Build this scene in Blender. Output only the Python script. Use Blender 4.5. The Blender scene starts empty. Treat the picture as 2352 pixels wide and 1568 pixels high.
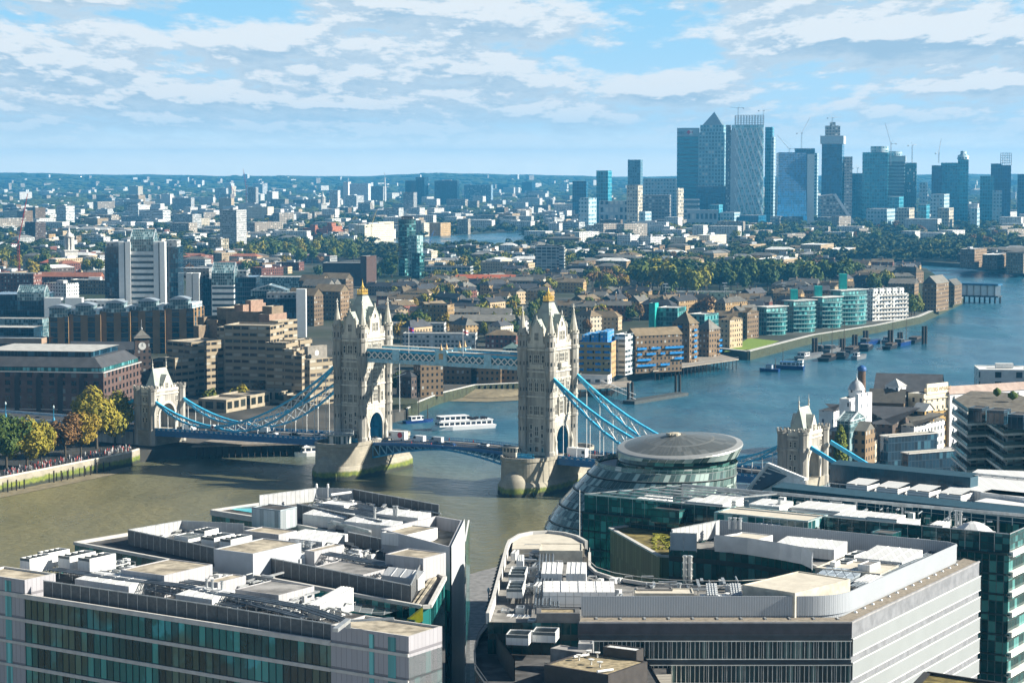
import bpy,bmesh,math,random
from math import sin,cos,tan,pi,radians,sqrt,atan2,floor
from mathutils import Vector,geometry
random.seed(11)
sc=bpy.context.scene
COL=sc.collection
# ---------------------------------------------------------------- camera
CH=117.5                      # eye height above the water
F=4950.0                      # focal length, in px of a 2352 px wide picture
PITCH=math.atan((784-385)/F)
cp,sp=cos(PITCH),sin(PITCH)
cam=bpy.data.cameras.new("camera");camo=bpy.data.objects.new("camera",cam);COL.objects.link(camo)
cam.sensor_width=36.0;cam.lens=36.0*F/2352
cam.clip_start=5;cam.clip_end=120000
camo.location=(0,0,CH);camo.rotation_euler=(pi/2-PITCH,0,0)
sc.camera=camo
# ---------------------------------------------------------------- light
SUN_EL=radians(29);SUN_AZ=radians(93)      # azimuth from +Y towards +X
S=Vector((sin(SUN_AZ)*cos(SUN_EL),cos(SUN_AZ)*cos(SUN_EL),sin(SUN_EL)))
sun=bpy.data.lights.new("sun",'SUN');suno=bpy.data.objects.new("sun",sun);COL.objects.link(suno)
sun.energy=5.0;sun.angle=radians(0.5);sun.color=(1.0,0.93,0.80)
suno.rotation_euler=(-S).to_track_quat('-Z','Y').to_euler()
w=bpy.data.worlds.new("World");sc.world=w;w.use_nodes=True
nt=w.node_tree;nd=nt.nodes;lk=nt.links
for n in list(nd):nd.remove(n)
def N(t,**k):
 n=nd.new(t)
 for a,b in k.items():setattr(n,a,b)
 return n
def MA(op,a,b=None,c=None):
 n=nd.new('ShaderNodeMath');n.operation=op
 for i,v in enumerate((a,b,c)):
  if v is None:continue
  if isinstance(v,(int,float)):n.inputs[i].default_value=v
  else:lk.new(v,n.inputs[i])
 return n.outputs[0]
def MIX(f,a,b):
 n=nd.new('ShaderNodeMix');n.data_type='RGBA'
 for i,v in ((0,f),(6,a),(7,b)):
  if isinstance(v,(int,float)):n.inputs[i].default_value=v
  elif isinstance(v,tuple):n.inputs[i].default_value=(*v[:3],1)
  else:lk.new(v,n.inputs[i])
 return n.outputs[2]
def RAMP(f,*st):
 n=nd.new('ShaderNodeMapRange');n.interpolation_type='SMOOTHSTEP'
 lk.new(f,n.inputs[0]);n.inputs[1].default_value,n.inputs[2].default_value=st[0],st[1]
 if len(st)>2:n.inputs[3].default_value,n.inputs[4].default_value=st[2],st[3]
 return n.outputs[0]
sky=N('ShaderNodeTexSky',sky_type='NISHITA',sun_disc=False)
sky.sun_elevation=SUN_EL;sky.sun_rotation=SUN_AZ;sky.altitude=100
sky.air_density=1.2;sky.dust_density=1.0;sky.ozone_density=2.0
tc=N('ShaderNodeTexCoord');sx=N('ShaderNodeSeparateXYZ');lk.new(tc.outputs['Generated'],sx.inputs[0])
X,Y,Z=sx.outputs
hz=MA('MAXIMUM',Z,0.0)
def NOI(vec,scale,det,rough=0.55,dist=0.0):
 n=N('ShaderNodeTexNoise');lk.new(vec,n.inputs['Vector']);n.inputs['Scale'].default_value=scale
 n.inputs['Detail'].default_value=det;n.inputs['Roughness'].default_value=rough;n.inputs['Distortion'].default_value=dist
 return n.outputs[0]
def MAPV(vec,loc,scl):
 m=N('ShaderNodeMapping');lk.new(vec,m.inputs[0]);m.inputs['Location'].default_value=loc;m.inputs['Scale'].default_value=scl
 return m.outputs[0]
# cumulus seen in perspective: each direction cuts a deck overhead; a few big banks sit where they stood that day
BANKS=((2030,95,340,40,.34),(1720,125,80,26,.18),(160,150,300,42,.13),(640,95,300,34,.13),(1060,45,240,40,.13),(960,165,260,24,.10),(470,225,150,26,.12),(820,240,90,18,.10),(150,10,260,30,.08),(1560,205,170,28,.09),(2200,200,220,26,.12),(1480,90,190,75,-.20),(540,20,170,36,-.12),(420,150,120,40,-.10),(1250,262,170,18,.10),(1500,225,140,18,.09),(300,285,300,16,.10),(760,310,240,14,.09),(2150,262,240,16,.10),(120,225,160,20,.09),(1050,330,260,10,.07))
AZ=MA('DIVIDE',X,MA('MAXIMUM',Y,.05))
def field(off):
 h=MA('ADD',hz,off);cx=N('ShaderNodeCombineXYZ');lk.new(MA('DIVIDE',AZ,MA('ADD',h,.12)),cx.inputs[0]);lk.new(MA('MULTIPLY',MA('LOGARITHM',MA('ADD',h,.05),2.71828),2.3),cx.inputs[1]);v=cx.outputs[0]
 f=MA('MULTIPLY',NOI(MAPV(v,(3.1,.4,0),(.8,1,1)),1.2,2,.5),.40);f=MA('ADD',f,MA('MULTIPLY',NOI(MAPV(v,(7.7,2.0,0),(1.0,1.0,1)),3.2,6,.60,0),.50));f=MA('ADD',f,MA('MULTIPLY',NOI(MAPV(v,(2.2,5.1,0),(1.4,1,1)),8.0,6,.62,0),.40))
 for px,py,rx,ry,am in BANKS:
  a=MA('DIVIDE',MA('SUBTRACT',AZ,(px-1176)/F),rx/F);b=MA('DIVIDE',MA('SUBTRACT',h,(385-py)/F),ry/F)
  f=MA('ADD',f,MA('MULTIPLY',MA('EXPONENT',MA('MULTIPLY',MA('ADD',MA('MULTIPLY',a,a),MA('MULTIPLY',b,b)),-1.0)),am))
 return f
c0=field(0.0);c2=field(.0052)
cover=RAMP(c0,.535,.68)
dense=RAMP(c0,.62,.84)
under=RAMP(MA('SUBTRACT',c2,c0),-.06,.035)      # more cloud above than here: an underside
ccol=MIX(MA('MULTIPLY',under,MA('ADD',.55,MA('MULTIPLY',dense,.45))),(.80,.83,.85),(.36,.51,.65))
skyc=N('ShaderNodeVectorMath',operation='SCALE');lk.new(sky.outputs[0],skyc.inputs[0]);skyc.inputs['Scale'].default_value=.06
blue=MIX(RAMP(Z,0.0,.085),(.56,.76,.90),(.30,.61,.86))
blue=MIX(RAMP(Z,0.0,.022),(1.5,1.42,1.2),blue)      # the air brightens towards the horizon
mixc=MIX(MA('MULTIPLY',cover,RAMP(Z,.004,.034,.08,.9)),blue,ccol)
fin=MIX(RAMP(Z,.12,.35),mixc,skyc.outputs[0])
bg=N('ShaderNodeBackground');lk.new(fin,bg.inputs[0]);bg.inputs[1].default_value=.52
out=N('ShaderNodeOutputWorld');lk.new(bg.outputs[0],out.inputs[0])
sc.view_settings.view_transform='Standard';sc.view_settings.look='None'
sc.view_settings.exposure=1.12;sc.view_settings.gamma=1.0
sc.cycles.use_denoising=True
sc.cycles.max_bounces=6;sc.cycles.diffuse_bounces=2;sc.cycles.glossy_bounces=3;sc.cycles.transmission_bounces=4;sc.cycles.volume_bounces=0
sc.cycles.caustics_reflective=False;sc.cycles.caustics_refractive=False;sc.cycles.sample_clamp_indirect=4
# ---------------------------------------------------------------- picture rays -> world points
def ray(px,py):
 a=(px-1176)/F;b=(784-py)/F
 return a,cp+b*sp,-sp+b*cp
def P(px,py,z=0.0):
 a,y,dz=ray(px,py);t=(z-CH)/dz
 return Vector((a*t,y*t,z))
def ZAT(py,Yd):
 _,y,dz=ray(1176,py)
 return CH+dz*Yd/y
def XAT(px,Yd,z):
 return (px-1176)/F*(cp*Yd+(CH-z)*sp)
# ---------------------------------------------------------------- meshes
class MB:
 def __init__(s):s.v=[];s.f=[];s.uv=[];s.sm=[]
 def face(s,pts,uv=None,smooth=False):
  i=len(s.v);s.v.extend([tuple(p) for p in pts]);s.f.append(tuple(range(i,i+len(pts))));s.uv.append(uv);s.sm.append(smooth)
  return s
 def mesh(s,vs,fs,smooth=False):
  i=len(s.v);s.v.extend([tuple(p) for p in vs])
  for f in fs:s.f.append(tuple(i+k for k in f));s.uv.append(None);s.sm.append(smooth)
  return s
 def box(s,c,d,rz=0.0):
  x,y,z=d[0]/2,d[1]/2,d[2]/2;ca,sa=cos(rz),sin(rz)
  vs=[]
  for k in range(8):
   a,b,e=(x if k & 1 else-x),(y if k & 2 else-y),(z if k & 4 else-z)
   vs.append((c[0]+a*ca-b*sa,c[1]+a*sa+b*ca,c[2]+e))
  return s.mesh(vs,[(0,2,3,1),(4,5,7,6),(0,1,5,4),(2,6,7,3),(0,4,6,2),(1,3,7,5)])
 def walls(s,poly,z0,z1,closed=True):
  n=len(poly);u=0.0
  for i in range(n if closed else n-1):
   a,b=poly[i],poly[(i+1) % n];L=math.hypot(b[0]-a[0],b[1]-a[1])
   s.face([(a[0],a[1],z0),(b[0],b[1],z0),(b[0],b[1],z1),(a[0],a[1],z1)],[(u,0),(u+L,0),(u+L,z1-z0),(u,z1-z0)])
   u += L
  return s
 def cap(s,poly,z,flip=False):
  pts=[Vector((p[0],p[1],0)) for p in poly]
  for t in geometry.tessellate_polygon([pts]):
   a,b,c=[pts[k] for k in t]
   up=(b-a).cross(c-a).z>0
   tt=t if up != flip else t[::-1]
   s.face([(pts[k].x,pts[k].y,z) for k in tt])
  return s
 def prism(s,poly,z0,z1,bottom=False):
  s.walls(poly,z0,z1);s.cap(poly,z1)
  if bottom:s.cap(poly,z0,True)
  return s
 def beam(s,p,q,w,h=None):
  h=h or w;p,q=Vector(p),Vector(q);d=q-p
  if d.length<1e-6:return s
  d.normalize();up=Vector((0,0,1)) if abs(d.z)<.95 else Vector((0,1,0))
  a=d.cross(up).normalized()*w/2;b=a.cross(d).normalized()*h/2
  vs=[p-a-b,p+a-b,p+a+b,p-a+b,q-a-b,q+a-b,q+a+b,q-a+b]
  return s.mesh(vs,[(0,1,2,3),(7,6,5,4),(0,4,5,1),(1,5,6,2),(2,6,7,3),(3,7,4,0)])
 def tube(s,p,q,r,n=8,r2=None,caps=True):
  p,q=Vector(p),Vector(q);d=(q-p).normalized();up=Vector((0,0,1)) if abs(d.z)<.95 else Vector((0,1,0))
  a=d.cross(up).normalized();b=a.cross(d).normalized();r2=r if r2 is None else r2
  vs=[]
  for k in range(n):
   t=2*pi*k/n;o=a*cos(t)+b*sin(t)
   vs += [p+o*r,q+o*r2]
  fs=[(2*k,2*((k+1) % n),2*((k+1) % n)+1,2*k+1) for k in range(n)]
  s.mesh(vs,fs,True)
  if caps:
   s.mesh([vs[2*k+1] for k in range(n)],[tuple(range(n))]);s.mesh([vs[2*k] for k in range(n)],[tuple(range(n))[::-1]])
  return s
 def lathe(s,c,prof,n=12,rot=0.0,smooth=True,sx=1,sy=1):
  vs=[]
  for r,z in prof:
   for k in range(n):
    t=2*pi*k/n+rot;vs.append((c[0]+r*cos(t)*sx,c[1]+r*sin(t)*sy,c[2]+z))
  fs=[]
  for j in range(len(prof)-1):
   for k in range(n):
    k2=(k+1) % n;fs.append((j*n+k,j*n+k2,(j+1)*n+k2,(j+1)*n+k))
  s.mesh(vs,fs,smooth)
  if prof[-1][0]>.01:s.mesh([vs[(len(prof)-1)*n+k] for k in range(n)],[tuple(range(n))])
  return s
 def build(s,name,m,parent=None,weld=False):
  o0=Vector(parent.get('_o',(0,0,0))) if parent else Vector((0,0,0))
  me=bpy.data.meshes.new(name)
  me.from_pydata([(x-o0.x,y-o0.y,z-o0.z) for x,y,z in s.v],[],s.f)
  uvl=me.uv_layers.new(name='UVMap');k=0;dat=[]
  for i,f in enumerate(s.f):
   uv=s.uv[i]
   if uv is None:
    p=[s.v[j] for j in f];a=Vector(p[1])-Vector(p[0]);b=Vector(p[2])-Vector(p[0]);nn=a.cross(b)
    if nn.length>0:nn.normalize()
    if abs(nn.z)<.7:
     t=Vector((-nn.y,nn.x,0));t=t.normalized() if t.length>1e-6 else Vector((1,0,0))
     uv=[(q[0]*t.x+q[1]*t.y,q[2]) for q in p]
    else:uv=[(q[0],q[1]) for q in p]
   for q in uv:dat += [q[0],q[1]]
  uvl.data.foreach_set('uv',dat)
  me.polygons.foreach_set('use_smooth',s.sm)
  if weld:
   bm=bmesh.new();bm.from_mesh(me);bmesh.ops.remove_doubles(bm,verts=bm.verts,dist=1e-4);bm.to_mesh(me);bm.free()
  me.materials.append(m);me.update()
  o=bpy.data.objects.new(name,me);COL.objects.link(o)
  if parent:o.parent=parent;o['_o']=tuple(o0)
  return o
def tag(o,label,cat,group=None):
 o['label']=label;o['category']=cat
 if group:o['group']=group
 return o
def thing(name,label,cat,loc=(0,0,0),group=None):
 o=bpy.data.objects.new(name,None);COL.objects.link(o);o.location=loc;o.empty_display_size=1
 o['_o']=(float(loc[0]),float(loc[1]),float(loc[2]))
 return tag(o,label,cat,group)
def struct(o,k='structure'):o['kind']=k;return o
def dup(o,loc=None,rz=None,label=None,group=None,scale=None,parent=None):
 c=o.copy();COL.objects.link(c)
 if parent is not None:c.parent=parent
 if loc is not None:c.location=loc
 if rz is not None:c.rotation_euler=(0,0,rz)
 if scale is not None:c.scale=scale if hasattr(scale,'__len__') else (scale,)*3
 if label:c['label']=label
 if group:c['group']=group
 for ch in KIDS.get(o.name,()):
  d=ch.copy();COL.objects.link(d);d.parent=c;cc=[]
  for g in KIDS.get(ch.name,()):
   e=g.copy();COL.objects.link(e);e.parent=d;cc.append(e)
 return c
KIDS={}
def proto(o):
 """remember a thing's parts so that it can be copied"""
 KIDS[o.name]=[c for c in COL.objects if c.parent == o]
 for c in KIDS[o.name]:KIDS[c.name]=[g for g in COL.objects if g.parent == c]
 return o
# ---------------------------------------------------------------- materials
MC={}
def newmat(name):
 global nd,lk
 m=bpy.data.materials.new(name);m.use_nodes=True;nd=m.node_tree.nodes;lk=m.node_tree.links
 b=nd['Principled BSDF']
 return m,b
def setc(sock,v):
 if isinstance(v,(int,float)):sock.default_value=v
 elif isinstance(v,tuple):sock.default_value=(*v[:3],1)
 else:lk.new(v,sock)
def mat(name,col,rough=.8,metal=0.0,var=.18,scale=.6,spec=.3,bump=0.0,streak=False,rnd=0.0):
 if name in MC:return MC[name]
 m,b=newmat(name)
 t=N('ShaderNodeTexCoord')
 vec=t.outputs['Object']
 if streak:vec=MAPV(vec,(0,0,0),(1,1,.12))
 n1=NOI(vec,scale,5,.6)
 fac=RAMP(n1,.3,.7,1-var,1+var)
 if rnd:
  oi=N('ShaderNodeObjectInfo');fac=MA('MULTIPLY',fac,RAMP(oi.outputs['Random'],0,1,1-rnd,1+rnd))
 vm=N('ShaderNodeVectorMath',operation='SCALE');vm.inputs[0].default_value=col[:3];lk.new(fac,vm.inputs['Scale'])
 lk.new(vm.outputs[0],b.inputs['Base Color'])
 b.inputs['Roughness'].default_value=rough;b.inputs['Metallic'].default_value=metal;b.inputs['Specular IOR Level'].default_value=spec
 if bump:
  bn=N('ShaderNodeBump');bn.inputs['Distance'].default_value=bump;lk.new(NOI(vec,scale*8,3),bn.inputs['Height']);lk.new(bn.outputs[0],b.inputs['Normal'])
 MC[name]=m
 return m
def facade(name,wall,glass,bay=3.0,flr=3.2,fw=.5,fh=.5,u0=0.0,v0=0.0,lit=.25,litc=(.5,.5,.47),grough=.12,wrough=.85,var=.12,slab=None,slabw=.12,rnd=0.0,split=0,metal=0.0,spec=.5,pv=(1.35,.6),patch=None):
 """a wall with a grid of window openings: every pane its own darkness, glass glossier than wall"""
 if name in MC:return MC[name]
 m,b=newmat(name)
 uv=N('ShaderNodeUVMap');uv.uv_map='UVMap';sx=N('ShaderNodeSeparateXYZ');lk.new(uv.outputs[0],sx.inputs[0])
 uu=MA('ADD',MA('DIVIDE',sx.outputs[0],bay),u0);vv=MA('ADD',MA('DIVIDE',sx.outputs[1],flr),v0)
 fu=MA('ABSOLUTE',MA('SUBTRACT',MA('FRACT',uu),.5));fv=MA('ABSOLUTE',MA('SUBTRACT',MA('FRACT',vv),.5))
 mask=MA('MULTIPLY',MA('LESS_THAN',fu,fw/2),MA('LESS_THAN',fv,fh/2))
 if split:mask=MA('MULTIPLY',mask,MA('GREATER_THAN',fu,split))
 cc=N('ShaderNodeCombineXYZ');lk.new(MA('FLOOR',uu),cc.inputs[0]);lk.new(MA('FLOOR',vv),cc.inputs[1])
 wn=N('ShaderNodeTexWhiteNoise',noise_dimensions='2D');lk.new(cc.outputs[0],wn.inputs[0])
 t=N('ShaderNodeTexCoord')
 fac=RAMP(NOI(t.outputs['Object'],.25,5,.6),.3,.7,1-var,1+var)
 if rnd:
  oi=N('ShaderNodeObjectInfo');fac=MA('MULTIPLY',fac,RAMP(oi.outputs['Random'],0,1,1-rnd,1+rnd))
 vm=N('ShaderNodeVectorMath',operation='SCALE');vm.inputs[0].default_value=wall[:3];lk.new(fac,vm.inputs['Scale'])
 wc=vm.outputs[0]
 if slab:
  sl=MA('GREATER_THAN',MA('ABSOLUTE',MA('SUBTRACT',MA('FRACT',vv),.5)),.5-slabw/2);wc=MIX(sl,wc,slab)
  if fh>1-slabw:mask=MA('MULTIPLY',mask,MA('SUBTRACT',1.0,sl))
 pane=MIX(MA('LESS_THAN',wn.outputs[0],lit),glass,litc)
 if patch:pane=MIX(RAMP(NOI(t.outputs['Object'],.11,4,.6),.53,.60,0,.85),pane,patch);pane=MIX(RAMP(NOI(MAPV(t.outputs['Object'],(40,3,9),(1,1,1)),.05,2,.5),.5,.6,0,.7),pane,(.07,.065,.03))  # patch: reflected teal painted into the pane colour, then brown areas
 pn=N('ShaderNodeVectorMath',operation='SCALE');lk.new(pane,pn.inputs[0]);lk.new(RAMP(wn.outputs[0],0,1,*pv),pn.inputs['Scale'])
 lk.new(MIX(mask,wc,pn.outputs[0]),b.inputs['Base Color'])
 lk.new(RAMP(mask,0,1,wrough,grough),b.inputs['Roughness'])
 b.inputs['Specular IOR Level'].default_value=spec;b.inputs['Metallic'].default_value=metal
 bn=N('ShaderNodeBump');bn.inputs['Distance'].default_value=.25;bn.invert=True;lk.new(mask,bn.inputs['Height']);lk.new(bn.outputs[0],b.inputs['Normal'])
 MC[name]=m
 return m
# ---------------------------------------------------------------- footprints
def foot(xl,xm,xr,yb,th=20,zg=5.0,dep=None,wid=None):
 """nearest corner at (xm, yb); left face reaches px xl, right face px xr; th = yaw in degrees"""
 c=P(xm,yb,zg);t=radians(th);k=(CH-zg)*sp
 a=(xl-1176)/F
 L=(c.x-a*(cp*c.y+k))/(cos(t)+a*cp*sin(t)) if wid is None else wid
 a=(xr-1176)/F;dn=sin(t)-a*cp*cos(t)
 R=(a*(cp*c.y+k)-c.x)/dn if dep is None else dep
 l=Vector((-cos(t),sin(t),0))*L;r=Vector((sin(t),cos(t),0))*R
 p=[c,c+r,c+r+l,c+l]
 return [Vector((q.x,q.y,0)) for q in p]
def inset(poly,d):
 n=len(poly);out=[]
 for i in range(n):
  p0,p1,p2=Vector(poly[i-1]),Vector(poly[i]),Vector(poly[(i+1) % n])
  e1=(p1-p0);e2=(p2-p1);e1.z=e2.z=0;e1.normalize();e2.normalize()
  n1=Vector((-e1.y,e1.x,0));n2=Vector((-e2.y,e2.x,0));m=(n1+n2)
  m=m/max(.3,(1+n1.dot(n2)))
  out.append(Vector((p1.x+m.x*d,p1.y+m.y*d,0)))
 return out
def mean(poly):return sum((Vector((p[0],p[1],0)) for p in poly),Vector())/len(poly)
def lerp(a,b,t):return a+(b-a)*t

# ---------------------------------------------------------------- generic buildings
def bldg(name,label,cat,xl,xm,xr,yt,wall,yb=None,zt=None,th=20,roof=None,kind='flat',group=None,dep=None,wid=None,zg=None,rh=3.0,plant=0,rim=.5,along=0):
 zg=ZG if zg is None else zg
 if yb is not None:
  p=foot(xl,xm,xr,yb,th,zg,dep,wid);zt=ZAT(yt,p[0].y) if zt is None else zt
 else:p=foot(xl,xm,xr,yt,th,zt,dep,wid)
 c=mean(p);t=thing(name,label,cat,(c.x,c.y,zg),group);q=[(v.x,v.y) for v in p]
 MB().walls(q,zg,zt).build('wall',wall,t)
 roofon(t,p,zt,roof,kind,rh,rim,along)
 if plant:
  rr=random.Random(int(xl*7+yt));L=p[3]-p[0];R=p[1]-p[0]
  for k in range(plant):
   a,b=rr.uniform(.15,.6),rr.uniform(.15,.6);w_,d_=rr.uniform(.1,.3),rr.uniform(.15,.3);h=rr.uniform(1.2,2.8)
   c0=p[0]+L*a+R*b;qq=[c0,c0+R*d_,c0+R*d_+L*w_,c0+L*w_]
   MB().prism([(v.x,v.y) for v in qq],zt-.3,zt+h).build('plant_room',rr.choice((PLANTA,PLANTB)),t)
 return t,p,zt
PLANTA=mat('plant_white',(.62,.63,.62),.6);PLANTB=mat('plant_grey',(.34,.35,.36),.7)
def roofon(t,p,zt,roof,kind='flat',rh=3.0,rim=.5,along=0,over=.4):
 L=p[3]-p[0];R=p[1]-p[0]
 if kind == 'flat':
  m=MB();i=inset(p,.35)
  for k in range(4):
   a,b,c,d=p[k],p[(k+1) % 4],i[(k+1) % 4],i[k]
   m.face([(a.x,a.y,zt),(b.x,b.y,zt),(c.x,c.y,zt),(d.x,d.y,zt)]);m.face([(d.x,d.y,zt),(c.x,c.y,zt),(c.x,c.y,zt-rim),(d.x,d.y,zt-rim)])
  m.cap([(v.x,v.y) for v in i],zt-rim);return m.build('roof',roof,t)
 o=inset(p,-over);m=MB();zz=lambda v,h:(v.x,v.y,h)
 if kind == 'pyr':
  c=mean(p)
  for k in range(4):m.face([zz(o[k],zt),zz(o[(k+1) % 4],zt),zz(c,zt+rh)])
  return m.build('roof',roof,t)
 # ridge along L (along=0) or R (along=1)
 if along == 0:a0,a1,b0,b1=o[3],o[0],o[2],o[1]     # eaves a: front edge, b: rear edge
 else:a0,a1,b0,b1=o[0],o[1],o[3],o[2]
 r0=(a0+b0)/2;r1=(a1+b1)/2
 if kind == 'hip':w_=(a0-b0).length*.45;d=(r1-r0).normalized();r0=r0+d*w_;r1=r1-d*w_
 F_=lambda pts:m.face(pts)
 if along == 0:F_([zz(a0,zt),zz(a1,zt),zz(r1,zt+rh),zz(r0,zt+rh)]);F_([zz(b1,zt),zz(b0,zt),zz(r0,zt+rh),zz(r1,zt+rh)])
 else:F_([zz(a0,zt),zz(a1,zt),zz(r1,zt+rh),zz(r0,zt+rh)]);F_([zz(b1,zt),zz(b0,zt),zz(r0,zt+rh),zz(r1,zt+rh)])
 if kind == 'hip':F_([zz(a1,zt),zz(b1,zt),zz(r1,zt+rh)]);F_([zz(b0,zt),zz(a0,zt),zz(r0,zt+rh)])
 ob=m.build('roof',roof,t)
 if kind == 'gable':
  q=p
  if along == 0:e=((q[0],q[1]),(q[2],q[3]))
  else:e=((q[3],q[0]),(q[1],q[2]))
  for a,b in e:c=(a+b)/2;MB().face([zz(a,zt),zz(b,zt),zz(c,zt+rh*.96)]).build('gable',t.children[0].data.materials[0] if t.children else roof,t)
 return ob
# ---------------------------------------------------------------- water and land
def water_mat(name,deep,shal):
 m,b=newmat(name)
 t=N('ShaderNodeTexCoord');v=t.outputs['Object']
 n1=NOI(MAPV(v,(0,0,0),(.010,.004,1)),1.0,4,.6)
 n2=NOI(MAPV(v,(0,0,0),(.05,.02,1)),1.0,4,.6)
 setc(b.inputs['Base Color'],MIX(RAMP(MA('ADD',MA('MULTIPLY',n1,.7),MA('MULTIPLY',n2,.3)),.4,.6),deep,shal))
 bc=b.inputs['Base Color'].links[0].from_socket;sx=N('ShaderNodeSeparateXYZ');lk.new(v,sx.inputs[0])
 ch=RAMP(MA('ADD',MA('ADD',sx.outputs[1],MA('MULTIPLY',sx.outputs[0],.8)),MA('MULTIPLY',n1,260)),780,1130)       # silty near the north quay; down the channel, reflected sky blue painted into the colour
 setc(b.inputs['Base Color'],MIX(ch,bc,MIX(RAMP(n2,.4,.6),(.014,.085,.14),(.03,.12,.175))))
 lk.new(RAMP(n1,.38,.62,.12,.36),b.inputs['Roughness']);b.inputs['IOR'].default_value=1.33;b.inputs['Specular IOR Level'].default_value=.4
 w1=NOI(MAPV(v,(0,0,0),(1,1,1)),.22,6,.62);w2=NOI(MAPV(v,(0,0,0),(1,.6,1)),.045,3,.5)
 bn=N('ShaderNodeBump');bn.inputs['Distance'].default_value=1.0;bn.inputs['Strength'].default_value=.8
 lk.new(MA('ADD',w1,MA('MULTIPLY',w2,1.5)),bn.inputs['Height']);lk.new(bn.outputs[0],b.inputs['Normal'])
 return m
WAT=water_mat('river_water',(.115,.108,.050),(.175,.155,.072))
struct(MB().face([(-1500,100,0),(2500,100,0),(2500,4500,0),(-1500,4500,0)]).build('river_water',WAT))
def ground_mat():
 m,b=newmat('ground')
 t=N('ShaderNodeTexCoord');v=t.outputs['Object']
 near=MIX(RAMP(NOI(v,.02,5,.6),.4,.6),(.045,.047,.045),(.10,.095,.085))
 far=MIX(RAMP(NOI(v,.0035,6,.65),.40,.62),(.030,.045,.022),(.10,.10,.09))
 sx=N('ShaderNodeSeparateXYZ');lk.new(v,sx.inputs[0])
 setc(b.inputs['Base Color'],MIX(RAMP(sx.outputs[1],900,1800),near,far));b.inputs['Roughness'].default_value=.95;b.inputs['Specular IOR Level'].default_value=.1
 return m
GRD=ground_mat()
ZG=4.6
nb=[P(x,y,0) for x,y in ((-260,1215),(-60,1150),(0,1131),(150,1100),(295,1070),(315,1062),(430,1049),(560,1044),(660,1034),(745,1012),(850,985),(905,970),(935,962),(955,948),(1010,925),(1090,905),
      (1194,900),(1330,889),(1433,879),(1510,856),(1600,835),(1650,818),(1720,826),(1844,793),(1872,786),(2015,763),(2112,742),(2160,720),(2211,696),(2200,682),(2160,650),(2128,626),(2060,612),(2000,603),(1900,599))]
fb=[P(x,y,0) for x,y in ((1900,596),(1997,598),(2123,609),(2230,616),(2352,633),(2460,650))]
R0=17500.0
arc=[Vector((R0*sin(a),R0*cos(a),0)) for a in [radians(30-60*k/40) for k in range(41)]]
land=nb+fb+[Vector((1800,2200,0))]+arc+[Vector((-2500,600,0))]
struct(MB().prism([(p.x,p.y) for p in land],-3.0,ZG).build('ground',GRD))
sb=[Vector(p) for p in ((-500,-250,0),(-138,380,0),(-60,514,0),(-8,600,0),(60,690,0),(107,751,0),(200,910,0),(430,1303,0),(900,1500,0),(900,-250,0))]
struct(MB().prism([(p.x,p.y) for p in sb[::-1]],-3.0,ZG).build('ground',mat('paving',(.20,.20,.20),.8,var=.25)))
# the far reach of the river, beyond the bend
reach=[P(x,y,ZG) for x,y in ((845,572),(905,580),(985,579),(1105,571),(1215,565),(1240,535),(1205,532),(1100,538),(1000,543),(930,550),(850,558))]
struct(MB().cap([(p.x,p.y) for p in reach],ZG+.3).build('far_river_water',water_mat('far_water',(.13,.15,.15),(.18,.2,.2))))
# wooded hills closing the view
CR_=((-500,396),(0,396),(200,399),(450,402),(700,404),(850,403),(950,399),(1030,396.5),(1120,397.5),(1250,402),(1400,404.5),(1700,405),(2000,403),(2200,399),(2352,398),(2900,397))
def crest(px):
 for (a,ya),(b,yb_) in zip(CR_,CR_[1:]):
  if a <= px <= b:return lerp(ya,yb_,(px-a)/(b-a))
 return 397
def hillz(x,y):
 if y<8500:return ZG
 px=1176+F*x/y;h=ZAT(crest(px),14500)-ZG;f=min(1,(y-8500)/6000);return ZG+h*f*f*(3-2*f)*(.96+.04*sin(px*.021)+.03*sin(px*.057+1))*(1-.12*sin(pi*f)*sin(px*.013+f*5))
m=MB();ys=[8500+6000*k/14 for k in range(15)]+[15500,16800];n=90;rows=[]
for y in ys:rows.append([Vector((u*y,y,(hillz(u*y,y) if y <= 14500 else hillz(u*y,14500)-(y-14500)*.03)+(.02 if y>8500 else .01))) for u in [-.36+.72*k/n for k in range(n+1)]])
for a,b in zip(rows,rows[1:]):
 for k in range(n):m.face([a[k],a[k+1],b[k+1],b[k]],smooth=True)
struct(m.build('hills',mat('hill_woodland',(.040,.060,.030),.95,var=.5,scale=.006),weld=True))
# ---------------------------------------------------------------- the bridge
BO=Vector((-57.7,830.5,0));BA=Vector((.863,-.505,0));BE=Vector((.505,.863,0));BR=atan2(-.505,.863)
ZD=12.5
def B(s,e,z):q=BO+BA*s+BE*e;return Vector((q.x,q.y,z))
STONE=mat('tower_stone',(.37,.35,.31),.85,var=.42,scale=.45,bump=.08,streak=True)
PALE=mat('dressed_stone',(.58,.55,.48),.8,var=.22,scale=.7,streak=True)
SLATE=mat('tower_slate',(.33,.37,.33),.6,var=.15,scale=.5)
GOLD=mat('gilding',(.72,.48,.12),.35,.6,var=.1)
BLUE=mat('bridge_blue',(.012,.13,.33),.4,var=.15,spec=.5)
SKYB=mat('bridge_light_blue',(.05,.42,.68),.45,var=.2,spec=.5)
PALEB=mat('walkway_pale_blue',(.38,.64,.76),.5,var=.16)
WHITE=mat('white_paint',(.78,.78,.76),.5,var=.06)
DARKW=mat('dark_pane',(.018,.024,.03),.15,var=.2,spec=.6)
ASPH=mat('asphalt',(.055,.055,.058),.9,var=.2)
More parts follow.
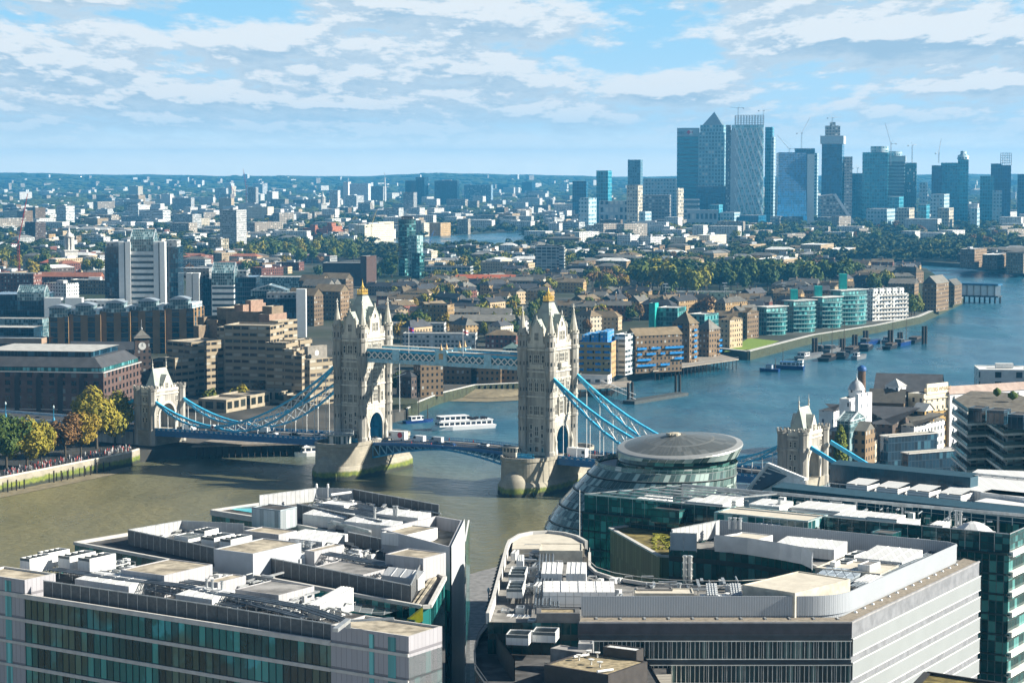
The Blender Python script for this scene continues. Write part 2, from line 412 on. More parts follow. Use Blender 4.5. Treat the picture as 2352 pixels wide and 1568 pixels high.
def pier_mat():
 m,b=newmat('pier_stone');t=N('ShaderNodeTexCoord');v=t.outputs['Object']
 g=N('ShaderNodeNewGeometry');sx=N('ShaderNodeSeparateXYZ');lk.new(g.outputs['Position'],sx.inputs[0])
 zz=MA('ADD',sx.outputs[2],MA('MULTIPLY',MA('SUBTRACT',NOI(v,.35,5,.65),.5),2.6))
 br=N('ShaderNodeTexBrick');uv=N('ShaderNodeUVMap');uv.uv_map='UVMap';lk.new(uv.outputs[0],br.inputs[0])
 br.inputs['Scale'].default_value=1;br.inputs['Brick Width'].default_value=1.8;br.inputs['Row Height'].default_value=.85;br.inputs['Mortar Size'].default_value=.03
 br.inputs['Color1'].default_value=(.42,.38,.30,1);br.inputs['Color2'].default_value=(.33,.30,.24,1);br.inputs['Mortar'].default_value=(.22,.20,.17,1)
 base=MIX(RAMP(NOI(v,.2,5,.6),.35,.7),br.outputs[0],(.26,.24,.19))
 alg=MIX(RAMP(NOI(v,.5,4,.6),.4,.65),(.10,.14,.02),(.19,.22,.03))
 c=MIX(RAMP(zz,3.8,2.6),base,alg);c=MIX(RAMP(zz,2.0,.9),c,(.025,.03,.018))
 setc(b.inputs['Base Color'],c);b.inputs['Roughness'].default_value=.8
 return m
PIER=pier_mat()
def wframe(parent,o,ux,uz,n,w,h,nl=1,fr=.22,rows=2,arch=False):
 """stone window frame with mullions, dark pane behind; o = centre on wall, ux = along-wall dir, n = outward"""
 o=Vector(o);ux=Vector(ux);uz=Vector((0,0,1));n=Vector(n);m=MB()
 def bar(a0,a1,b0,b1,dp=.22):
  vs=[]
  for dd in (-.05,dp):
   for a,b in ((a0,b0),(a1,b0),(a1,b1),(a0,b1)):vs.append(o+ux*a+uz*b+n*dd)
  if ux.cross(uz).dot(n)<0:m.mesh(vs,[(7,6,5,4),(0,4,5,1),(1,5,6,2),(2,6,7,3),(3,7,4,0)])
  else:m.mesh(vs,[(4,5,6,7),(0,1,5,4),(1,2,6,5),(2,3,7,6),(3,0,4,7)])
 W2,H2=w/2,h/2
 bar(-W2-fr,-W2,-H2-fr,H2+fr);bar(W2,W2+fr,-H2-fr,H2+fr);bar(-W2,W2,H2,H2+fr,.24);bar(-W2,W2,-H2-fr,-H2,.26)
 for k in range(1,nl):x=-W2+w*k/nl;bar(x-.09,x+.09,-H2,H2,.17)
 for k in range(1,rows):z=-H2+h*k/rows;bar(-W2,W2,z-.07,z+.07,.14)
 f=m.build('window',PALE,parent)
 p=MB();q=[o+ux*a+uz*b+n*.05 for a,b in ((-W2,-H2),(W2,-H2),(W2,H2),(-W2,H2))]
 p.face(q if ux.cross(uz).dot(n)>0 else q[::-1]);p.build('pane',DARKW,f)
 return f
def archface(m,p0,ux,n,W,z0,z1,aw,asp,nseg=12):
 """a wall W wide centred on p0 from z0 to z1 with an arched opening aw wide springing at asp"""
 p0=Vector(p0);ux=Vector(ux);up=Vector((0,0,1));r=aw/2
 pt=lambda a,z:p0+ux*a+up*(z-p0.z)
 arc_=[(r*cos(pi*k/nseg),asp+r*1.15*sin(pi*k/nseg)) for k in range(nseg+1)]   # right -> left
 def fc(l):
  q=[pt(*x) for x in l]
  m.face(q if ux.cross(up).dot(n)>0 else q[::-1])
 fc([(-W/2,z0),(-r,z0),(-r,asp),(-W/2,asp)]);fc([(r,z0),(W/2,z0),(W/2,asp),(r,asp)])
 for k in range(nseg):
  a,b=arc_[k],arc_[k+1];xa=W/2*cos(pi*k/nseg);xb=W/2*cos(pi*(k+1)/nseg)
  fc([a,(xa,asp if k == 0 else z1),(xb,z1 if k<nseg-1 else asp),b])
 fc([(W/2,asp),(W/2,z1),(W/2*cos(pi/nseg),z1)]);fc([(-W/2,z1),(-W/2,asp),(-W/2*cos(pi/nseg),z1)])
 return arc_
def ltower(name,label):
 t=thing(name,label,'bridge tower');hx,hy=5.6,8.5;T=lambda z:z-ZD
 body=MB()
 body.face([(-hx,-hy,0),(hx,-hy,0),(hx,-hy,44),(-hx,-hy,44)]);body.face([(hx,hy,0),(-hx,hy,0),(-hx,hy,44),(hx,hy,44)])
 arc=archface(body,(hx,0,0),(0,1,0),(1,0,0),2*hy,0,44,9.4,5.6)
 archface(body,(-hx,0,0),(0,-1,0),(-1,0,0),2*hy,0,44,9.4,5.6)
 body.cap([(-hx,-hy),(hx,-hy),(hx,hy),(-hx,hy)],40)
 body.build('wall',STONE,t)
 lin=MB();pr=[(4.7,0)]+arc+[(-4.7,0)]
 for k in range(len(pr)-1):
  a,b=pr[k],pr[k+1];lin.face([(-hx,a[0],a[1]),(hx,a[0],a[1]),(hx,b[0],b[1]),(-hx,b[0],b[1])][::-1])
 for x in (-4.2,-1.4,1.4,4.2):
  for k in range(len(pr)-1):
   a,b=pr[k],pr[k+1];lin.beam((x,a[0]*.96,a[1]*.98),(x,b[0]*.96,b[1]*.98),.3,.3)
 for sy in (-1,1):lin.box((0,sy*4.35,2.2),(9,.5,4.4))
 lin.build('archway_lining',mat('arch_blue',(.02,.22,.38),.5),t)
 for sx in (-1,1):       # stepped stone rings round the arch
  ring=MB()
  for rr,ex in ((1.02,.5),(1.12,.3),(1.22,.15)):
   for k in range(len(pr)-1):
    a,b=pr[k],pr[k+1]
    f=lambda q:(q[0]*rr,5.6+(q[1]-5.6)*rr if q[1]>5.6 else q[1])
    a2,b2=f(a),f(b);ring.beam((sx*(hx+ex-.2),a2[0],a2[1]),(sx*(hx+ex-.2),b2[0],b2[1]),.45,.42)
  ring.build('arch_moulding',PALE,t)
 st=MB()
 for z,pj,th in ((1.0,.35,2.0),(14.0,.3,.6),(14.9,.18,.5),(21.8,.3,.55),(28.4,.25,.4),(31.0,.45,.7),(32.2,.25,.5),(39.0,.5,.8),(39.9,.3,.4)):
  th=min(th,1.2)
  for sx in (-1,1):
   if z>11:st.box((sx*(hx+pj/2),0,z),(pj,2*hy,th))
   st.box((0,sx*(hy+pj/2),z),(2*hx,pj,th))
 for k in range(13):      # corbels under the cornice
  for sx in (-1,1):
   st.box((sx*(hx+.2),-7.2+k*1.2,28.0),(.4,.5,.9))
   if k<9:st.box((-4.8+k*1.2,sx*(hy+.2),28.0),(.5,.4,.9))
 for sx in (-1,1):       # band of carving over the arch
  for k in range(10):st.box((sx*(hx+.12),-5.4+k*1.2,12.9),(.3,.7,.8))
  st.box((sx*(hx+.1),0,12.9),(.2,13,1.3))
 st.build('string_course',PALE,t)
 bt=MB()
 for sx in (-1,1):
  bt.box((sx*hx,0,40.7),(.5,2*hy,1.0));bt.box((0,sx*hy,40.7),(2*hx,.5,1.0))
  for k in range(11):
   if abs(-6.5+k*1.3)>3:bt.box((sx*hx,-6.5+k*1.3,41.6),(.55,.7,.9))
  for k in range(7):
   if abs(-3.9+k*1.3)>2:bt.box((-3.9+k*1.3,sx*hy,41.6),(.7,.55,.9))
 bt.build('battlement',PALE,t)
 # turrets
 tm=MB();oc=pi/8
 tm.lathe((0,0,0),[(1.95,0),(1.95,1.8),(1.6,2.2),(1.6,13.6),(1.85,13.8),(1.85,14.6),(1.6,14.9),(1.6,21.4),(1.8,21.6),(1.8,22.1),(1.6,22.3),(1.6,27.5),(2.0,30.0),(2.1,31.6),(1.95,31.8),(1.95,38.6),(2.25,38.8),(2.25,39.8),(1.85,40.0),(1.8,43.8),(2.1,44.1),(2.1,44.6)],8,oc,False)
 spm=MB().lathe((0,0,44.6),[(1.75,0),(1.35,2.0),(.28,7.6),(.3,7.9)],8,oc,False)
 for k in range(8):spm.box((1.85*cos(oc*2*k),1.85*sin(oc*2*k),44.9),(.4,.4,.9),oc*2*k)
 fin=MB().lathe((0,0,52.4),[(.2,0),(.5,.3),(.2,.6),(.16,2.4),(.02,2.6)],6);fin.box((0,0,53.9),(1.1,.25,.3));fin.box((0,0,53.9),(.25,1.1,.3))
 slit=MB()
 for z in (41.2,34,24.5,17.5,10):
  rr=1.86 if z>39 else (1.98 if z>30 else 1.63)
  for k in range(8):slit.box((rr*.93*cos(oc*2*k),rr*.93*sin(oc*2*k),z),(.12,.35,1.9 if z>39 else 1.3),oc*2*k)
 for i,(x,y) in enumerate(((5.8,-8.75),(5.8,8.75),(-5.8,-8.75),(-5.8,8.75))):
  if i == 0:
   a=tm.build('turret',STONE,t);b1=spm.build('spire',mat('spire_stone',(.44,.42,.36),.8),a);b2=fin.build('finial',PALE,a);b3=slit.build('slit_window',DARKW,a)
   parts=(b1,b2,b3);a0=a
  else:
   a=a0.copy();COL.objects.link(a)
   for bb in parts:c=bb.copy();COL.objects.link(c);c.parent=a
  a.location=(x,y,0)
 # steep slate roof, crown
 r=MB();z0,z1=40.2,55.8
 b0=[(-5.7,-8.6),(5.7,-8.6),(5.7,8.6),(-5.7,8.6)];b1=[(-1.3,-2.0),(1.3,-2.0),(1.3,2.0),(-1.3,2.0)]
 for k in range(4):r.face([(*b0[k],z0),(*b0[(k+1) % 4],z0),(*b1[(k+1) % 4],z1),(*b1[k],z1)])
 rf=r.build('roof',SLATE,t)
 pl=MB().box((0,0,56.0),(2.7,3.8,.5));pl.box((0,0,54.6),(1.9,3.0,.25));pl.build('roof_crest',mat('lead_dark',(.10,.11,.12),.6),t)
 cr=MB()
 for x in (-1.1,0,1.1):
  for y in (-1.7,-.85,0,.85,1.7):
   if abs(x)>1 or abs(y)>1.6:cr.lathe((x,y,56.2),[(.18,0),(.3,.5),(.12,.9),(.25,1.4),(.02,2.2)],6)
 for sx in (-1,1):
  cr.box((sx*1.1,0,56.6),(.15,3.4,.7));cr.box((0,sx*1.7,56.6),(2.2,.15,.7))
  for sy in (-1,1):cr.beam((sx*1.0,sy*1.6,57.5),(0,0,60),.22)
 cr.lathe((0,0,57),[(.5,0),(.35,1.5),(.6,2.4),(.25,3.0),(.3,3.4),(.08,3.8),(.05,5.2)],8);cr.box((0,0,61.3),(.5,.12,.14))
 cr.build('crown',GOLD,t)
 # gabled dormers on all four faces
 for ax,sg,hw,out,zt in ((0,1,3.6,hx,51.5),(0,-1,3.6,hx,51.5),(1,-1,2.6,hy,49.8),(1,1,2.6,hy,49.8)):
  g=MB();R_=(lambda u,v,z:(sg*v,u,z)) if ax == 0 else (lambda u,v,z:(u,sg*v,z))
  fl=(ax == 0) == (sg>0)
  def fa(pts):
   q=[R_(*p) for p in pts];g.face(q if fl else q[::-1])
  ze=46.0;o=out+.12
  fa([(-hw,o,40.2),(hw,o,40.2),(hw,o,ze),(hw*.55,o,ze+(zt-ze)*.5),(0,o,zt),(-hw*.55,o,ze+(zt-ze)*.5),(-hw,o,ze)])
  fa([(hw,o,40.2),(hw,o-5,40.2),(hw,o-5,ze),(hw,o,ze)]);fa([(-hw,o-5,40.2),(-hw,o,40.2),(-hw,o,ze),(-hw,o-5,ze)])
  d=g.build('dormer',PALE,t)
  rr=MB()
  for s2 in (-1,1):
   q=[R_(s2*(hw+.2),o-.3,ze+.1),R_(0,o-.3,zt+.2),R_(0,o-5.6,zt+.2),R_(s2*(hw+.2),o-4.4,ze+.1)]
   rr.face(q);
   for k in range(5):a=k/5;rr.box(R_(s2*hw*(1-a),o,ze+(zt-ze)*a+.4),(.4,.4,.7))
  rr.build('dormer_roof',SLATE,d)
  pin=MB();
  for u in (-hw,hw):p=R_(u,o,ze);pin.lathe(p,[(.4,-2.5),(.4,.6),(.55,.7),(.05,2.6)],6)
  p=R_(0,o,zt);pin.lathe(p,[(.2,0),(.35,.6),(.05,1.8)],6);pin.build('pinnacle',PALE,d)
 # windows
 for sg in (-1,1):
  n=(0,sg,0);u=(1,0,0);y=sg*hy
  for x,z,w_,h_,nl,rw in ((0,35.6,2.0,2.9,3,2),(-2.6,35.6,.9,2.6,1,2),(2.6,35.6,.9,2.6,1,2),(-2.5,25.3,1.2,2.9,2,2),(0,25.3,1.3,3.2,2,2),(2.5,25.3,1.2,2.9,2,2),
    (0,16.8,1.9,3.0,3,2),(-2.3,16.8,1.1,2.8,2,2),(2.3,16.8,1.1,2.8,2,2),(-2.3,10.7,.9,1.6,1,1),(2.3,10.7,.9,1.6,1,1),(0,9.2,1.3,3.2,2,2),(0,6.0,1.7,1.8,3,1),
    (-2.3,7.6,.9,1.5,1,1),(2.3,7.6,.9,1.5,1,1),(-2.3,5.4,1.0,1.3,2,1),(2.3,5.4,1.0,1.3,2,1),(2.5,2.4,.9,1.6,1,1),(-2.5,2.4,.9,1.6,1,1),(0,43.8,1.6,2.6,3,2),(0,1.9,1.4,3.2,1,1)):
   wframe(t,(x,y+(sg*.12 if z>41 else 0),z),u,0,n,w_,h_,nl,rows=rw)
  MB().box((0,y+sg*.15,33.0),(5.6,.3,1.2)).box((0,y+sg*.25,32.9),(3.6,.5,.7)).build('carved_panel',PALE,t)
  n=(sg,0,0);u=(0,1,0);x=sg*hx
  for yy,z,w_,h_,nl,rw in ((-3.6,36.0,1.2,2.8,2,2),(0,36.0,3.2,2.8,4,2),(3.6,36.0,1.2,2.8,2,2),(0,26.0,3.0,4.4,4,3),(-4.6,25.2,1.3,3.0,2,2),(4.6,25.2,1.3,3.0,2,2),
    (0,17.6,3.0,4.4,4,3),(-4.6,17.0,1.4,3.6,2,2),(4.6,17.0,1.4,3.6,2,2),(-1.1,44.0,1.3,3.0,2,2),(1.1,44.0,1.3,3.0,2,2),(0,48.2,.8,1.4,1,1)):
   wframe(t,(x+(sg*.12 if z>41 else 0),yy,z),u,0,n,w_,h_,nl,rows=rw)
  bay=MB();bay.box((x+sg*.7,0,33.2),(1.4,5.0,1.7));
  for k in range(5):bay.box((x+sg*.5,-2+k,31.9),(.9,.45,1.0))
  bay.box((x+sg*.35,0,21.9),(.7,4.6,1.0));bay.box((x+sg*.2,0,14.4),(.4,9,.5))
  for k in (-1,1):bay.lathe((x+sg*.4,k*2.6,14.6),[(.4,0),(.5,.4),(.35,1),(.4,5.4),(.6,5.7),(.1,7.4)],6)
  bay.build('oriel_balcony',PALE,t)
  for k in (-1,1): # carved buttress statues by the arch
   MB().lathe((x+sg*.9,k*6.1,0),[(1.0,0),(1.0,2.2),(.8,2.5),(.75,5),(.9,5.2),(.08,8.2)],6).build('buttress',PALE,t)
 return proto(t)
nt_=ltower('bridge_tower','tall stone gothic bridge tower beside the round glass control cabin')
nt_.location=B(0,0,ZD);nt_.rotation_euler=(0,0,BR)
nt_['group']='gothic towers of the bridge'
st_=dup(nt_,B(82.3,0,ZD),BR,'tall stone gothic tower of the bridge nearest the round glass hall, gold crown on top')
# piers
def outline(hw,L,n=14):
 L0=L*.52;r=[]
 pts=[]
 for k in range(n+1):t=k/n;pts.append((hw*cos(t*pi/2) ** .75 if k<n else 0.0,L0+(L-L0)*sin(t*pi/2)))
 q=pts+[(-x,y) for x,y in pts[::-1][1:]]
 return q+[(-x,-y) for x,y in q]
def mkpier(label):
 t=thing('bridge_pier',label,'bridge pier',(0,0,0),'river piers of the bridge');m=MB()
 rings=[(10.5,27,-4),(10.3,26.7,3.2),(9.9,26.1,4.3),(9.4,25.5,5.0),(9.3,25.4,12.1),(9.6,25.7,12.3),(9.6,25.7,13.6)]
 ol=[outline(a,b) for a,b,z in rings]
 for j in range(len(rings)-1):
  n=len(ol[j]);u=0
  for k in range(n):
   a,b,c,d=ol[j][k],ol[j][(k+1) % n],ol[j+1][(k+1) % n],ol[j+1][k];L=math.hypot(b[0]-a[0],b[1]-a[1])
   if L>.01:m.face([(*a,rings[j][2]),(*b,rings[j][2]),(*c,rings[j+1][2]),(*d,rings[j+1][2])],[(u,rings[j][2]),(u+L,rings[j][2]),(u+L,rings[j+1][2]),(u,rings[j+1][2])]);u += L
 m.build('masonry',PIER,t)
 inn=outline(9.0,25.1)
 MB().cap(inn,12.5).build('deck_paving',mat('pier_paving',(.16,.15,.14),.9),t)
 pw=MB();pw.walls(inn[::-1],12.4,13.6)
 n=len(inn)
 for k in range(n):pw.face([(*ol[-1][k],13.6),(*ol[-1][(k+1) % n],13.6),(*inn[(k+1) % n],13.6),(*inn[k],13.6)])
 pw.build('parapet',STONE,t)
 for sg in (-1,1):
  MB().lathe((0,sg*23.8,0),[(5.8,-3),(5.7,2.0),(5.0,5.0),(3.6,7.4),(1.5,8.8),(.1,9.2)],18).build('cutwater',PIER,t)
 return proto(t)
p1=mkpier('pale stone river pier with green weed line under the tower by the control cabin')
p1.location=B(0,0,0);p1.rotation_euler=(0,0,BR)
dup(p1,B(82.3,0,0),BR,'pale stone river pier with domed cutwater beside the round glass hall')
# abutment towers
def abut(s0,label,side):
 t=thing('abutment_tower',label,'bridge tower',(0,0,0),'gatehouse towers at the bridge ends');hx,hy=3.8,9.2;zd=11.0
 w_=MB();g0=-2.0
 archface(w_,(hx,0,zd),(0,1,0),(1,0,0),2*hy,zd,26.5,10.0,15.6);archface(w_,(-hx,0,zd),(0,-1,0),(-1,0,0),2*hy,zd,26.5,10.0,15.6)
 for sg in (-1,1):
  w_.face([(-hx,-hy,zd),(hx,-hy,zd),(hx,-hy,26.5),(-hx,-hy,26.5)] if sg<0 else [(hx,hy,zd),(-hx,hy,zd),(-hx,hy,26.5),(hx,hy,26.5)])
 w_.cap([(-hx,-hy),(hx,-hy),(hx,hy),(-hx,hy)],26.4)
 w_.build('wall',STONE,t)
 MB().prism([(-hx-1,-hy-1.5),(hx+1,-hy-1.5),(hx+1,hy+1.5),(-hx-1,hy+1.5)],-3,zd+.02).build('plinth',PIER,t)
 ln=MB();r=5.0;ar=[(r,zd)]+[(r*cos(pi*k/12),15.6+r*1.15*sin(pi*k/12)) for k in range(13)]+[(-r,zd)]
 for k in range(len(ar)-1):
  a,b=ar[k],ar[k+1];ln.face([(-hx,a[0],a[1]),(hx,a[0],a[1]),(hx,b[0],b[1]),(-hx,b[0],b[1])][::-1])
 ln.build('archway_lining',STONE,t)
 for sg in (-1,1):
  rg=MB()
  for rr in (1.04,1.13):
   for k in range(len(ar)-1):
    f=lambda q:(q[0]*rr,15.6+(q[1]-15.6)*rr if q[1]>15.6 else q[1])
    a,b=f(ar[k]),f(ar[k+1]);rg.beam((sg*(hx+.15),*a),(sg*(hx+.15),*b),.5,.5)
  rg.build('arch_moulding',PALE,t)
 tw=MB().lathe((0,0,0),[(1.9,zd-6),(1.9,zd),(1.7,zd+.5),(1.7,20.5),(2.0,21.2),(2.0,22),(1.8,22.3),(1.8,26.8),(2.05,27.2),(2.05,28.0)],8,pi/8,False)
 for k in range(8):tw.box((1.9*cos(k*pi/4),1.9*sin(k*pi/4),28.5),(.35,.75,1.0),k*pi/4)
 tw.lathe((0,0,28),[(1.8,0),(.1,.2)],8,pi/8)
 for i,(x,y) in enumerate(((hx,-hy),(hx,hy),(-hx,-hy),(-hx,hy))):
  if i == 0:a0=tw.build('turret',STONE,t);sl=MB()
  a=a0 if i == 0 else a0.copy()
  if i:COL.objects.link(a)
  a.location=(x,y,0)
 bt=MB()
 for sg in (-1,1):
  bt.box((sg*hx,0,26.9),(.6,2*hy-4,1.2));bt.box((0,sg*hy,26.9),(2*hx-4,.6,1.2));bt.box((sg*(hx+.15),0,25.2),(.5,2*hy-4,.5));bt.box((0,sg*(hy+.15),21.6),(2*hx,.4,.7));bt.box((0,sg*(hy+.15),25.2),(2*hx,.5,.5))
  for k in range(7):
   if abs(-5.1+1.7*k)>2.4:bt.box((sg*hx,-5.1+1.7*k,28),(.65,1.0,1.0))
  for k in range(3):bt.box((-1.4+1.4*k,sg*hy,28),(1.0,.65,1.0))
 bt.build('battlement',PALE,t)
 rf=MB();e=[(-3.1,-6.2),(3.1,-6.2),(3.1,6.2),(-3.1,6.2)];z0,z1=26.5,35.2;rg=[(-.15,-4.4),(.15,-4.4),(.15,4.4),(-.15,4.4)]
 for k in range(4):rf.face([(*e[k],z0),(*e[(k+1) % 4],z0),(*rg[(k+1) % 4],z1),(*rg[k],z1)])
 r=rf.build('roof',SLATE,t)
 fi=MB();fi.box((0,0,z1+.1),(.35,8.8,.5))
 for y in (-4.3,4.3):fi.lathe((0,y,z1),[(.25,0),(.4,.8),(.15,1.4),(.3,2.2),(.1,2.8),(.04,4.4)],6)
 fi.build('finial',PALE,t)
 for sg in (-1,1):
  g=MB();x=sg*(hx+.1);q=[(x,-2.2,26.4),(x,2.2,26.4),(x,2.2,29.5),(x,0,33),(x,-2.2,29.5)];g.face(q if sg>0 else q[::-1])
  for s2 in (-1,1):g.face([(x,s2*2.2,26.4),(x-sg*3,s2*2.2,26.4),(x-sg*3,s2*2.2,29.5),(x,s2*2.2,29.5)]);g.face([(x,s2*2.4,29.4),(x,0,33.1),(x-sg*4.4,0,33.1),(x-sg*3,s2*2.4,29.4)])
  d=g.build('dormer',PALE,t);wframe(t,(x,0,28.6),(0,1,0),0,(sg,0,0),1.2,2.0,2)
  for yy in (-6.2,6.2):wframe(t,(sg*hx,yy,22.9),(0,1,0),0,(sg,0,0),.9,1.7,1);wframe(t,(sg*hx,yy,16),(0,1,0),0,(sg,0,0),.7,1.7,1)
  for xx in (-.8,.8):
   for zz in (23.4,19.0,15.0):wframe(t,(xx,sg*hy,zz),(1,0,0),0,(0,sg,0),.7,1.7,1)
 t.location=B(s0,0,0);t.rotation_euler=(0,0,BR)
 return proto(t)
a1=abut(-101,'squat stone gatehouse tower with green slate roof beside the quay trees',0)
dup(a1,B(183.3,0,0),BR,'squat stone gatehouse tower between the round glass hall and the white dome')
# decks of the side spans
def deckz(s):return ZD-.016*max(0,(-s if s<0 else s-82.3))
def sidespan(s0,s1,label):
 o=B((s0+s1)/2,0,0);t=thing('bridge_deck',label,'bridge deck',o,'roadway decks of the bridge');hw=9.6
 def bar(m,e0,e1,z0,z1):
  a,b=deckz(s0),deckz(s1)
  q=[B(s0,e0,a+z0),B(s0,e1,a+z0),B(s0,e1,a+z1),B(s0,e0,a+z1),B(s1,e0,b+z0),B(s1,e1,b+z0),B(s1,e1,b+z1),B(s1,e0,b+z1)]
  m.mesh(q,[(0,1,2,3),(7,6,5,4),(0,4,5,1),(1,5,6,2),(2,6,7,3),(3,7,4,0)])
 m=MB();bar(m,-hw+.3,hw-.3,-1.3,-.15);m.build('roadway',ASPH,t)
 m=MB();bar(m,-hw+.3,-5.6,-.15,.0);bar(m,5.6,hw-.3,-.15,0);m.build('footway',mat('footway',(.22,.22,.22),.9),t)
 for sg in (-1,1):
  m=MB();e=sg*hw;bar(m,e-.25,e+.25,-2.0,.15);bar(m,e-.4,e+.4,-2.1,-1.85);bar(m,e-.4,e+.4,-.55,-.35);m.build('girder',BLUE,t)
  m=MB();bar(m,e-.08,e+.08,.15,.95);bar(m,e-.18,e+.18,.95,1.15);m.build('parapet',mat('parapet_blue',(.03,.22,.45),.4),t)
  m=MB();n=int(abs(s1-s0)/2.4)
  for k in range(n):
   s=lerp(s0,s1,(k+.5)/n);z=deckz(s)+.55
   for s2 in (-1,1):
    m.beam(B(s-.55,e+s2*.13,z-.3),B(s+.55,e+s2*.13,z+.3),.08,.16);m.beam(B(s-.55,e+s2*.15,z+.3),B(s+.55,e+s2*.15,z-.3),.08,.16)
  m.build('parapet_lattice',WHITE,t)
 c=MB()
 for k in range(18):s=lerp(s0,s1,(k+.5)/18);c.beam(B(s,-hw,deckz(s)-1.7),B(s,hw,deckz(s)-1.7),.3,.7)
 c.build('cross_girder',BLUE,t)
 return t
sidespan(-9.3,-97.2,'blue edged road deck of the bridge between the cabin pier and the quay gatehouse')
sidespan(91.6,179.5,'blue edged road deck of the bridge running behind the round glass hall')
# suspension chains
def chain(s_t,dirn,e,label):
 """from the tower face at s_t out in direction dirn (+-1): long lattice link, pin, short link up to the gatehouse"""
 t=thing('suspension_chain',label,'suspension chain',B(s_t+dirn*40,e,0),'suspension chains of the bridge')
 L=60.5;zt,zp,za=42.5,14.2,23.5
 def up(u):return lerp(zt,zp,u)-4*5.2*u*(1-u)
 def lo(u):return lerp(zt,zp,u)-4*10.0*u*(1-u)*(1+.15*(u-.5))
 n=11;ch=MB();lat=MB();hg=MB()
 Q=lambda u,z:B(s_t+dirn*(L*u),e,z)
 for k in range(n):
  a,b=k/n,(k+1)/n
  ch.beam(Q(a,up(a)),Q(b,up(b)),.95,.75);ch.beam(Q(a,lo(a)),Q(b,lo(b)),.95,.75)
 for k in range(1,n):
  a=k/n;d=deckz(s_t+dirn*L*a)
  lat.beam(Q(a,up(a)),Q(a,lo(a)),.34)
  if k<n-1:b=(k+1)/n;lat.beam(Q(a,up(a)),Q(b,lo(b)),.3);lat.beam(Q(a,lo(a)),Q(b,up(b)),.3)
  if lo(a)>d+1:hg=MB();hg.tube(Q(a,lo(a)),Q(a,d),.13,6);hg.tube(Q(a,lo(a)-1.0),Q(a,lo(a)-.3),.3,6);hg.build('hanger',WHITE,t)
 lat.build('lattice',WHITE,t);lat=MB();M=31.0;pin=s_t+dirn*L
 u2=lambda u:lerp(zp,za,u)-4*1.6*u*(1-u);l2=lambda u:lerp(zp,za,u)-4*3.6*u*(1-u)
 Q2=lambda u,z:B(pin+dirn*M*u,e,z)
 for k in range(8):
  a,b=k/8,(k+1)/8;ch.beam(Q2(a,u2(a)),Q2(b,u2(b)),.95,.62);ch.beam(Q2(a,l2(a)),Q2(b,l2(b)),.95,.62)
  if k:
   lat.beam(Q2(a,u2(a)),Q2(a,l2(a)),.3);d=deckz(pin+dirn*M*a)
   if k<7:lat.beam(Q2(a,u2(a)),Q2(b,l2(b)),.26);lat.beam(Q2(a,l2(a)),Q2(b,u2(b)),.26)
   if l2(a)>d+.5:MB().tube(Q2(a,l2(a)),Q2(a,d),.13,6).build('hanger',WHITE,t)
 ch.build('chord',SKYB,t);lat.build('lattice',WHITE,t)
 j=MB();c=B(pin,e,zp);wd=BE*(-.6);j.tube(c+wd,c-wd,.95,12);r=j.build('pin_joint',WHITE,t)
 MB().tube(c+wd*1.15,c-wd*1.15,.55,10).build('roundel',mat('roundel_red',(.25,.02,.03),.5),r)
 # tie down to the road behind the gatehouse
 g=MB();s_g=s_t+dirn*101.5
 g.beam(B(s_g,e,22.8),B(s_g+dirn*30,e,7.5),1.0,1.3);g.build('land_tie',SKYB,t)
 return t
WL=('camera side','far side')
chain(-5.8,-1,-8.9,'blue lattice chain over the quay span, on its upstream edge by the control cabin')
chain(-5.8,-1,8.9,'blue lattice chain over the quay span, downstream one behind its twin')
chain(88.1,1,-8.9,'blue lattice chain falling behind the round glass hall, upstream one of two')
chain(88.1,1,8.9,'blue lattice chain falling towards the round glass hall, downstream one behind its twin')
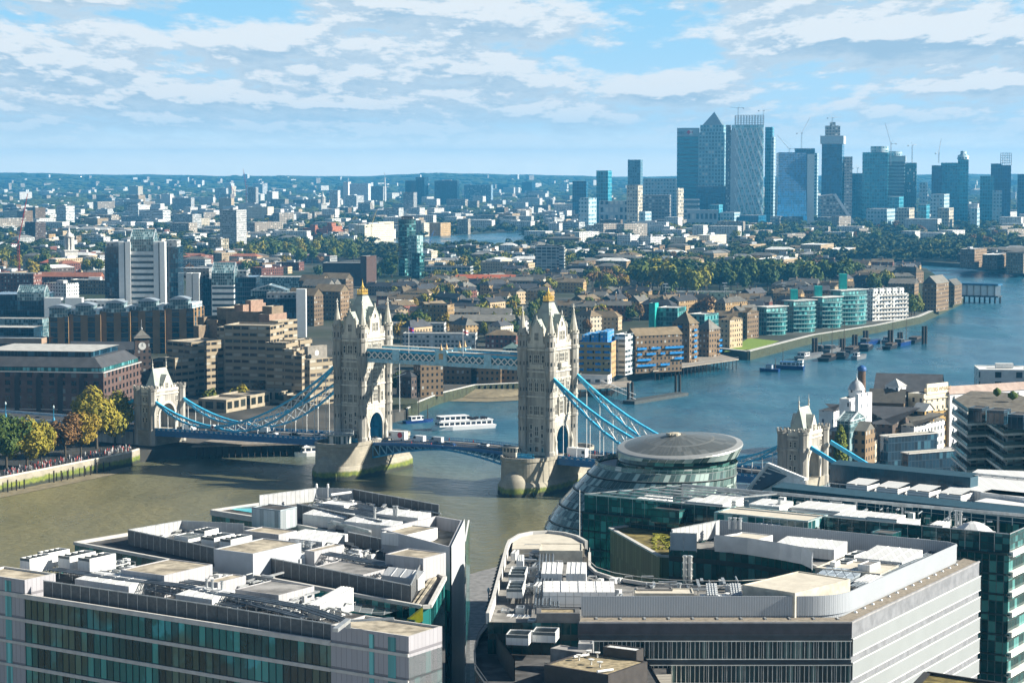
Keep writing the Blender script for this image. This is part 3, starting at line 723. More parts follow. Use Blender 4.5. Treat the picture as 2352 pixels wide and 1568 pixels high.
# high level walkways
def walkway(e,label):
 t=thing('high_walkway',label,'footbridge',B(41,e,43.6),'high walkways between the towers');s0,s1=5.6,76.7;hw=1.65
 X_=lambda sa,sb,ea,eb,za,zb,m:m.mesh([B(sa,ea,za),B(sb,ea,za),B(sb,eb,za),B(sa,eb,za),B(sa,ea,zb),B(sb,ea,zb),B(sb,eb,zb),B(sa,eb,zb)],[(3,2,1,0),(4,5,6,7),(0,1,5,4),(1,2,6,5),(2,3,7,6),(3,0,4,7)])
 m=MB();X_(s0,s1,e-hw,e+hw,43.60,44.80,m);X_(s0,s1,e-hw-.15,e+hw+.15,44.80,45.05,m);m.build('lower_girder',PALEB,t)
 m=MB()
 for k in range(46):
  for s2 in (-1,1):a=lerp(s0,s1,(k+.5)/46);X_(a-.3,a+.3,e+s2*(hw+.02),e+s2*(hw+.1),43.85,44.55,m) if s2>0 else X_(a-.3,a+.3,e-hw-.1,e-hw-.02,43.85,44.55,m)
 m.build('rivet_panel',mat('pale_panel',(.45,.60,.68),.5),t)
 m=MB();X_(s0,s1,e-hw+.5,e+hw-.5,45.00,47.80,m);m.build('glazing',mat('walkway_glass',(.07,.24,.33),.2,spec=.6),t)
 m=MB();X_(s0,s1,e-hw-.1,e+hw+.1,47.60,48.50,m);m.build('upper_girder',SKYB,t)
 m=MB();X_(s0,s1,e-hw+.2,e+hw-.2,48.50,48.95,m);m.build('roof',mat('walkway_roof',(.50,.49,.45),.8),t)
 n=26;st=(s1-s0)/n
 for s2 in (-1,1):
  m=MB()
  for k in range(n):
   a=s0+k*st;ee=e+s2*hw
   m.beam(B(a,ee,45.00),B(a+st,ee,47.70),.2,.46);m.beam(B(a,ee+s2*.03,47.70),B(a+st,ee+s2*.03,45.00),.2,.46)
  m.build('lattice',WHITE,t)
 for f in (.215,.5,.785):
  m=MB();c=lerp(s0,s1,f);w2=2.4 if f == .5 else 1.6
  for s2 in (-1,1):ee=e+s2*(hw+.15);X_(c-w2,c+w2,min(ee,ee+s2*.2),max(ee,ee+s2*.2),44.40,48.80 if f != .5 else 49.60,m)
  if f == .5:
   for s2 in (-1,1):
    for q in (-w2,w2):m.lathe(B(c+q,e+s2*(hw+.25),44.10),[(.3,0),(.3,4.4),(.42,4.5),(.3,4.8),(.36,5.1),(.08,5.5)],6)
  pn=m.build('panel',PALEB,t)
  if f == .5:
   g=MB()
   for s2 in (-1,1):p=B(c,e+s2*(hw+.3),49.50);g.lathe(p,[(.7,0),(.8,.4),(.4,.9),(.45,1.3),(.15,1.7),(.2,2.1),(.03,2.6)],8,sx=.8,sy=.8);g.box(B(c,e+s2*(hw+.4),47.20),(1.8,.12,2.2),BR)
   g.build('coat_of_arms',mat('arms',(.55,.36,.18),.5,.2),pn)
 return t
walkway(-6.6,'pale blue lattice walkway high between the towers, upstream one carrying two flagpoles')
walkway(6.6,'pale blue lattice walkway high between the towers, downstream one seen behind the first')
def flag(s,e,label,cols,z0=50.0,h=9.0):
 t=thing('flagpole',label,'flagpole',B(s,e,z0));MB().tube(B(s,e,z0),B(s,e,z0+h),.09,6,.05).build('pole',WHITE,t)
 m=MB();n=8;q=lambda u,v:B(s,e,z0+h-.2-v*1.9)+Vector((.8*u*2.4,.5*u*2.4*.4+.25*sin(u*7),-.5*u))
 for k in range(n):
  m.face([q(k/n,0),q(k/n,1),q((k+1)/n,1),q((k+1)/n,0)])
 f=m.build('flag',mat('flag_'+cols[0],cols[1],.8),t)
 m=MB();off=Vector((0,-.02,0))
 for k in range(n):a,b=k/n,(k+1)/n;m.face([q(a,.38)+off,q(a,.62)+off,q(b,.62)+off,q(b,.38)+off])
 m.face([q(.38,0)+off,q(.38,1)+off,q(.62,1)+off,q(.62,0)+off]);m.build('flag_cross',mat('flag_red',(.55,.02,.04),.8),f)
flag(27,-8.9,'white flagpole with blue red-crossed flag on the high walkway, nearer the cabin tower',('navy',(.03,.05,.25)),46.5,11.5)
flag(51,-8.9,'white flagpole with white red-crossed flag on the high walkway',('white',(.8,.8,.8)),46.5,11.5)
# bascule leaves
def leaf(s0,s1,label):
 o=B((s0+s1)/2,0,12);t=thing('bascule_leaf',label,'lifting bridge',o,'lifting bascule leaves');hw=7.6
 zz=lambda s:ZD+.9*(1-(abs(s-41.15)/31) ** 2);zb=lambda s:zz(s)-lerp(1.3,5.4,min(1,abs(s-41.15)/30.5) ** 1.5);n=10
 pts=[lerp(s0,s1,k/n) for k in range(n+1)]
 rd=MB();ft=MB();top=MB();bot=MB();lat={-1:MB(),1:MB()};par={-1:MB(),1:MB()};pl=MB()
 def seg(m,a,b,e0,e1,za0,za1,zb0,zb1):
  m.mesh([B(a,e0,za0),B(b,e0,zb0),B(b,e1,zb0),B(a,e1,za0),B(a,e0,za1),B(b,e0,zb1),B(b,e1,zb1),B(a,e1,za1)],[(3,2,1,0),(4,5,6,7),(0,1,5,4),(1,2,6,5),(2,3,7,6),(3,0,4,7)])
 for k in range(n):
  a,b=pts[k],pts[k+1]
  seg(rd,a,b,-hw,hw,zz(a)-.5,zz(a)-.15,zz(b)-.5,zz(b)-.15)
  for sg in (-1,1):
   e=sg*hw
   seg(ft,a,b,*sorted((sg*4.9,sg*(hw-.2))),zz(a)-.15,zz(a),zz(b)-.15,zz(b))
   seg(top,a,b,e-.3,e+.3,zz(a)-.9,zz(a)+.1,zz(b)-.9,zz(b)+.1);seg(bot,a,b,e-.35,e+.35,zb(a)-.3,zb(a)+.3,zb(b)-.3,zb(b)+.3)
   seg(par[sg],a,b,e-.1,e+.1,zz(a)+1.0,zz(a)+1.2,zz(b)+1.0,zz(b)+1.2)
   for q in range(4):s=lerp(a,b,q/4);par[sg].beam(B(s,e,zz(s)),B(s,e,zz(s)+1.1),.14);
   seg(par[sg],a,b,e-.06,e+.06,zz(a)+.15,zz(a)+.35,zz(b)+.15,zz(b)+.35)
   lat[sg].beam(B(a,e,zz(a)-.5),B(b,e,zb(b)),.3,.4);lat[sg].beam(B(a,e,zz(a)-.5),B(a,e,zb(a)),.35,.4)
  for e in (-2.5,2.5):seg(bot,a,b,e-.3,e+.3,zb(a)-.3,zb(a)+.3,zb(b)-.3,zb(b)+.3);seg(pl,a,b,e-.15,e+.15,zb(a),zz(a)-.4,zb(b),zz(b)-.4)
 rd.build('roadway',ASPH,t);ft.build('footway',mat('footway',(.22,.22,.22),.9),t);top.build('top_girder',BLUE,t);bot.build('bottom_chord',mat('chord_blue',(.03,.30,.55),.4),t);[lat[k].build('lattice',mat('lattice_blue',(.22,.45,.6),.5),t) for k in lat];[par[k].build('railing',BLUE,t) for k in par];pl.build('inner_girder',BLUE,t)
leaf(9.6,41.05,'blue lifting leaf of the bridge hinged on the pier with the control cabin')
leaf(72.7,41.25,'blue lifting leaf of the bridge hinged on the pier by the round glass hall')
# control cabins on the piers
def cabin(s,e,label,round_=True):
 c=B(s,e,ZD);t=thing('control_cabin',label,'cabin',c,'control cabins on the piers');n=14;pts=[(c.x+4.6*cos(2*pi*k/n),c.y+4.6*sin(2*pi*k/n)) for k in range(n)]
 MB().prism(pts,ZD,ZD+3.6).build('glass_wall',facade('cabin_glass',(.55,.60,.60),(.06,.10,.11),1.02,3.6,.9,.86,lit=.3),t)
 pr=[(c.x+5.5*cos(2*pi*k/20),c.y+5.5*sin(2*pi*k/20)) for k in range(20)]
 MB().prism(pr,ZD+3.6,ZD+4.1,True).build('roof',mat('cabin_roof',(.30,.33,.33),.6),t)
 m=MB()
 for k in range(20):a=pr[k];m.tube((a[0],a[1],ZD+4.1),(a[0],a[1],ZD+5.0),.05,4);b=pr[(k+1) % 20];m.beam((a[0],a[1],ZD+5),(b[0],b[1],ZD+5),.07)
 m.build('roof_railing',WHITE,t)
 m=MB();
 for k in range(8):a=B(s-6+k*2,e+5.6*(-1 if e<0 else 1)*.2,ZD)
 for k in range(9):p=B(s-4+k*1.4,e+6.5,ZD);m.tube(p,p+Vector((0,0,1.5)),.1,5)
 m.beam(B(s-4,e+6.5,ZD+1.4),B(s+7.2,e+6.5,ZD+1.4),.12,.25);m.beam(B(s-4,e+6.5,ZD+.5),B(s+7.2,e+6.5,ZD+.5),.1,.6);m.build('blue_railing',SKYB,t)
cabin(0,-16.2,'round glass control cabin with flat grey roof on the pier top')
t=thing('control_cabin','small square stone control cabin on the pier by the round glass hall','cabin',B(76,-15,ZD),'control cabins on the piers')
MB().box(B(75.5,-15,ZD+1.7),(5.5,4,3.4),BR).build('wall',facade('cab2',(.48,.44,.36),(.03,.05,.06),1.4,3.4,.6,.5,lit=.1),t)
MB().box(B(75.5,-15,ZD+3.6),(6.3,4.8,.35),BR).build('roof',mat('cab_roof',(.42,.38,.32),.8),t)
m=MB()
for k in range(12):p=B(79+k*.6*.9,-17,ZD);m.tube(p,p+Vector((0,0,1.8)),.1,5)
m.beam(B(79,-17,ZD+1.7),B(86,-17,ZD+1.7),.15,.3);m.beam(B(79,-17,ZD+.6),B(86,-17,ZD+.6),.12,.9);m.build('blue_railing',SKYB,t)
# approach viaduct to the north
t=thing('approach_viaduct','stone and blue approach road running past the trees from the bridge gatehouse','viaduct',B(-180,0,5))
m=MB();q=[B(-107,-10,0),B(-420,-10,0),B(-420,10,0),B(-107,10,0)];m.prism([(p.x,p.y) for p in q[::-1]],4,10.8);m.build('wall',STONE,t)
MB().cap([(p.x,p.y) for p in [B(-107,-9,0),B(-420,-9,0),B(-420,9,0),B(-107,9,0)][::-1]],10.85).build('roadway',ASPH,t)
for e in (-9.8,9.8):
 m=MB();m.beam(B(-107,e,11.3),B(-420,e,11.3),.35,1.1);m.build('parapet',mat('parapet_pale',(.42,.52,.60),.7),t)
 m=MB();m.beam(B(-107,e-.25,10.3),B(-420,e-.25,10.3),.2,.8);m.build('girder',BLUE,t)
def lamp(pos,label,z=0,h=6.5,group='blue lamp standards on the approach'):
 t=thing('street_lamp',label,'street lamp',pos,group);p=Vector(pos)
 MB().lathe(p,[(.55,0),(.55,.9),(.3,1.2),(.16,1.8),(.12,h-1.4),(.3,h-1.2)],8).build('post',mat('lamp_blue',(.03,.25,.42),.4),t)
 MB().lathe(p+Vector((0,0,h-1.2)),[(.25,0),(.42,.6),(.3,.9),(.05,1.3)],8).build('lantern',mat('lantern_glass',(.5,.6,.62),.3),t)
for s,w_ in ((-150,'nearest the bridge gatehouse'),(-177,'second from the gatehouse'),(-206,'third from the gatehouse')):lamp(B(s,-9.8,11.8),'blue cast iron lamp on the approach parapet, '+w_)
# ---------------------------------------------------------------- near office blocks
def poly_at(z,pts):return [Vector((q.x,q.y,0)) for q in (P(x,y,z) for x,y in pts)]
def pbox(m,xl,xm,xr,yt,zt,h,th=33,dep=None,wid=None,lid=None):
 p=foot(xl,xm,xr,yt,th,zt,dep,wid);m.prism([(q.x,q.y) for q in p],zt-h,zt);return p
def seamed(k,c,bay):return facade(k,tuple(v*.7 for v in c),c,bay,60,.95,1,lit=0,grough=.5,wrough=.6,pv=(1.03,.93),spec=.35,var=.1)
GREYCLAD=seamed('grey_cladding',(.42,.42,.44),1.1)
WHITEMET=seamed('white_metal',(.70,.71,.71),.9)
GRAVEL=mat('roof_gravel',(.36,.32,.25),.95,var=.45,scale=.35)
ROOFGREY=mat('roof_membrane',(.25,.245,.24),.9,var=.4,scale=.25)
ROOFDARK=mat('roof_dark',(.075,.075,.076),.9,var=.6,scale=.22)
MESHGREY=mat('plant_screen',(.13,.135,.14),.6,.3,var=.15,scale=1.5)
PIPE=mat('pipe_steel',(.50,.52,.53),.4,.6,var=.2)
TRAY=mat('cable_tray',(.16,.19,.22),.5,.4,var=.3)
CONC=mat('pale_concrete',(.52,.51,.49),.8,var=.1)
def tealglass(name,bay,flr,glass=(.006,.10,.10),lit=.14,litc=(.03,.20,.19),v0=0.0):
 return facade(name,(.02,.03,.03),glass,bay,flr,.94,.985,v0=v0,lit=lit,litc=litc,grough=.06,wrough=.4,spec=.7,pv=(1.7,.25))  # paler teal panes at random: reflections painted into the glass colour
def chiller(parent,xl,xm,xr,yt,zt,h=2.6,th=33,nf=4,raised=.8,dep=None):
 if dep is None and th <= 12:dep={1:4.5,2:5,3:7,4:8,5:2.5,10:4,12:7}.get(th,6)
 p=foot(xl,xm,xr,yt,th,zt,dep);m=MB();q=[(v.x,v.y) for v in p]
 m.walls(q,zt-h+raised,zt);inn=inset(p,.18);m.cap([(v.x,v.y) for v in inn],zt-.5)
 for k in range(4):
  a,b=p[k],p[(k+1) % 4];c,d=inn[(k+1) % 4],inn[k]
  m.face([(a.x,a.y,zt),(b.x,b.y,zt),(c.x,c.y,zt),(d.x,d.y,zt)]);m.face([(d.x,d.y,zt),(c.x,c.y,zt),(c.x,c.y,zt-.5),(d.x,d.y,zt-.5)])
 o=m.build('chiller',WHITEMET,parent)
 f=MB();long_=0 if (p[1]-p[0]).length<(p[3]-p[0]).length else 1
 e=(p[3]-p[0]) if long_ == 0 else (p[1]-p[0]);s_=(p[1]-p[0]) if long_ == 0 else (p[3]-p[0])
 for k in range(nf):
  c=p[0]+e*((k+.5)/nf)+s_*.5;r=min(e.length/nf,s_.length)*.42;f.lathe((c.x,c.y,zt-.5),[(r,0),(r,.3),(r*.8,.32),(.1,.2)],10)
  a=p[0]+e*(k/nf)+s_*.02;b=a+s_*.96;f.beam((a.x,a.y,zt-.25),(b.x,b.y,zt-.25),.12,.5)
 f.build('fan',mat('fan_dark',(.10,.12,.13),.5,.4),o)
 l=MB()
 for k in range(9):
  for t in (p[0],p[1],p[2],p[3]):pass
 for k in range(int(e.length/.8)):
  for ss in (.06,.94):c=p[0]+e*((k+.5)*.8/e.length)+s_*ss;l.beam((c.x,c.y,zt-h),(c.x,c.y,zt-h+raised),.1)
 l.build('stand',TRAY,o)
 return o
def screen(parent,pts,z0,z1,m=None,post=2.2,lean=0,name='plant_screen'):
 s=MB();pm=MB()
 for a,b in zip(pts,pts[1:]):
  a=Vector((a[0],a[1],0));b=Vector((b[0],b[1],0));L=(b-a).length;s.beam((a.x,a.y,(z0+z1)/2),(b.x,b.y,(z0+z1)/2),.12,z1-z0)
  n=max(1,int(L/post))
  for k in range(n+1):c=a+(b-a)*k/n;pm.beam((c.x,c.y,z0-.2),(c.x,c.y,z1+.15),.14)
  pm.beam((a.x,a.y,z1),(b.x,b.y,z1),.16)
 o=s.build(name,m or MESHGREY,parent);pm.build('post',PIPE,o);return o
def tray(parent,pts,z,w_=1.4):
 """a ladder of pipes and cable trays running over the roof"""
 m=MB();r=MB();V=[Vector((p.x,p.y,z)) for p in pts]
 for a,b in zip(V,V[1:]):
  d=(b-a).normalized();s_=d.cross(Vector((0,0,1)))
  for k,off in enumerate((-.5,-.28,-.05,.2,.45)):m.tube(a+s_*w_*off,b+s_*w_*off,.10 if k % 2 else .15,6)
  n=max(1,int((b-a).length/1.5))
  for k in range(n):
   c=a+(b-a)*(k/n);r.beam(c-s_*w_*.62-Vector((0,0,.2)),c+s_*w_*.62-Vector((0,0,.2)),.12)
   if k % 2 == 0:r.beam(c-s_*w_*.6,c-s_*w_*.6-Vector((0,0,1.3)),.1);r.beam(c+s_*w_*.6,c+s_*w_*.6-Vector((0,0,1.3)),.1)
 o=m.build('pipe_run',TRAY,parent);r.build('support',PIPE,o);return o
def roofbox(parent,xl,xm,xr,yt,zt,h,wall=None,top=None,th=33,name='plant_room',rim=.25,dep=None,wid=None):
 if dep is None and th <= 12:dep={1:4.5,2:5,3:7,4:8,5:2.5,10:4,12:7}.get(th,6)
 p=foot(xl,xm,xr,yt,th,zt,dep,wid);q=[(v.x,v.y) for v in p];i=inset(p,rim);m=MB().walls(q,zt-h,zt)
 for k in range(4):
  a,b,c,d=p[k],p[(k+1) % 4],i[(k+1) % 4],i[k]
  m.face([(a.x,a.y,zt),(b.x,b.y,zt),(c.x,c.y,zt),(d.x,d.y,zt)]);m.face([(d.x,d.y,zt),(c.x,c.y,zt),(c.x,c.y,zt-.2),(d.x,d.y,zt-.2)])
 o=m.build(name,wall or GREYCLAD,parent);MB().cap([(v.x,v.y) for v in i],zt-.15).build('roof',top or GRAVEL,o);return o
def leanroof(parent,xl,xm,xr,yt,zt,h,m=None,th=33,name='canopy_roof',rise=.9,dep=None):
 if dep is None and th <= 12:dep={1:4.5,2:5,3:7,4:8,5:2.5,10:4,12:7}.get(th,6)
 p=foot(xl,xm,xr,yt,th,zt,dep);g=MB();z=[zt,zt+rise,zt+rise,zt]
 for k in range(4):a,b=p[k],p[(k+1) % 4];g.face([(a.x,a.y,zt-h),(b.x,b.y,zt-h),(b.x,b.y,z[(k+1) % 4]),(a.x,a.y,z[k])])
 g.face([(p[k].x,p[k].y,z[k]) for k in range(4)])
 for k in range(1,4):   # standing seams
  a=p[0]+(p[3]-p[0])*k/4;b=p[1]+(p[2]-p[1])*k/4;g.beam((a.x,a.y,zt+.04),(b.x,b.y,zt+rise+.04),.08,.1)
 return g.build(name,m or WHITEMET,parent)
def curtain(parent,a,b,z0,z1,flr,bay,glass,band=None,bandh=.55,out=.25,mull=None):
 """glazed front between a and b: panes, slab bands, mullions. a->b runs with the inside on its left"""
 a=Vector((a[0],a[1],0));b=Vector((b[0],b[1],0));d=(b-a);L=d.length;d.normalize();n=Vector((d.y,-d.x,0))
 g=MB();g.face([(a.x,a.y,z0),(b.x,b.y,z0),(b.x,b.y,z1),(a.x,a.y,z1)],[(0,0),(L,0),(L,z1-z0),(0,z1-z0)]);o=g.build('glass_front',glass,parent)
 bm_=MB();z=z1
 while z>z0:
  p=a+n*out/2;q=b+n*out/2;bm_.beam((p.x,p.y,z),(q.x,q.y,z),out,bandh);z -= flr
 bm_.build('slab_band',band or CONC,o)
 mm=MB();k=0
 while k*bay <= L:
  c=a+d*(k*bay)+n*.06;mm.beam((c.x,c.y,z0),(c.x,c.y,z1),.09,.12);k += 1
 mm.build('mullion',mull or mat('mullion_dark',(.03,.04,.04),.5),o)
 return o
ZA=42.0
# --- block A, the nearest
A0,A1=P(-60,1352,ZA),P(760,1477,ZA);A2=P(939,1504.6,ZA)
ad=(A1-A0).normalized();an=Vector((-ad.y,ad.x,0))          # an points away from the camera
t=thing('office_block','nearest glass office block with grey clad end box and roof plant behind mesh screens','office building',A0+an*10,'glass office blocks by the river');bA=t
wid=23.0
bp=[A0,A1,A2,A2+an*9,A1+an*12+ad*6,A1+an*wid,A0+an*wid]
MB().walls([(p.x,p.y) for p in [A2,A2+an*9,A1+an*12+ad*6,A1+an*wid,A0+an*wid,A0]],ZG,ZA-.3,False).build('rear_wall',tealglass('glass_rear',1.5,4.2),t)
MB().cap([(p.x,p.y) for p in bp],ZA-.6).build('roof',ROOFDARK,t)
bL=P(57.5,1370,ZA)
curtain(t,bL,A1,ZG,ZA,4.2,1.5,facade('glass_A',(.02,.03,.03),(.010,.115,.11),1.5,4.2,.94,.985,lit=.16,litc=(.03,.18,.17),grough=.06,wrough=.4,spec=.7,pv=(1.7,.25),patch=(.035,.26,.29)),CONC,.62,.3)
m=MB();m.beam((bL.x,bL.y,ZA+.25),(A1.x,A1.y,ZA+.25),.5,.5);m.beam((A0.x,A0.y,ZA+.25),(bL.x,bL.y,ZA+.25),.5,.5);m.build('parapet',CONC,t)
PANEL=facade('grey_panels',(.20,.195,.215),(.36,.355,.385),1.05,4.2,.965,.90,lit=0,grough=.5,wrough=.6,spec=.35,var=.04,pv=(1.04,.97))
def endbox(parent,a,b,dep,zt,strips):
 q=[a,b,b+an*dep,a+an*dep];m=MB().walls([(p.x,p.y) for p in q],ZG,zt);o=m.build('end_box',PANEL,parent)
 i=inset(q,.35);c=MB().cap([(p.x,p.y) for p in i],zt-.35);c.build('roof',GRAVEL,o)
 r=MB()
 for k in range(4):A_,B_,C_,D_=q[k],q[(k+1) % 4],i[(k+1) % 4],i[k];r.face([(A_.x,A_.y,zt),(B_.x,B_.y,zt),(C_.x,C_.y,zt),(D_.x,D_.y,zt)]);r.face([(D_.x,D_.y,zt),(C_.x,C_.y,zt),(C_.x,C_.y,zt-.4),(D_.x,D_.y,zt-.4)])
 r.build('coping',CONC,o)
 g=MB();L=(b-a).length;d=(b-a).normalized()
 for s0,s1 in strips:
  p0=a+d*L*s0-an*.06;p1=a+d*L*s1-an*.06
  g.face([(p0.x,p0.y,ZG),(p1.x,p1.y,ZG),(p1.x,p1.y,zt-.5),(p0.x,p0.y,zt-.5)],[(s0*L,0),(s1*L,0),(s1*L,zt-ZG),(s0*L,zt-ZG)])
 if strips:g.build('glass_strip',facade('teal_strip',(.04,.10,.11),(.10,.36,.38),.7,4.2,1.0,.93,lit=.4,litc=(.14,.45,.46),grough=.15),o)
 bb=MB();z=ZA
 while z>ZG:p0,p1=a-an*.12,b-an*.12;bb.beam((p0.x,p0.y,z),(p1.x,p1.y,z),.25,.5);z -= 4.2
 bb.build('slab_band',CONC,o);return o
endbox(t,A1,A2,9,ZA+3.0,((.5,.565),(.74,.84)))
endbox(t,A0,bL,7.5,ZA+3.0,((.1,.22),(.62,.74)))
sA0=P(94,1364,ZA);sA1=P(640,1461,ZA);sA2=P(752,1472,ZA)
screen(t,[bL+an*2.6+ad*2,bL+an*2.6+(A1-bL)*.62,A1+an*1.6-ad*.4],ZA-.4,ZA+2.7)
for x in ((46,68,120,1283,1),(86,110,160,1270,1),(133,160,220,1278,1),(179,206,266,1283,1)):chiller(t,x[0],x[1],x[2],x[3],ZA+4.2,3.6)
roofbox(t,277,377,488,1321,ZA+3.4,4.0)
leanroof(t,172,296,347,1346,ZA+2.0,2.4,rise=.5);leanroof(t,403,487,540,1376,ZA+2.0,2.4,rise=.5)
roofbox(t,470,500,565,1337,ZA+2.6,3);leanroof(t,706,735,812,1391,ZA+2.0,2.4,rise=1.6)
roofbox(t,540,640,722,1366,ZA+2.2,2.8,top=ROOFGREY,rim=.1)
tray(t,[P(118,1303,ZA+2.5),P(300,1328,ZA+2.5),P(420,1342,ZA+2.5),P(500,1362,ZA+2.2),P(590,1376,ZA+2.2),P(690,1398,ZA+1.9),P(790,1436,ZA+1.5)],ZA+2.3,2.2)
tray(t,[P(200,1302,ZA+2),P(460,1350,ZA+2),P(700,1412,ZA+2)],ZA+1.6,1.6)
tray(t,[P(350,1352,ZA+1),P(560,1395,ZA+1)],ZA+1.2,3.0);tray(t,[P(390,1336,ZA+1),P(470,1348,ZA+1)],ZA+1.6,2.4)
def flues(parent,pts,z0,h,r=.22):
 for x,y in pts:
  p=P(x,y,z0);m=MB();m.tube(p,p+Vector((0,0,h)),r,8);m.tube(p+Vector((0,0,h*.75)),p+Vector((0,0,h*.82)),r*1.5,8);m.tube(p+Vector((0,0,h)),p+Vector((0,0,h+.12)),r*1.6,8);m.build('flue',PIPE,parent)
flues(t,((475,1352),(488,1354),(510,1357)),ZA+2.2,1.7)
m=MB()       # window cleaning cradle arm lying on the end box
c=P(800,1442,ZA+3);e=P(905,1424,ZA+4.5);m.beam((c.x,c.y,ZA+4.2),(e.x,e.y,ZA+4.8),.35);m.beam((c.x,c.y,ZA+3),(c.x,c.y,ZA+4.4),.8,.5);c2=P(770,1448,ZA+4);m.beam((c2.x,c2.y,ZA+4.1),(c.x,c.y,ZA+4.3),.9,.6)
m.build('cleaning_cradle',PIPE,t)
# --- block B, the middle
t=thing('office_block','middle glass office block with white chillers and big grey plant room on its roof','office building',P(600,1330,ZA),'glass office blocks by the river');bB=t
B0=P(171.6,1250,ZA);B1=B0+ad*((P(986,1394,ZA)-B0).dot(ad));B2=P(1022,1330,ZA)
bp=[B0,P(970,1397,ZA),P(987,1396,ZA),B2,P(880,1262,ZA),P(520,1208,ZA),P(297,1229,ZA)]
MB().walls([(p.x,p.y) for p in bp],ZG,ZA).build('glass_wall',tealglass('glass_B',1.5,4.2,lit=.2),t)
MB().cap([(p.x,p.y) for p in bp],ZA-.02).build('roof',ROOFDARK,t)
m=MB()
for a,b in zip(bp,bp[1:]+bp[:1]):m.beam((a.x,a.y,ZA+.3),(b.x,b.y,ZA+.3),.7,.6)
m.build('parapet',CONC,t)
m=MB();q=[A1+an*wid,P(968,1400,ZA),P(600,1318,ZA),P(560,1332,ZA)]
A9=A1-ad*9;q=[A0+an*wid,A9+an*wid,A9+an*(wid+9),A0+an*(wid+9)]
m.face([(p.x,p.y,ZA-1.0) for p in q]);m.build('atrium_roof',facade('atrium_glazing',(.30,.32,.33),(.05,.07,.075),2.2,3.5,.93,.93,lit=.25,litc=(.16,.18,.19),grough=.12),t)
screen(t,[P(597,1312,ZA),P(943,1383,ZA)],ZA,ZA+3.0);screen(t,[P(943,1383,ZA),P(972,1318,ZA)],ZA,ZA+3.0)
screen(t,[P(295,1250,ZA),P(492,1293,ZA)],ZA,ZA+3.0);screen(t,[P(295,1250,ZA),P(418,1228,ZA),P(560,1236,ZA)],ZA,ZA+3.0,mat('screen_pale',(.45,.46,.47),.6,var=.1),1.2)
for x in ((400,432,460,1232),(445,470,502,1219),(462,492,539,1235),(505,530,579,1239)):chiller(t,*x,ZA+3.8,3.0)
roofbox(t,492,581,692,1271,ZA+4.6,4.8,mat('blue_grey_clad',(.42,.45,.49),.6,var=.05));roofbox(t,700,722,790,1266,ZA+3.0,3.2);roofbox(t,711,834,900,1319,ZA+1.9,2,top=ROOFGREY,rim=.1)
leanroof(t,877,960,975,1330,ZA+2.0,2,rise=1.2);leanroof(t,610,690,740,1283,ZA+1.6,1.8,rise=.5);leanroof(t,640,740,800,1244,ZA+1.6,1.8,rise=.4)
roofbox(t,885,972,1024,1282,ZA+4.2,4.6);roofbox(t,560,640,682,1227,ZA+2.8,3)
tray(t,[P(690,1262,ZA+2),P(780,1278,ZA+2),P(840,1296,ZA+1.5),P(900,1307,ZA+1.5)],ZA+2.2,2.4);tray(t,[P(560,1238,ZA+2),P(690,1262,ZA+2)],ZA+2.2,2);tray(t,[P(840,1296,ZA+1),P(862,1330,ZA+1)],ZA+1.4,2.6)
flues(t,((683,1270),(695,1271),(713,1273)),ZA+1,2.4,.3)
screen(t,[P(800,1250,ZA),P(905,1272,ZA)],ZA,ZA+2.6)
y_=[P(865,1440,ZA-2),P(969,1398,ZA-2)]
Yk=359;k_=[Vector((XAT(x,Yk,40),Yk,ZAT(y,Yk))) for x,y in ((908,1450),(968,1424),(968,1394),(920,1432))];m=MB();m.mesh(k_+[v+Vector((.3,-.6,0)) for v in k_],[(7,6,5,4),(0,4,5,1),(1,5,6,2),(2,6,7,3),(3,7,4,0)])
m.build('yellow_beam',mat('yellow_paint',(.80,.66,.02),.5),t)
# terrace with gravel strips on the end
m=MB()
for k,(c,mt) in enumerate(((.15,'a'),(.5,'b'))):
 a,b=P(960-10*k,1394-6*k,ZA),P(1005-8*k,1326-2*k,ZA);m.beam((a.x-1+k*1.4,a.y,ZA+.12),(b.x-1+k*1.4,b.y,ZA+.12),.7,.2)
m.build('gravel_strip',GRAVEL,t)
# --- block C, nearest the river
t=thing('office_block','farthest glass office block whose white wedge end rises above the river','office building',P(780,1200,ZA),'glass office blocks by the river');bC=t
zc=ZA+4.5;C1=P(874.6,1214,zc);C2=P(1033.5,1255.6,zc);C3=P(1064,1194.5,zc)
bp=[P(486,1174,ZA),P(640,1198,ZA),P(870,1246,ZA),Vector((C2.x,C2.y,0)),Vector((C3.x,C3.y,0)),P(1010,1190,ZA),P(812,1152,ZA),P(600,1158,ZA)]
MB().walls([(p.x,p.y) for p in bp],ZG,ZA).build('glass_wall',tealglass('glass_C',1.5,4.2,lit=.2),t)
MB().cap([(p.x,p.y) for p in bp],ZA-.02).build('roof',ROOFDARK,t)
m=MB()
for a,b in zip(bp[:3],bp[1:3]):m.beam((a.x,a.y,ZA-.2),(b.x,b.y,ZA-.2),.8,1.2)
m.beam((bp[0].x,bp[0].y,ZA),(bp[7].x,bp[7].y,ZA),.7,.9);m.build('parapet',CONC,t)
MB().cap([(p.x,p.y) for p in [P(530,1170,ZA),P(582,1178,ZA),P(582,1162,ZA),P(545,1165,ZA)]],ZA+.1).build('skylight',mat('skylight_teal',(.03,.42,.46),.2),t)
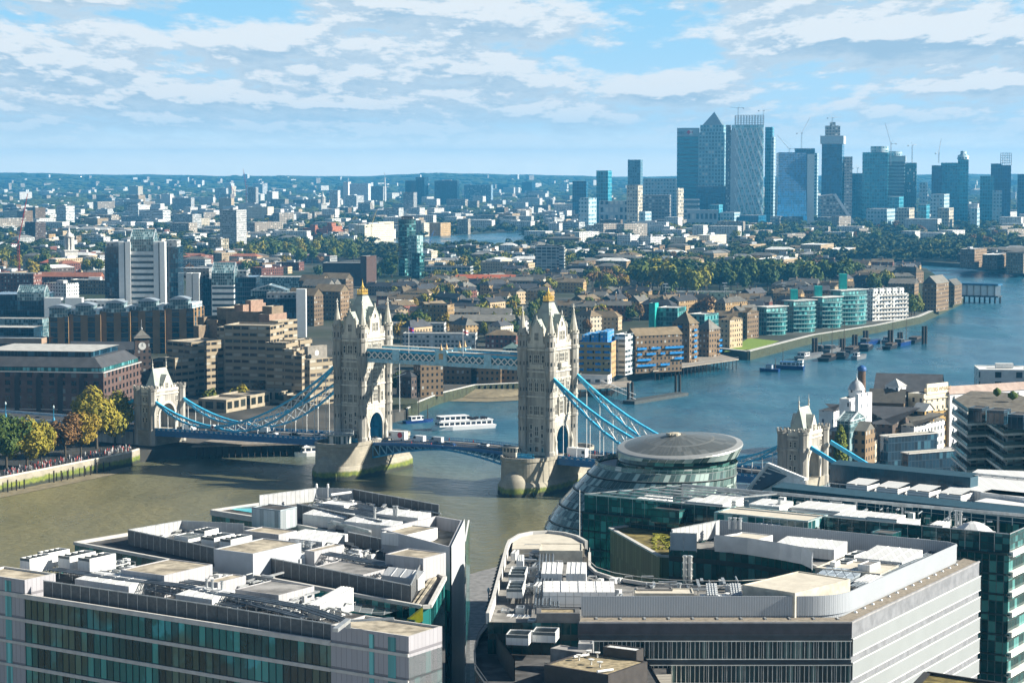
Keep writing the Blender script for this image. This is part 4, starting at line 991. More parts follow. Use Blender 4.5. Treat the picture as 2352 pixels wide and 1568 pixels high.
# end wedge: tall box with bright metal end
q=[C1,C2,C3,P(1000,1184,zc)]
g=MB().walls([(C1.x,C1.y),(C2.x,C2.y)],ZA-3.8,zc,False);g.walls([(C3.x,C3.y),(q[3].x,q[3].y),(C1.x,C1.y)],ZA-2,zc,False);o=g.build('end_box',mat('wedge_clad',(.40,.42,.45),.5,var=.05),t)
g=MB().walls([(C2.x+.3,C2.y-.3),(C3.x+.3,C3.y+.2)],ZG,zc+.3,False);g.build('metal_end_wall',seamed('bright_metal',(.50,.53,.56),1.6),o)
i=inset(q,.5);MB().cap([(p.x,p.y) for p in i],zc-2.6).build('roof',GRAVEL,o)
r=MB()
for k in range(4):a,b,c,d=q[k],q[(k+1) % 4],i[(k+1) % 4],i[k];r.face([(a.x,a.y,zc),(b.x,b.y,zc),(c.x,c.y,zc),(d.x,d.y,zc)]);r.face([(d.x,d.y,zc),(c.x,c.y,zc),(c.x,c.y,zc-2.7),(d.x,d.y,zc-2.7)])
r.build('coping',GREYCLAD,o)
roofbox(t,876,935,1005,1228,zc-.1,2.4,WHITEMET);
fl=MB();gl=MB();C4=P(1073,1199,ZA)
z=ZA
gl.walls([(C3.x+.5,C3.y+.4),(C4.x+.5,C4.y+2)],ZG,ZA,False)
while z>ZG:fl.beam((C3.x+.3,C3.y+.4,z),(C4.x+.3,C4.y+2,z),.3,.4);z -= 4.2
gl.build('glazed_bay',tealglass('glass_bay',1.4,4.2,(.02,.16,.15)),t);fl.build('slab_band',WHITEMET,t)
roofbox(t,578,644,682,1171,ZA+4.2,4.2,facade('blue_panels',(.30,.36,.40),(.42,.47,.50),1.0,4,.95,.95,lit=0,grough=.5),ROOFDARK)
screen(t,[P(682,1190,ZA),P(877,1230,ZA)],ZA,ZA+3.2)
screen(t,[P(596,1168,ZA),P(729,1150,ZA),P(812,1153,ZA)],ZA,ZA+3.0,MC.get('screen_pale'),1.2);screen(t,[P(812,1153,ZA),P(1008,1190,ZA)],ZA,ZA+3.0)
leanroof(t,695,790,815,1190,ZA+2.4,2.5,rise=.5);leanroof(t,790,900,925,1208,ZA+2.6,2.6,rise=.5);leanroof(t,860,960,990,1189,ZA+2.4,2.4,rise=.5);roofbox(t,735,790,820,1160,ZA+2.4,2.4,WHITEMET,WHITEMET)
tray(t,[P(742,1162,ZA+2),P(830,1182,ZA+2),P(940,1206,ZA+2)],ZA+2.2,2.6);tray(t,[P(800,1156,ZA+2),P(960,1188,ZA+2)],ZA+2.0,3.0);tray(t,[P(820,1168,ZA+2),P(900,1180,ZA+2)],ZA+2.0,4.0)
flues(t,((861,1190),(905,1186),(911,1186)),ZA+2.6,2.2,.25)
m=MB();c=P(762,1206,ZA+1);e=P(850,1218,ZA+2);m.beam((c.x,c.y,ZA),(c.x,c.y,ZA+1.6),1.6,1.4);m.beam((c.x,c.y,ZA+1.8),(e.x,e.y,ZA+1.8),.7,.6);m.beam((e.x,e.y,ZA+1.8),(e.x,e.y,ZA),.4);m.build('cleaning_cradle',PIPE,t)
m=MB()
for x,y in ((727,1131),(753,1131)):p=P(x,y,ZA+3);m.tube((p.x,p.y,ZA+2),(p.x,p.y,ZA+4.4),.1,6);m.lathe((p.x,p.y,ZA+4),[(.2,0),(.35,.3),(.2,.6),(.3,.9),(.02,1.1)],8)
p=P(760,1140,ZA+3);q=P(806,1134,ZA+3);m.tube((p.x,p.y,ZA+3.4),(q.x,q.y,ZA+3.4),.3,8);m.build('vent_pipe',WHITEMET,t)

def clutter(parent,pts,z,n,seed=1,hmax=1.6):
 """small pipework, ducts and boxes filling the roof between the bigger plant"""
 rr=random.Random(seed);m=MB();w_=MB();a,b,c,d=pts
 for k in range(n):
  u,v=rr.random(),rr.random();p=(a+(b-a)*u)*(1-v)+(d+(c-d)*u)*v;ax=(b-a).normalized() if rr.random()<.6 else (d-a).normalized();h=rr.uniform(.3,hmax);L=rr.uniform(1.0,5.0)
  q=p+ax*L;e=Vector((p.x,p.y,z+h));f=Vector((q.x,q.y,z+h));t_=rr.random()
  if t_<.55:m.tube(e,f,rr.choice((.07,.1,.16)),5);m.beam(e,e-Vector((0,0,h)),.07);m.beam(f,f-Vector((0,0,h)),.07)
  elif t_<.8:w_.box((p.x,p.y,z+h/2),(rr.uniform(.5,1.6),rr.uniform(.4,1.2),h),atan2(ad.y,ad.x))
  else:m.beam(e,f,.5,.3)
 m.build('pipework',PIPE,parent)['kind']='stuff';w_.build('small_plant',WHITEMET,parent)['kind']='stuff'
Zr=ZA-.1
clutter(bA,[P(110,1318,Zr),P(560,1390,Zr),P(650,1345,Zr),P(230,1290,Zr)],Zr,170,1);clutter(bA,[P(560,1390,Zr),P(740,1440,Zr),P(800,1400,Zr),P(660,1360,Zr)],Zr,110,2)
clutter(bB,[P(600,1275,Zr),P(930,1350,Zr),P(960,1300,Zr),P(680,1245,Zr)],Zr,160,3);clutter(bB,[P(310,1248,Zr),P(490,1280,Zr),P(600,1245,Zr),P(420,1222,Zr)],Zr,80,4)
clutter(bC,[P(690,1180,Zr),P(890,1220,Zr),P(1000,1188,Zr),P(740,1148,Zr)],Zr,240,5)
# ---------------------------------------------------------------- the ring-shaped office with the round courtyard
V2=lambda x,y:Vector((x,y,0))
ZM=43.0
out_=[V2(11,349),V2(55.7,349),V2(88.6,404),V2(86.5,408),V2(44,434),V2(31,421)]
court=[V2(40,417),V2(46.5,412.5),V2(52,407),V2(55.5,402.5),V2(57,397),V2(56,390.5),V2(52.5,385),V2(47,381),V2(41,379),V2(35,378.6),V2(29,379.5),V2(23.5,382),V2(18.5,386.5),V2(15.5,392),V2(14.5,398),V2(15,412)]
wing=[V2(14.6,419),V2(13,425),V2(10.5,429),V2(7.3,431),V2(4,430),V2(1.5,427),V2(-.5,420),V2(-1,413),V2(-3.2,363),V2(-4,350)]
ring=out_+court+wing
t=thing('ring_office','pale office block around a round courtyard, ribbed grey screen round its roof','office building',(35,385,ZM));bR=t
MB().walls([(p.x,p.y) for p in out_[2:]+court+wing+[out_[0]]],ZG,ZM,False).build('court_wall',facade('court_wall',(.03,.04,.035),(.008,.05,.05),1.6,4.0,.9,.75,lit=.12,litc=(.04,.12,.12),grough=.08),t)
MB().cap([(p.x,p.y) for p in ring],ZM-.4).build('roof',mat('ring_roof',(.22,.215,.205),.9,var=.3,scale=.4),t)
Q0,Q1,Q2=out_[0],out_[1],out_[2]
curtain(t,Q0,Q1,ZG,ZM-2.4,4.0,3.0,facade('fin_glass',(.01,.03,.035),(.008,.04,.045),.75,4.0,.96,.98,v0=.1,lit=.1,litc=(.10,.17,.16),grough=.08),mat('spandrel_dark',(.035,.045,.055),.5),1.1,.35,mat('fin_metal',(.40,.42,.42),.4,.3))
m=MB();z=ZM-2.4
while z>ZG+3:
 for k in range(60):x=11.3+k*.75;m.beam((x,348.75,z-3.5),(x,348.75,z-.55),.09,.3)
 m.box((33.5,348.7,z-.5),(44.6,.35,.12));m.box((33.5,348.7,z-3.5),(44.6,.35,.12));z -= 4.0
m.build('fin',mat('fin_pale',(.55,.58,.57),.45,.2),t)
m=MB();m.box((33.3,348.95,ZM-1.2),(45,.3,2.4));m.build('cornice_band',mat('band_dark',(.05,.05,.06),.6),t)
# sunlit side: louvred bands
d=(Q2-Q1).normalized();n=V2(d.y,-d.x);L=(Q2-Q1).length
MB().walls([(Q1.x,Q1.y),(Q2.x,Q2.y)],ZG,ZM,False).build('side_wall',mat('side_dark',(.20,.21,.23),.6),t)
m=MB();rib=MB();z=ZM-2.6
m2=facade('louvre',(.30,.325,.335),(.25,.275,.285),.36,50,.45,1,lit=0,grough=.6,wrough=.6,pv=(1,1),spec=.3,var=.05)
while z>ZG+2:
 a=Q1+n*.35;b=Q2+n*.35;m.walls([(a.x,a.y),(b.x,b.y)],z-2.7,z,False)
 m.face([(a.x,a.y,z),(b.x,b.y,z),(Q2.x,Q2.y,z+.05),(Q1.x,Q1.y,z+.05)]);rib.beam((a.x,a.y,z),(b.x,b.y,z),.15,.14);rib.beam((a.x,a.y,z-2.7),(b.x,b.y,z-2.7),.15,.14);z -= 4.0
o=m.build('louvre_band',m2,t);rib.build('edge_trim',WHITEMET,o)
# roof screen with a rounded corner, set back from a gravel ledge
c0,c1,c2=V2(11.5,353.5),V2(54.5,353.5),V2(84.2,403.5)
dd=(c2-c1).normalized();r=5.5;s0=c1-V2(1,0)*r;s1=c1+dd*r
arc=[s0*(1-u) ** 2+c1*2*u*(1-u)+s1*u ** 2 for u in [k/10 for k in range(11)]]
RIB=facade('ribbed_screen',(.40,.43,.47),(.31,.34,.38),.42,50,.5,1,lit=0,grough=.5,wrough=.45,pv=(1,1),spec=.35,var=.05)
sp_=[c0]+arc+[c2,V2(83,406),V2(44.5,430),V2(42,431)]
m=MB();m.walls([(p.x,p.y) for p in sp_],ZM+.3,ZM+3.6,False);inn=[p+(mean(sp_)-p).normalized()*.25 for p in sp_]
m.walls([(p.x,p.y) for p in inn[::-1]],ZM-.3,ZM+3.6,False)
for k in range(len(sp_)-1):a,b,c,e=sp_[k],sp_[k+1],inn[k+1],inn[k];m.face([(a.x,a.y,ZM+3.6),(b.x,b.y,ZM+3.6),(c.x,c.y,ZM+3.6),(e.x,e.y,ZM+3.6)])
o=m.build('roof_screen',RIB,t)
b_=MB()
for k in range(11):b_.box((14+k*4,352.4,ZM+.0),(.35,1.6,.35))
for k in range(14):p=c1+dd*(5+k*3.9)+n*.8;b_.lathe((p.x,p.y,ZM-.4),[(.3,0),(.35,.5),(.2,.7),(.05,.75)],8)
b_.build('bracket',PIPE,o)
m=MB();q=[Q0,Q1,Q2,V2(86.5,408),c2,c1,c0];m.cap([(p.x,p.y) for p in q],ZM+.02);m.build('gravel_ledge',mat('ledge_gravel',(.24,.21,.17),.95,var=.25,scale=1.2),t)
m=MB();m.beam((Q0.x,Q0.y,ZM+.1),(Q1.x,Q1.y,ZM+.1),.35,.3);m.beam((Q1.x,Q1.y,ZM+.1),(Q2.x,Q2.y,ZM+.1),.35,.3);m.build('coping',mat('coping_grey',(.30,.30,.31),.7),t)
inner=[V2(31.5,421),V2(31,416.5),V2(39.5,415.5),V2(45.5,412),V2(51,406.5),V2(54.6,402),V2(56,396.5),V2(55,391)]
m=MB();m.walls([(p.x,p.y) for p in inner[2:]][::-1],ZM,ZM+3.3,False);m.walls([(p.x,p.y) for p in inner[2:]],ZM,ZM+3.3,False);m.build('court_screen',mat('court_screen',(.40,.43,.47),.5,var=.06),t);MB().walls([(p.x+.3,p.y+.2) for p in inner[:2]],ZM,ZM+3.3,False).build('court_screen',mat('court_screen',(.4,.43,.47)),t)
for a,b in zip(inner[2:],inner[3:]):pass
pr=MB()
for a,b in zip(court,court[1:]):pr.beam((a.x,a.y,ZM+.2),(b.x,b.y,ZM+.2),.5,.6)
for a,b in zip(court[6:],court[7:]):pr.beam((a.x,a.y,ZM+1.3),(b.x,b.y,ZM+1.3),.1)
pr.build('court_parapet',CONC,t)
screen(t,[V2(31.5,421),V2(42,432)],ZM,ZM+3.4,MC['screen_pale'],1.3);screen(t,[V2(31,417),V2(36,416)],ZM,ZM+3.4,mat('court_screen',(.4,.43,.47)))
# round-ended wing: parapet and rail
m=MB()
for a,b in zip(wing,wing[1:]):m.beam((a.x,a.y,ZM+.6),(b.x,b.y,ZM+.6),.6,1.8)
m.build('wing_parapet',CONC,t)
m=MB();m.cap([(p.x,p.y) for p in [V2(14,413),V2(13.8,419),V2(12.3,424.5),V2(10,428),V2(7.3,430),V2(4.2,429),V2(2,426.4),V2(.2,420),V2(0,412.5)]],ZM+1.0);m.walls([(0,412.5),(14,412.5)],ZM-.4,ZM+1.0,False);m.build('lounge_roof',mat('beige_slab',(.56,.52,.44),.85,var=.1),t)
m=MB()       # toothed brackets down the river side
for k in range(17):
 y=362+k*3.2;x=-3.2+(y-363)/50*2.2
 for zz in (ZM-1,ZM-5,ZM-9,ZM-13):m.mesh([(x,y,zz),(x,y+2.2,zz),(x-1.5,y+1.1,zz+.2),(x,y+1.1,zz+1.8)],[(0,1,2),(0,2,3),(1,3,2),(0,3,1)])
m.build('sun_shade',mat('shade_dark',(.05,.055,.06),.5,.4),t)
leanroof(t,1186,1202,1219,1288,ZM+2.6,2.6,th=2,rise=.3)
for x in ((1168,1206,1216,1319),(1163,1200,1210,1352)):chiller(t,*x,ZM+2.4,2.4,th=4,nf=3)
tray(t,[V2(5.2,356),V2(5.6,372),V2(6.2,386),V2(6.6,405)],ZM+1.5,2.6);tray(t,[V2(7.2,358),V2(7.8,388)],ZM+.9,1.4)
leanroof(t,1243,1291,1300,1317,ZM+2.4,2.6,th=3,dep=7,rise=.8);leanroof(t,1300,1346,1352,1317,ZM+2.4,2.6,th=3,rise=.8)
gp=facade('gridded_panel',(.30,.31,.31),(.80,.80,.80),1.4,1.4,.95,.95,lit=0,grough=.5,pv=(1,.96),spec=.3)
leanroof(t,1248,1412,1420,1359,ZM+2.6,2.6,gp,th=1,rise=1.0,name='gridded_canopy')
roofbox(t,1459,1594,1600,1362,ZM+2.4,2.6,mat('beige_wall',(.50,.47,.40),.8),mat('beige_slab',(.56,.52,.44)),th=1)
roofbox(t,1238,1338,1346,1264,ZM+2.2,2.4,mat('beige_wall',(.5,.47,.4)),mat('beige_slab',(.56,.52,.44)),th=2,dep=8)
roofbox(t,1462,1545,1560,1352,ZM+2.6,.3,ROOFGREY,ROOFGREY,th=1,dep=2)
for xl,xm,xr in ((1625,1650,1668),(1680,1705,1712)):leanroof(t,xl,xm,xr,1367,ZM+1.8,1.8,facade('louvre_roof',(.12,.14,.16),(.55,.58,.60),3,.8,1,.75,lit=0,pv=(1,1),grough=.4),th=2,rise=1.2,name='louvre_box')
leanroof(t,1610,1712,1716,1378,ZM+1.2,1.2,th=1,rise=.2)
roofbox(t,1705,1826,1953,1361,ZM+4.2,4.4,mat('beige_wall',(.5,.47,.4)),mat('beige_slab',(.56,.52,.44)),th=42)
chiller(t,1729,1795,1806,1365,ZM+2.6,2.4,th=35,nf=4);
for x in (1573.5,1584.5):p=P(x,1338,ZM);m=MB();m.tube((p.x,p.y,ZM),(p.x,p.y,ZM+5.0),.42,10);[m.tube((p.x,p.y,ZM+q),(p.x,p.y,ZM+q+.2),.55,10) for q in (1.2,2.4,3.6,4.7)];m.build('flue',mat('bright_flue',(.62,.62,.60),.3,.7),t)
leanroof(t,1777,1916,1946,1262,ZM+2.0,2,th=30,rise=.6);chiller(t,1940,1962,1990,1275,ZM+2.2,2,nf=2);chiller(t,1916,1945,1968,1292,ZM+1.9,1.9,nf=2)
leanroof(t,1966,2072,2119,1291,ZM+1.8,1.8,th=33,rise=.9);roofbox(t,1872,2022,2064,1317,ZM+1.8,1.8,mat('beige_wall',(.5,.47,.4)),mat('beige_slab',(.5,.46,.4)),th=30);roofbox(t,1970,1998,2022,1298,ZM+2.9,1.2,WHITEMET,ROOFGREY);roofbox(t,1906,1918,1930,1291,ZM+2.5,.8,WHITEMET,WHITEMET)
leanroof(t,1857,1944,1986,1338,ZM+1.0,.6,facade('panel_array',(.10,.12,.14),(.40,.46,.52),1.5,2.2,.9,.9,lit=0,pv=(1.1,.9),grough=.15),th=30,rise=.8,name='panel_array');leanroof(t,1960,2005,2034,1340,ZM+1.4,1.4,th=33,rise=.5)
tray(t,[P(1965,1352,ZM+1),P(2080,1302,ZM+1),P(2185,1258,ZM+1)],ZM+1.4,2.4);tray(t,[P(1930,1372,ZM+1),P(2050,1325,ZM+1)],ZM+1.0,1.6);tray(t,[P(2000,1240,ZM+1),P(2140,1256,ZM+1)],ZM+1.8,2.2);tray(t,[P(1880,1228,ZM+1),P(1990,1240,ZM+1)],ZM+1.4,2);tray(t,[P(1250,1369,ZM+1),P(1590,1372,ZM+1)],ZM+.8,1.4)
roofbox(t,1666,1738,1775,1240,ZM+2.6,2.6,WHITEMET,mat('beige_slab',(.5,.46,.4)));leanroof(t,1690,1740,1850,1222,ZM+1.6,1.6,rise=.3)
tray(t,[P(2060,1300,ZM+1),P(2110,1278,ZM+1)],ZM+1.2,1.8);leanroof(t,1640,1652,1700,1236,ZM+2.2,2,th=60,rise=.3)
flues(t,((1676,1214),(1688,1214),(1700,1215)),ZM+2.4,2.2,.28);flues(t,((1560,1350),(1498,1356)),ZM+2,.8,.3)
for k,(x,y) in enumerate(((1228,1300),(1236,1325),(1232,1345),(1420,1372),(1360,1371),(1180,1270))):roofbox(t,x-7,x+4,x+8,y,ZM+1.4+.2*(k % 3),1.4,(PIPE,TRAY,WHITEMET)[k % 3],ROOFGREY,th=10)
ZM_=ZM-.3
clutter(t,[P(1190,1365,ZM_),P(1245,1365,ZM_),P(1245,1262,ZM_),P(1200,1262,ZM_)],ZM_,60,6);clutter(t,[P(1880,1345,ZM_),P(1960,1352,ZM_),P(2180,1258,ZM_),P(2060,1245,ZM_)],ZM_,110,7);clutter(t,[P(1250,1372,ZM_),P(1700,1374,ZM_),P(1700,1342,ZM_),P(1250,1330,ZM_)],ZM_,70,8,1.2);clutter(t,[P(1700,1245,ZM_),P(1900,1262,ZM_),P(1930,1235,ZM_),P(1690,1208,ZM_)],ZM_,60,9)
# green roofed wedge inside the open side of the court
t=thing('wedge_building','dark panelled wedge with brown and green planted roof beside the round courtyard','office building',P(1500,1230,40))
q=[P(1401.6,1212,40),P(1515,1276,40),P(1600,1280,40),P(1640,1236,40),P(1560,1215,40),P(1450,1206,40)]
MB().walls([(p.x,p.y) for p in q],ZG,40).build('wall',facade('wedge_wall',(.035,.05,.02),(.06,.085,.035),1.6,6,.93,1,lit=.2,litc=(.08,.10,.05),grough=.4),t)
MB().cap([(p.x,p.y) for p in q],39.8).build('roof',mat('sedum',(.16,.13,.045),.95,var=.6,scale=.35),t)
m=MB()
for a,b in zip(q,q[1:]+q[:1]):m.beam((a.x,a.y,40),(b.x,b.y,40),.9,.35)
m.build('parapet',CONC,t)
m=MB();random.seed(4)
for k in range(160):p=P(random.uniform(1500,1600),random.uniform(1226,1262),39.8);m.box((p.x,p.y,39.9),(random.uniform(.3,.9),random.uniform(.3,.9),.35),random.random())
m.build('planting',mat('sedum_green',(.22,.22,.03),.95,var=.4),t)['kind']='stuff'
# ---------------------------------------------------------------- glass office behind it
t=thing('glass_office','long green glass office with glazed roof screen behind the ring-shaped office','office building',(70,450,42))
g=[V2(16,470),V2(97.5,418),V2(110,438),V2(38.5,483)]
gm=facade('green_glass',(.03,.05,.045),(.006,.05,.048),1.5,4.0,.93,.94,lit=.22,litc=(.06,.20,.19),grough=.06,wrough=.3,spec=.7)
MB().walls([(p.x,p.y) for p in g],ZG,42).build('glass_wall',gm,t)
MB().cap([(p.x,p.y) for p in g],41.9).build('roof',mat('glass_office_roof',(.12,.13,.14),.9,var=.3),t)
o_=V2(-.45,-.7);curtain(t,g[0]+o_,g[1]+o_,ZG,42,4.0,1.5,gm,mat('slab_dark',(.03,.045,.045),.5),.4,.2,mat('mullion_grey',(.12,.15,.15),.5));curtain(t,g[3]-V2(.6,-.1),g[0]-V2(.6,-.1),ZG,42,4.0,1.5,gm,mat('slab_dark',(.03,.045,.045)),.4,.2,mat('mullion_grey',(.12,.15,.15)))
sc_=facade('screen_glass',(.02,.035,.035),(.010,.065,.068),1.5,1.33,.95,.9,lit=.2,litc=(.04,.14,.14),grough=.1,spec=.6)
screen(t,[g[0],g[1]],42,46,sc_,3.0,name='glass_screen');screen(t,[g[1],g[2]],42,46,sc_,3.0,name='glass_screen');screen(t,[g[0],g[3]],42,46,sc_,3.0,name='glass_screen')
m=MB();z=42
while z>ZG+1:      # white floor edges on the sunlit end
 a,b=g[1]+V2(.3,-.25),g[2]+V2(.3,-.25);m.beam((a.x,a.y,z),(b.x,b.y,z),1.0,1.0);z -= 4.0
m.build('floor_edge',mat('floor_edge_white',(.74,.74,.70),.6),t)
m=MB();z=42
while z>ZG+1:
 for u in range(5):pass
 a=g[0]+(g[1]-g[0])*.86+V2(-.3,-.45);b=g[1]+V2(.3,-.6);m.beam((a.x,a.y,z),(b.x,b.y,z),.5,.3);z -= 4.0
m.build('balcony_edge',mat('edge_dark',(.02,.06,.06),.4),t)
fr=MB()      # steel frame along the far roof edge
for k in range(9):p=g[3]+(g[2]-g[3])*(k/8);fr.beam((p.x,p.y,42),(p.x,p.y,46),.4);
fr.beam((g[3].x,g[3].y,46),(g[2].x,g[2].y,46),.5,.6)
for k in range(7):p=g[0]+(g[3]-g[0])*(k/6);q=p+V2(20,-12.8);fr.beam((p.x,p.y,46),(q.x,q.y,46),.3)
fr.beam((g[0].x+20,g[0].y-12.8,46),(g[3].x+20,g[3].y-12.8,46),.35)
fr.build('roof_frame',PIPE,t)
roofbox(t,1640,1856,1902,1196,46.0,4.0,facade('pavilion_glass',(.30,.36,.36),(.02,.12,.13),1.8,4,.88,.85,lit=.35,litc=(.25,.40,.40),grough=.1),mat('beige_slab',(.56,.52,.44)),rim=.4)
for x in ((1577,1660,1680,1158,46.4),(1617,1690,1708,1150,46.5),(1720,1790,1822,1163,46),(1817,1930,1966,1174,45.4),(1915,1990,2020,1189,46),(1992,2060,2080,1192,46.4),(1953,2090,2114,1204,45.0),(2135,2165,2182,1207,45),(1440,1500,1545,1156,44.6)):
 leanroof(t,x[0],x[1],x[2],x[3],x[4],3.4,facade('louvred_white',(.40,.41,.41),(.74,.75,.75),5,.6,1,.72,lit=0,pv=(1,1),grough=.6),rise=.3,name='louvred_unit')
m=MB();p=P(2236,1218,44);m.lathe((p.x,p.y,42),[(4.6,0),(4.6,1.6),(3.4,2.6),(1.5,3.6),(.2,3.9)],7,.3,False);p=P(2262,1222,44);m.box((p.x,p.y,43),(3,3,2.6),.5);m.build('tented_cover',WHITEMET,t)
tray(t,[P(1480,1170,43),P(1630,1178,43)],43.5,3);tray(t,[P(1900,1200,44),P(2150,1222,44)],44,2.2);flues(t,((2196,1206),(2206,1207),(1790,1180)),44,3,.3);roofbox(t,2199,2215,2232,1226,44.4,2,PIPE,ROOFGREY);roofbox(t,1495,1560,1600,1172,45,3,sc_,ROOFDARK);roofbox(t,2000,2050,2070,1226,45.6,4,sc_,ROOFDARK)
clutter(t,[P(1480,1180,42),P(2260,1235,42),P(2320,1205,42),P(1560,1142,42)],42,160,10,2.6)
# ---------------------------------------------------------------- dark blue roofed offices behind
t=thing('blue_roof_office','long office with dark blue sloped roof strips and white louvres behind the glass office','office building',(95,500,40))
NAVY=facade('navy_roof',(.010,.050,.085),(.012,.065,.105),1.2,9,.96,1,lit=0,grough=.25,wrough=.4,pv=(1.1,.85),spec=.45)
dA=V2(.786,-.618);nA=V2(.618,.786)
h0=V2(61,504);h1=h0+dA*78;
MB().walls([(p.x,p.y) for p in [h0,h1,h1+nA*46,h0+nA*46]],ZG,40).build('wall',gm,t)
MB().cap([(p.x,p.y) for p in [h0,h1,h1+nA*46,h0+nA*46]],39.9).build('roof',mat('office_roof_grey',(.30,.33,.36),.8,var=.2),t)
def strip(o,s0,s1,z0,z1,dep,slope):
 a,b=h0+nA*o+dA*s0,h0+nA*o+dA*s1;c,e=b+nA*dep,a+nA*dep;m=MB()
 m.face([(a.x,a.y,z0),(b.x,b.y,z0),(b.x,b.y,z1),(a.x,a.y,z1)]);a2,b2=a+nA*slope,b+nA*slope
 m.build('blue_slope',NAVY,t);k=MB();k.face([(a.x,a.y,z1),(b.x,b.y,z1),(c.x,c.y,z1+.6),(e.x,e.y,z1+.6)]);k.walls([(b.x,b.y),(c.x,c.y),(e.x,e.y),(a.x,a.y)],z0,z1,False);k.build('strip_roof',mat('strip_roof',(.035,.085,.12),.6,var=.1),t)
 f=MB();a,b=a-nA*1.2,b-nA*1.2
 n_=int((s1-s0)/3.2)
 for q in range(n_+1):p=a+dA*(s1-s0)*q/n_;f.beam((p.x,p.y,39.8),(p.x,p.y,41.6),.16)
 f.beam((a.x,a.y,41.6),(b.x,b.y,41.6),.2);f.beam((a.x,a.y,40.6),(b.x,b.y,40.6),.1);f.build('railing',PIPE,t)
strip(.5,0,78,39.2,42.4,5,0);strip(21,4,41,40,46,4,0)
for k in range(4):
 p=h0+nA*11+dA*(14+k*8);q=[p,p+dA*5.6,p+dA*5.6+nA*6,p+nA*6];z=(43.4,43.4,44.0,44.0);m=MB().walls([(v.x,v.y) for v in q],39.8,43.2);m.face([(q[i].x,q[i].y,z[i]) for i in range(4)]);m.build('louvred_unit',MC['louvred_white'],t)
for a,s0,s1,zz in ((9,48,76,42.6),(16,46,78,43.6)):p=[h0+nA*a+dA*s0,h0+nA*a+dA*s1,h0+nA*(a+6)+dA*s1,h0+nA*(a+6)+dA*s0];MB().prism([(v.x,v.y) for v in p],39.8,zz).build('white_roof',mat('white_roof',(.74,.74,.72),.6,var=.06,scale=.3),t)
p=[h0+nA*31+dA*22,h0+nA*31+dA*46,h0+nA*35+dA*46,h0+nA*35+dA*24];MB().prism([(v.x,v.y) for v in p],39.8,43.4).build('white_roof',MC['white_roof'],t)
p=[h0+nA*29+dA*48,h0+nA*29+dA*72,h0+nA*34+dA*72,h0+nA*34+dA*48];MB().prism([(v.x,v.y) for v in p],39.8,42).build('white_roof',MC['white_roof'],t)
p=[P(2178,1118,43.6),P(2420,1152,43.6),P(2420,1084,43.6),P(2245,1077,43.6)];MB().prism([(v.x,v.y) for v in p],39.8,43.6).build('white_roof',WHITEMET,t)
m=MB();e0,e1=h0+nA*40+dA*2,h0+nA*40+dA*76
for k in range(24):p=e0+(e1-e0)*k/23;m.beam((p.x,p.y,39.8),(p.x,p.y,44),.22)
m.beam((e0.x,e0.y,44),(e1.x,e1.y,44),.4,.5);m.beam((e0.x,e0.y,42),(e1.x,e1.y,42),.2);m.build('roof_frame',PIPE,t)
# ---------------------------------------------------------------- white slanted canopy beside the round hall
t=thing('slanted_canopy','white slanted canopy with louvred glass slope between the round hall and the blue roofs','canopy',P(1770,1100,36))
q=[P(1690,1140,38),P(1776,1135,38),P(1850,1092,44),P(1764,1057,47)];zq=(36,38,43,46)
m=MB();m.face([(q[i].x,q[i].y,zq[i]) for i in range(4)]);
for i in range(4):a,b=q[i],q[(i+1) % 4];m.face([(a.x,a.y,ZG),(b.x,b.y,ZG),(b.x,b.y,zq[(i+1) % 4]),(a.x,a.y,zq[i])])
m.build('shell',mat('canopy_white',(.70,.72,.74),.5),t)
m=MB();f4=lambda u,v:(lambda a,b:a+(b-a)*v)(Vector((*q[0].xy,zq[0])).lerp(Vector((*q[1].xy,zq[1])),u),Vector((*q[3].xy,zq[3])).lerp(Vector((*q[2].xy,zq[2])),u))+Vector((0,0,.12))
m.face([f4(.06,.1),f4(.62,.1),f4(.62,.95),f4(.06,.95)]);m.build('glass_slope',mat('canopy_glass',(.02,.07,.12),.2),t)
m=MB()
V4=[Vector((*q[i].xy,zq[i]+.2)) for i in range(4)];[m.beam(V4[i],V4[(i+1) % 4],1.1,.6) for i in range(4)]
for k in range(9):v=.12+k*.1;m.beam(f4(.05,v),f4(.63,v),.35,.3)
m.build('louvre',WHITEMET,t)
# ---------------------------------------------------------------- the round glass hall
t=thing('round_glass_hall','leaning egg-shaped glass hall with stacked rings and domed grey roof before the bridge','city hall',(33,530,ZG))
prof=((5,29.3,21),(10,29.5,22.5),(16,30,23.8),(22,30.6,24.1),(28.5,31.7,23.6),(33,33,22.4),(36.5,34.5,21.0),(39.7,36,19.6),(44,38.2,17.6))
def tilt(x,y,z):f=min(1,max(0,(z-46.4)/2));return z+f*(.05*(x-41.5)+.085*(y-531))
def ringpts(cx_,r,z,n=56):return [Vector((q[0],q[1],tilt(q[0],q[1],z))) for q in ((cx_+r*cos(2*pi*k/n),531+r*sin(2*pi*k/n)*.98) for k in range(n))]
def band(m,lo,hi,n=56,inn=0):
 a=ringpts(lo[1],lo[2]-inn,lo[0],n);b=ringpts(hi[1],hi[2]-inn,hi[0],n);u=2*pi*lo[2]/n
 for k in range(n):k2=(k+1) % n;m.face([a[k],a[k2],b[k2],b[k]],[(k*u,lo[0]),(k*u+u,lo[0]),(k*u+u,hi[0]),(k*u,hi[0])])
HALL=facade('hall_glass',(.22,.26,.255),(.12,.19,.18),1.3,2.0,.9,.93,lit=.22,litc=(.32,.41,.38),grough=.10,wrough=.3,spec=.6,pv=(1.35,.5))
def lerpp(z):
 for a,b in zip(prof,prof[1:]):
  if a[0] <= z <= b[0]:f=(z-a[0])/(b[0]-a[0]);return (z,lerp(a[1],b[1],f),lerp(a[2],b[2],f))
 return prof[-1]
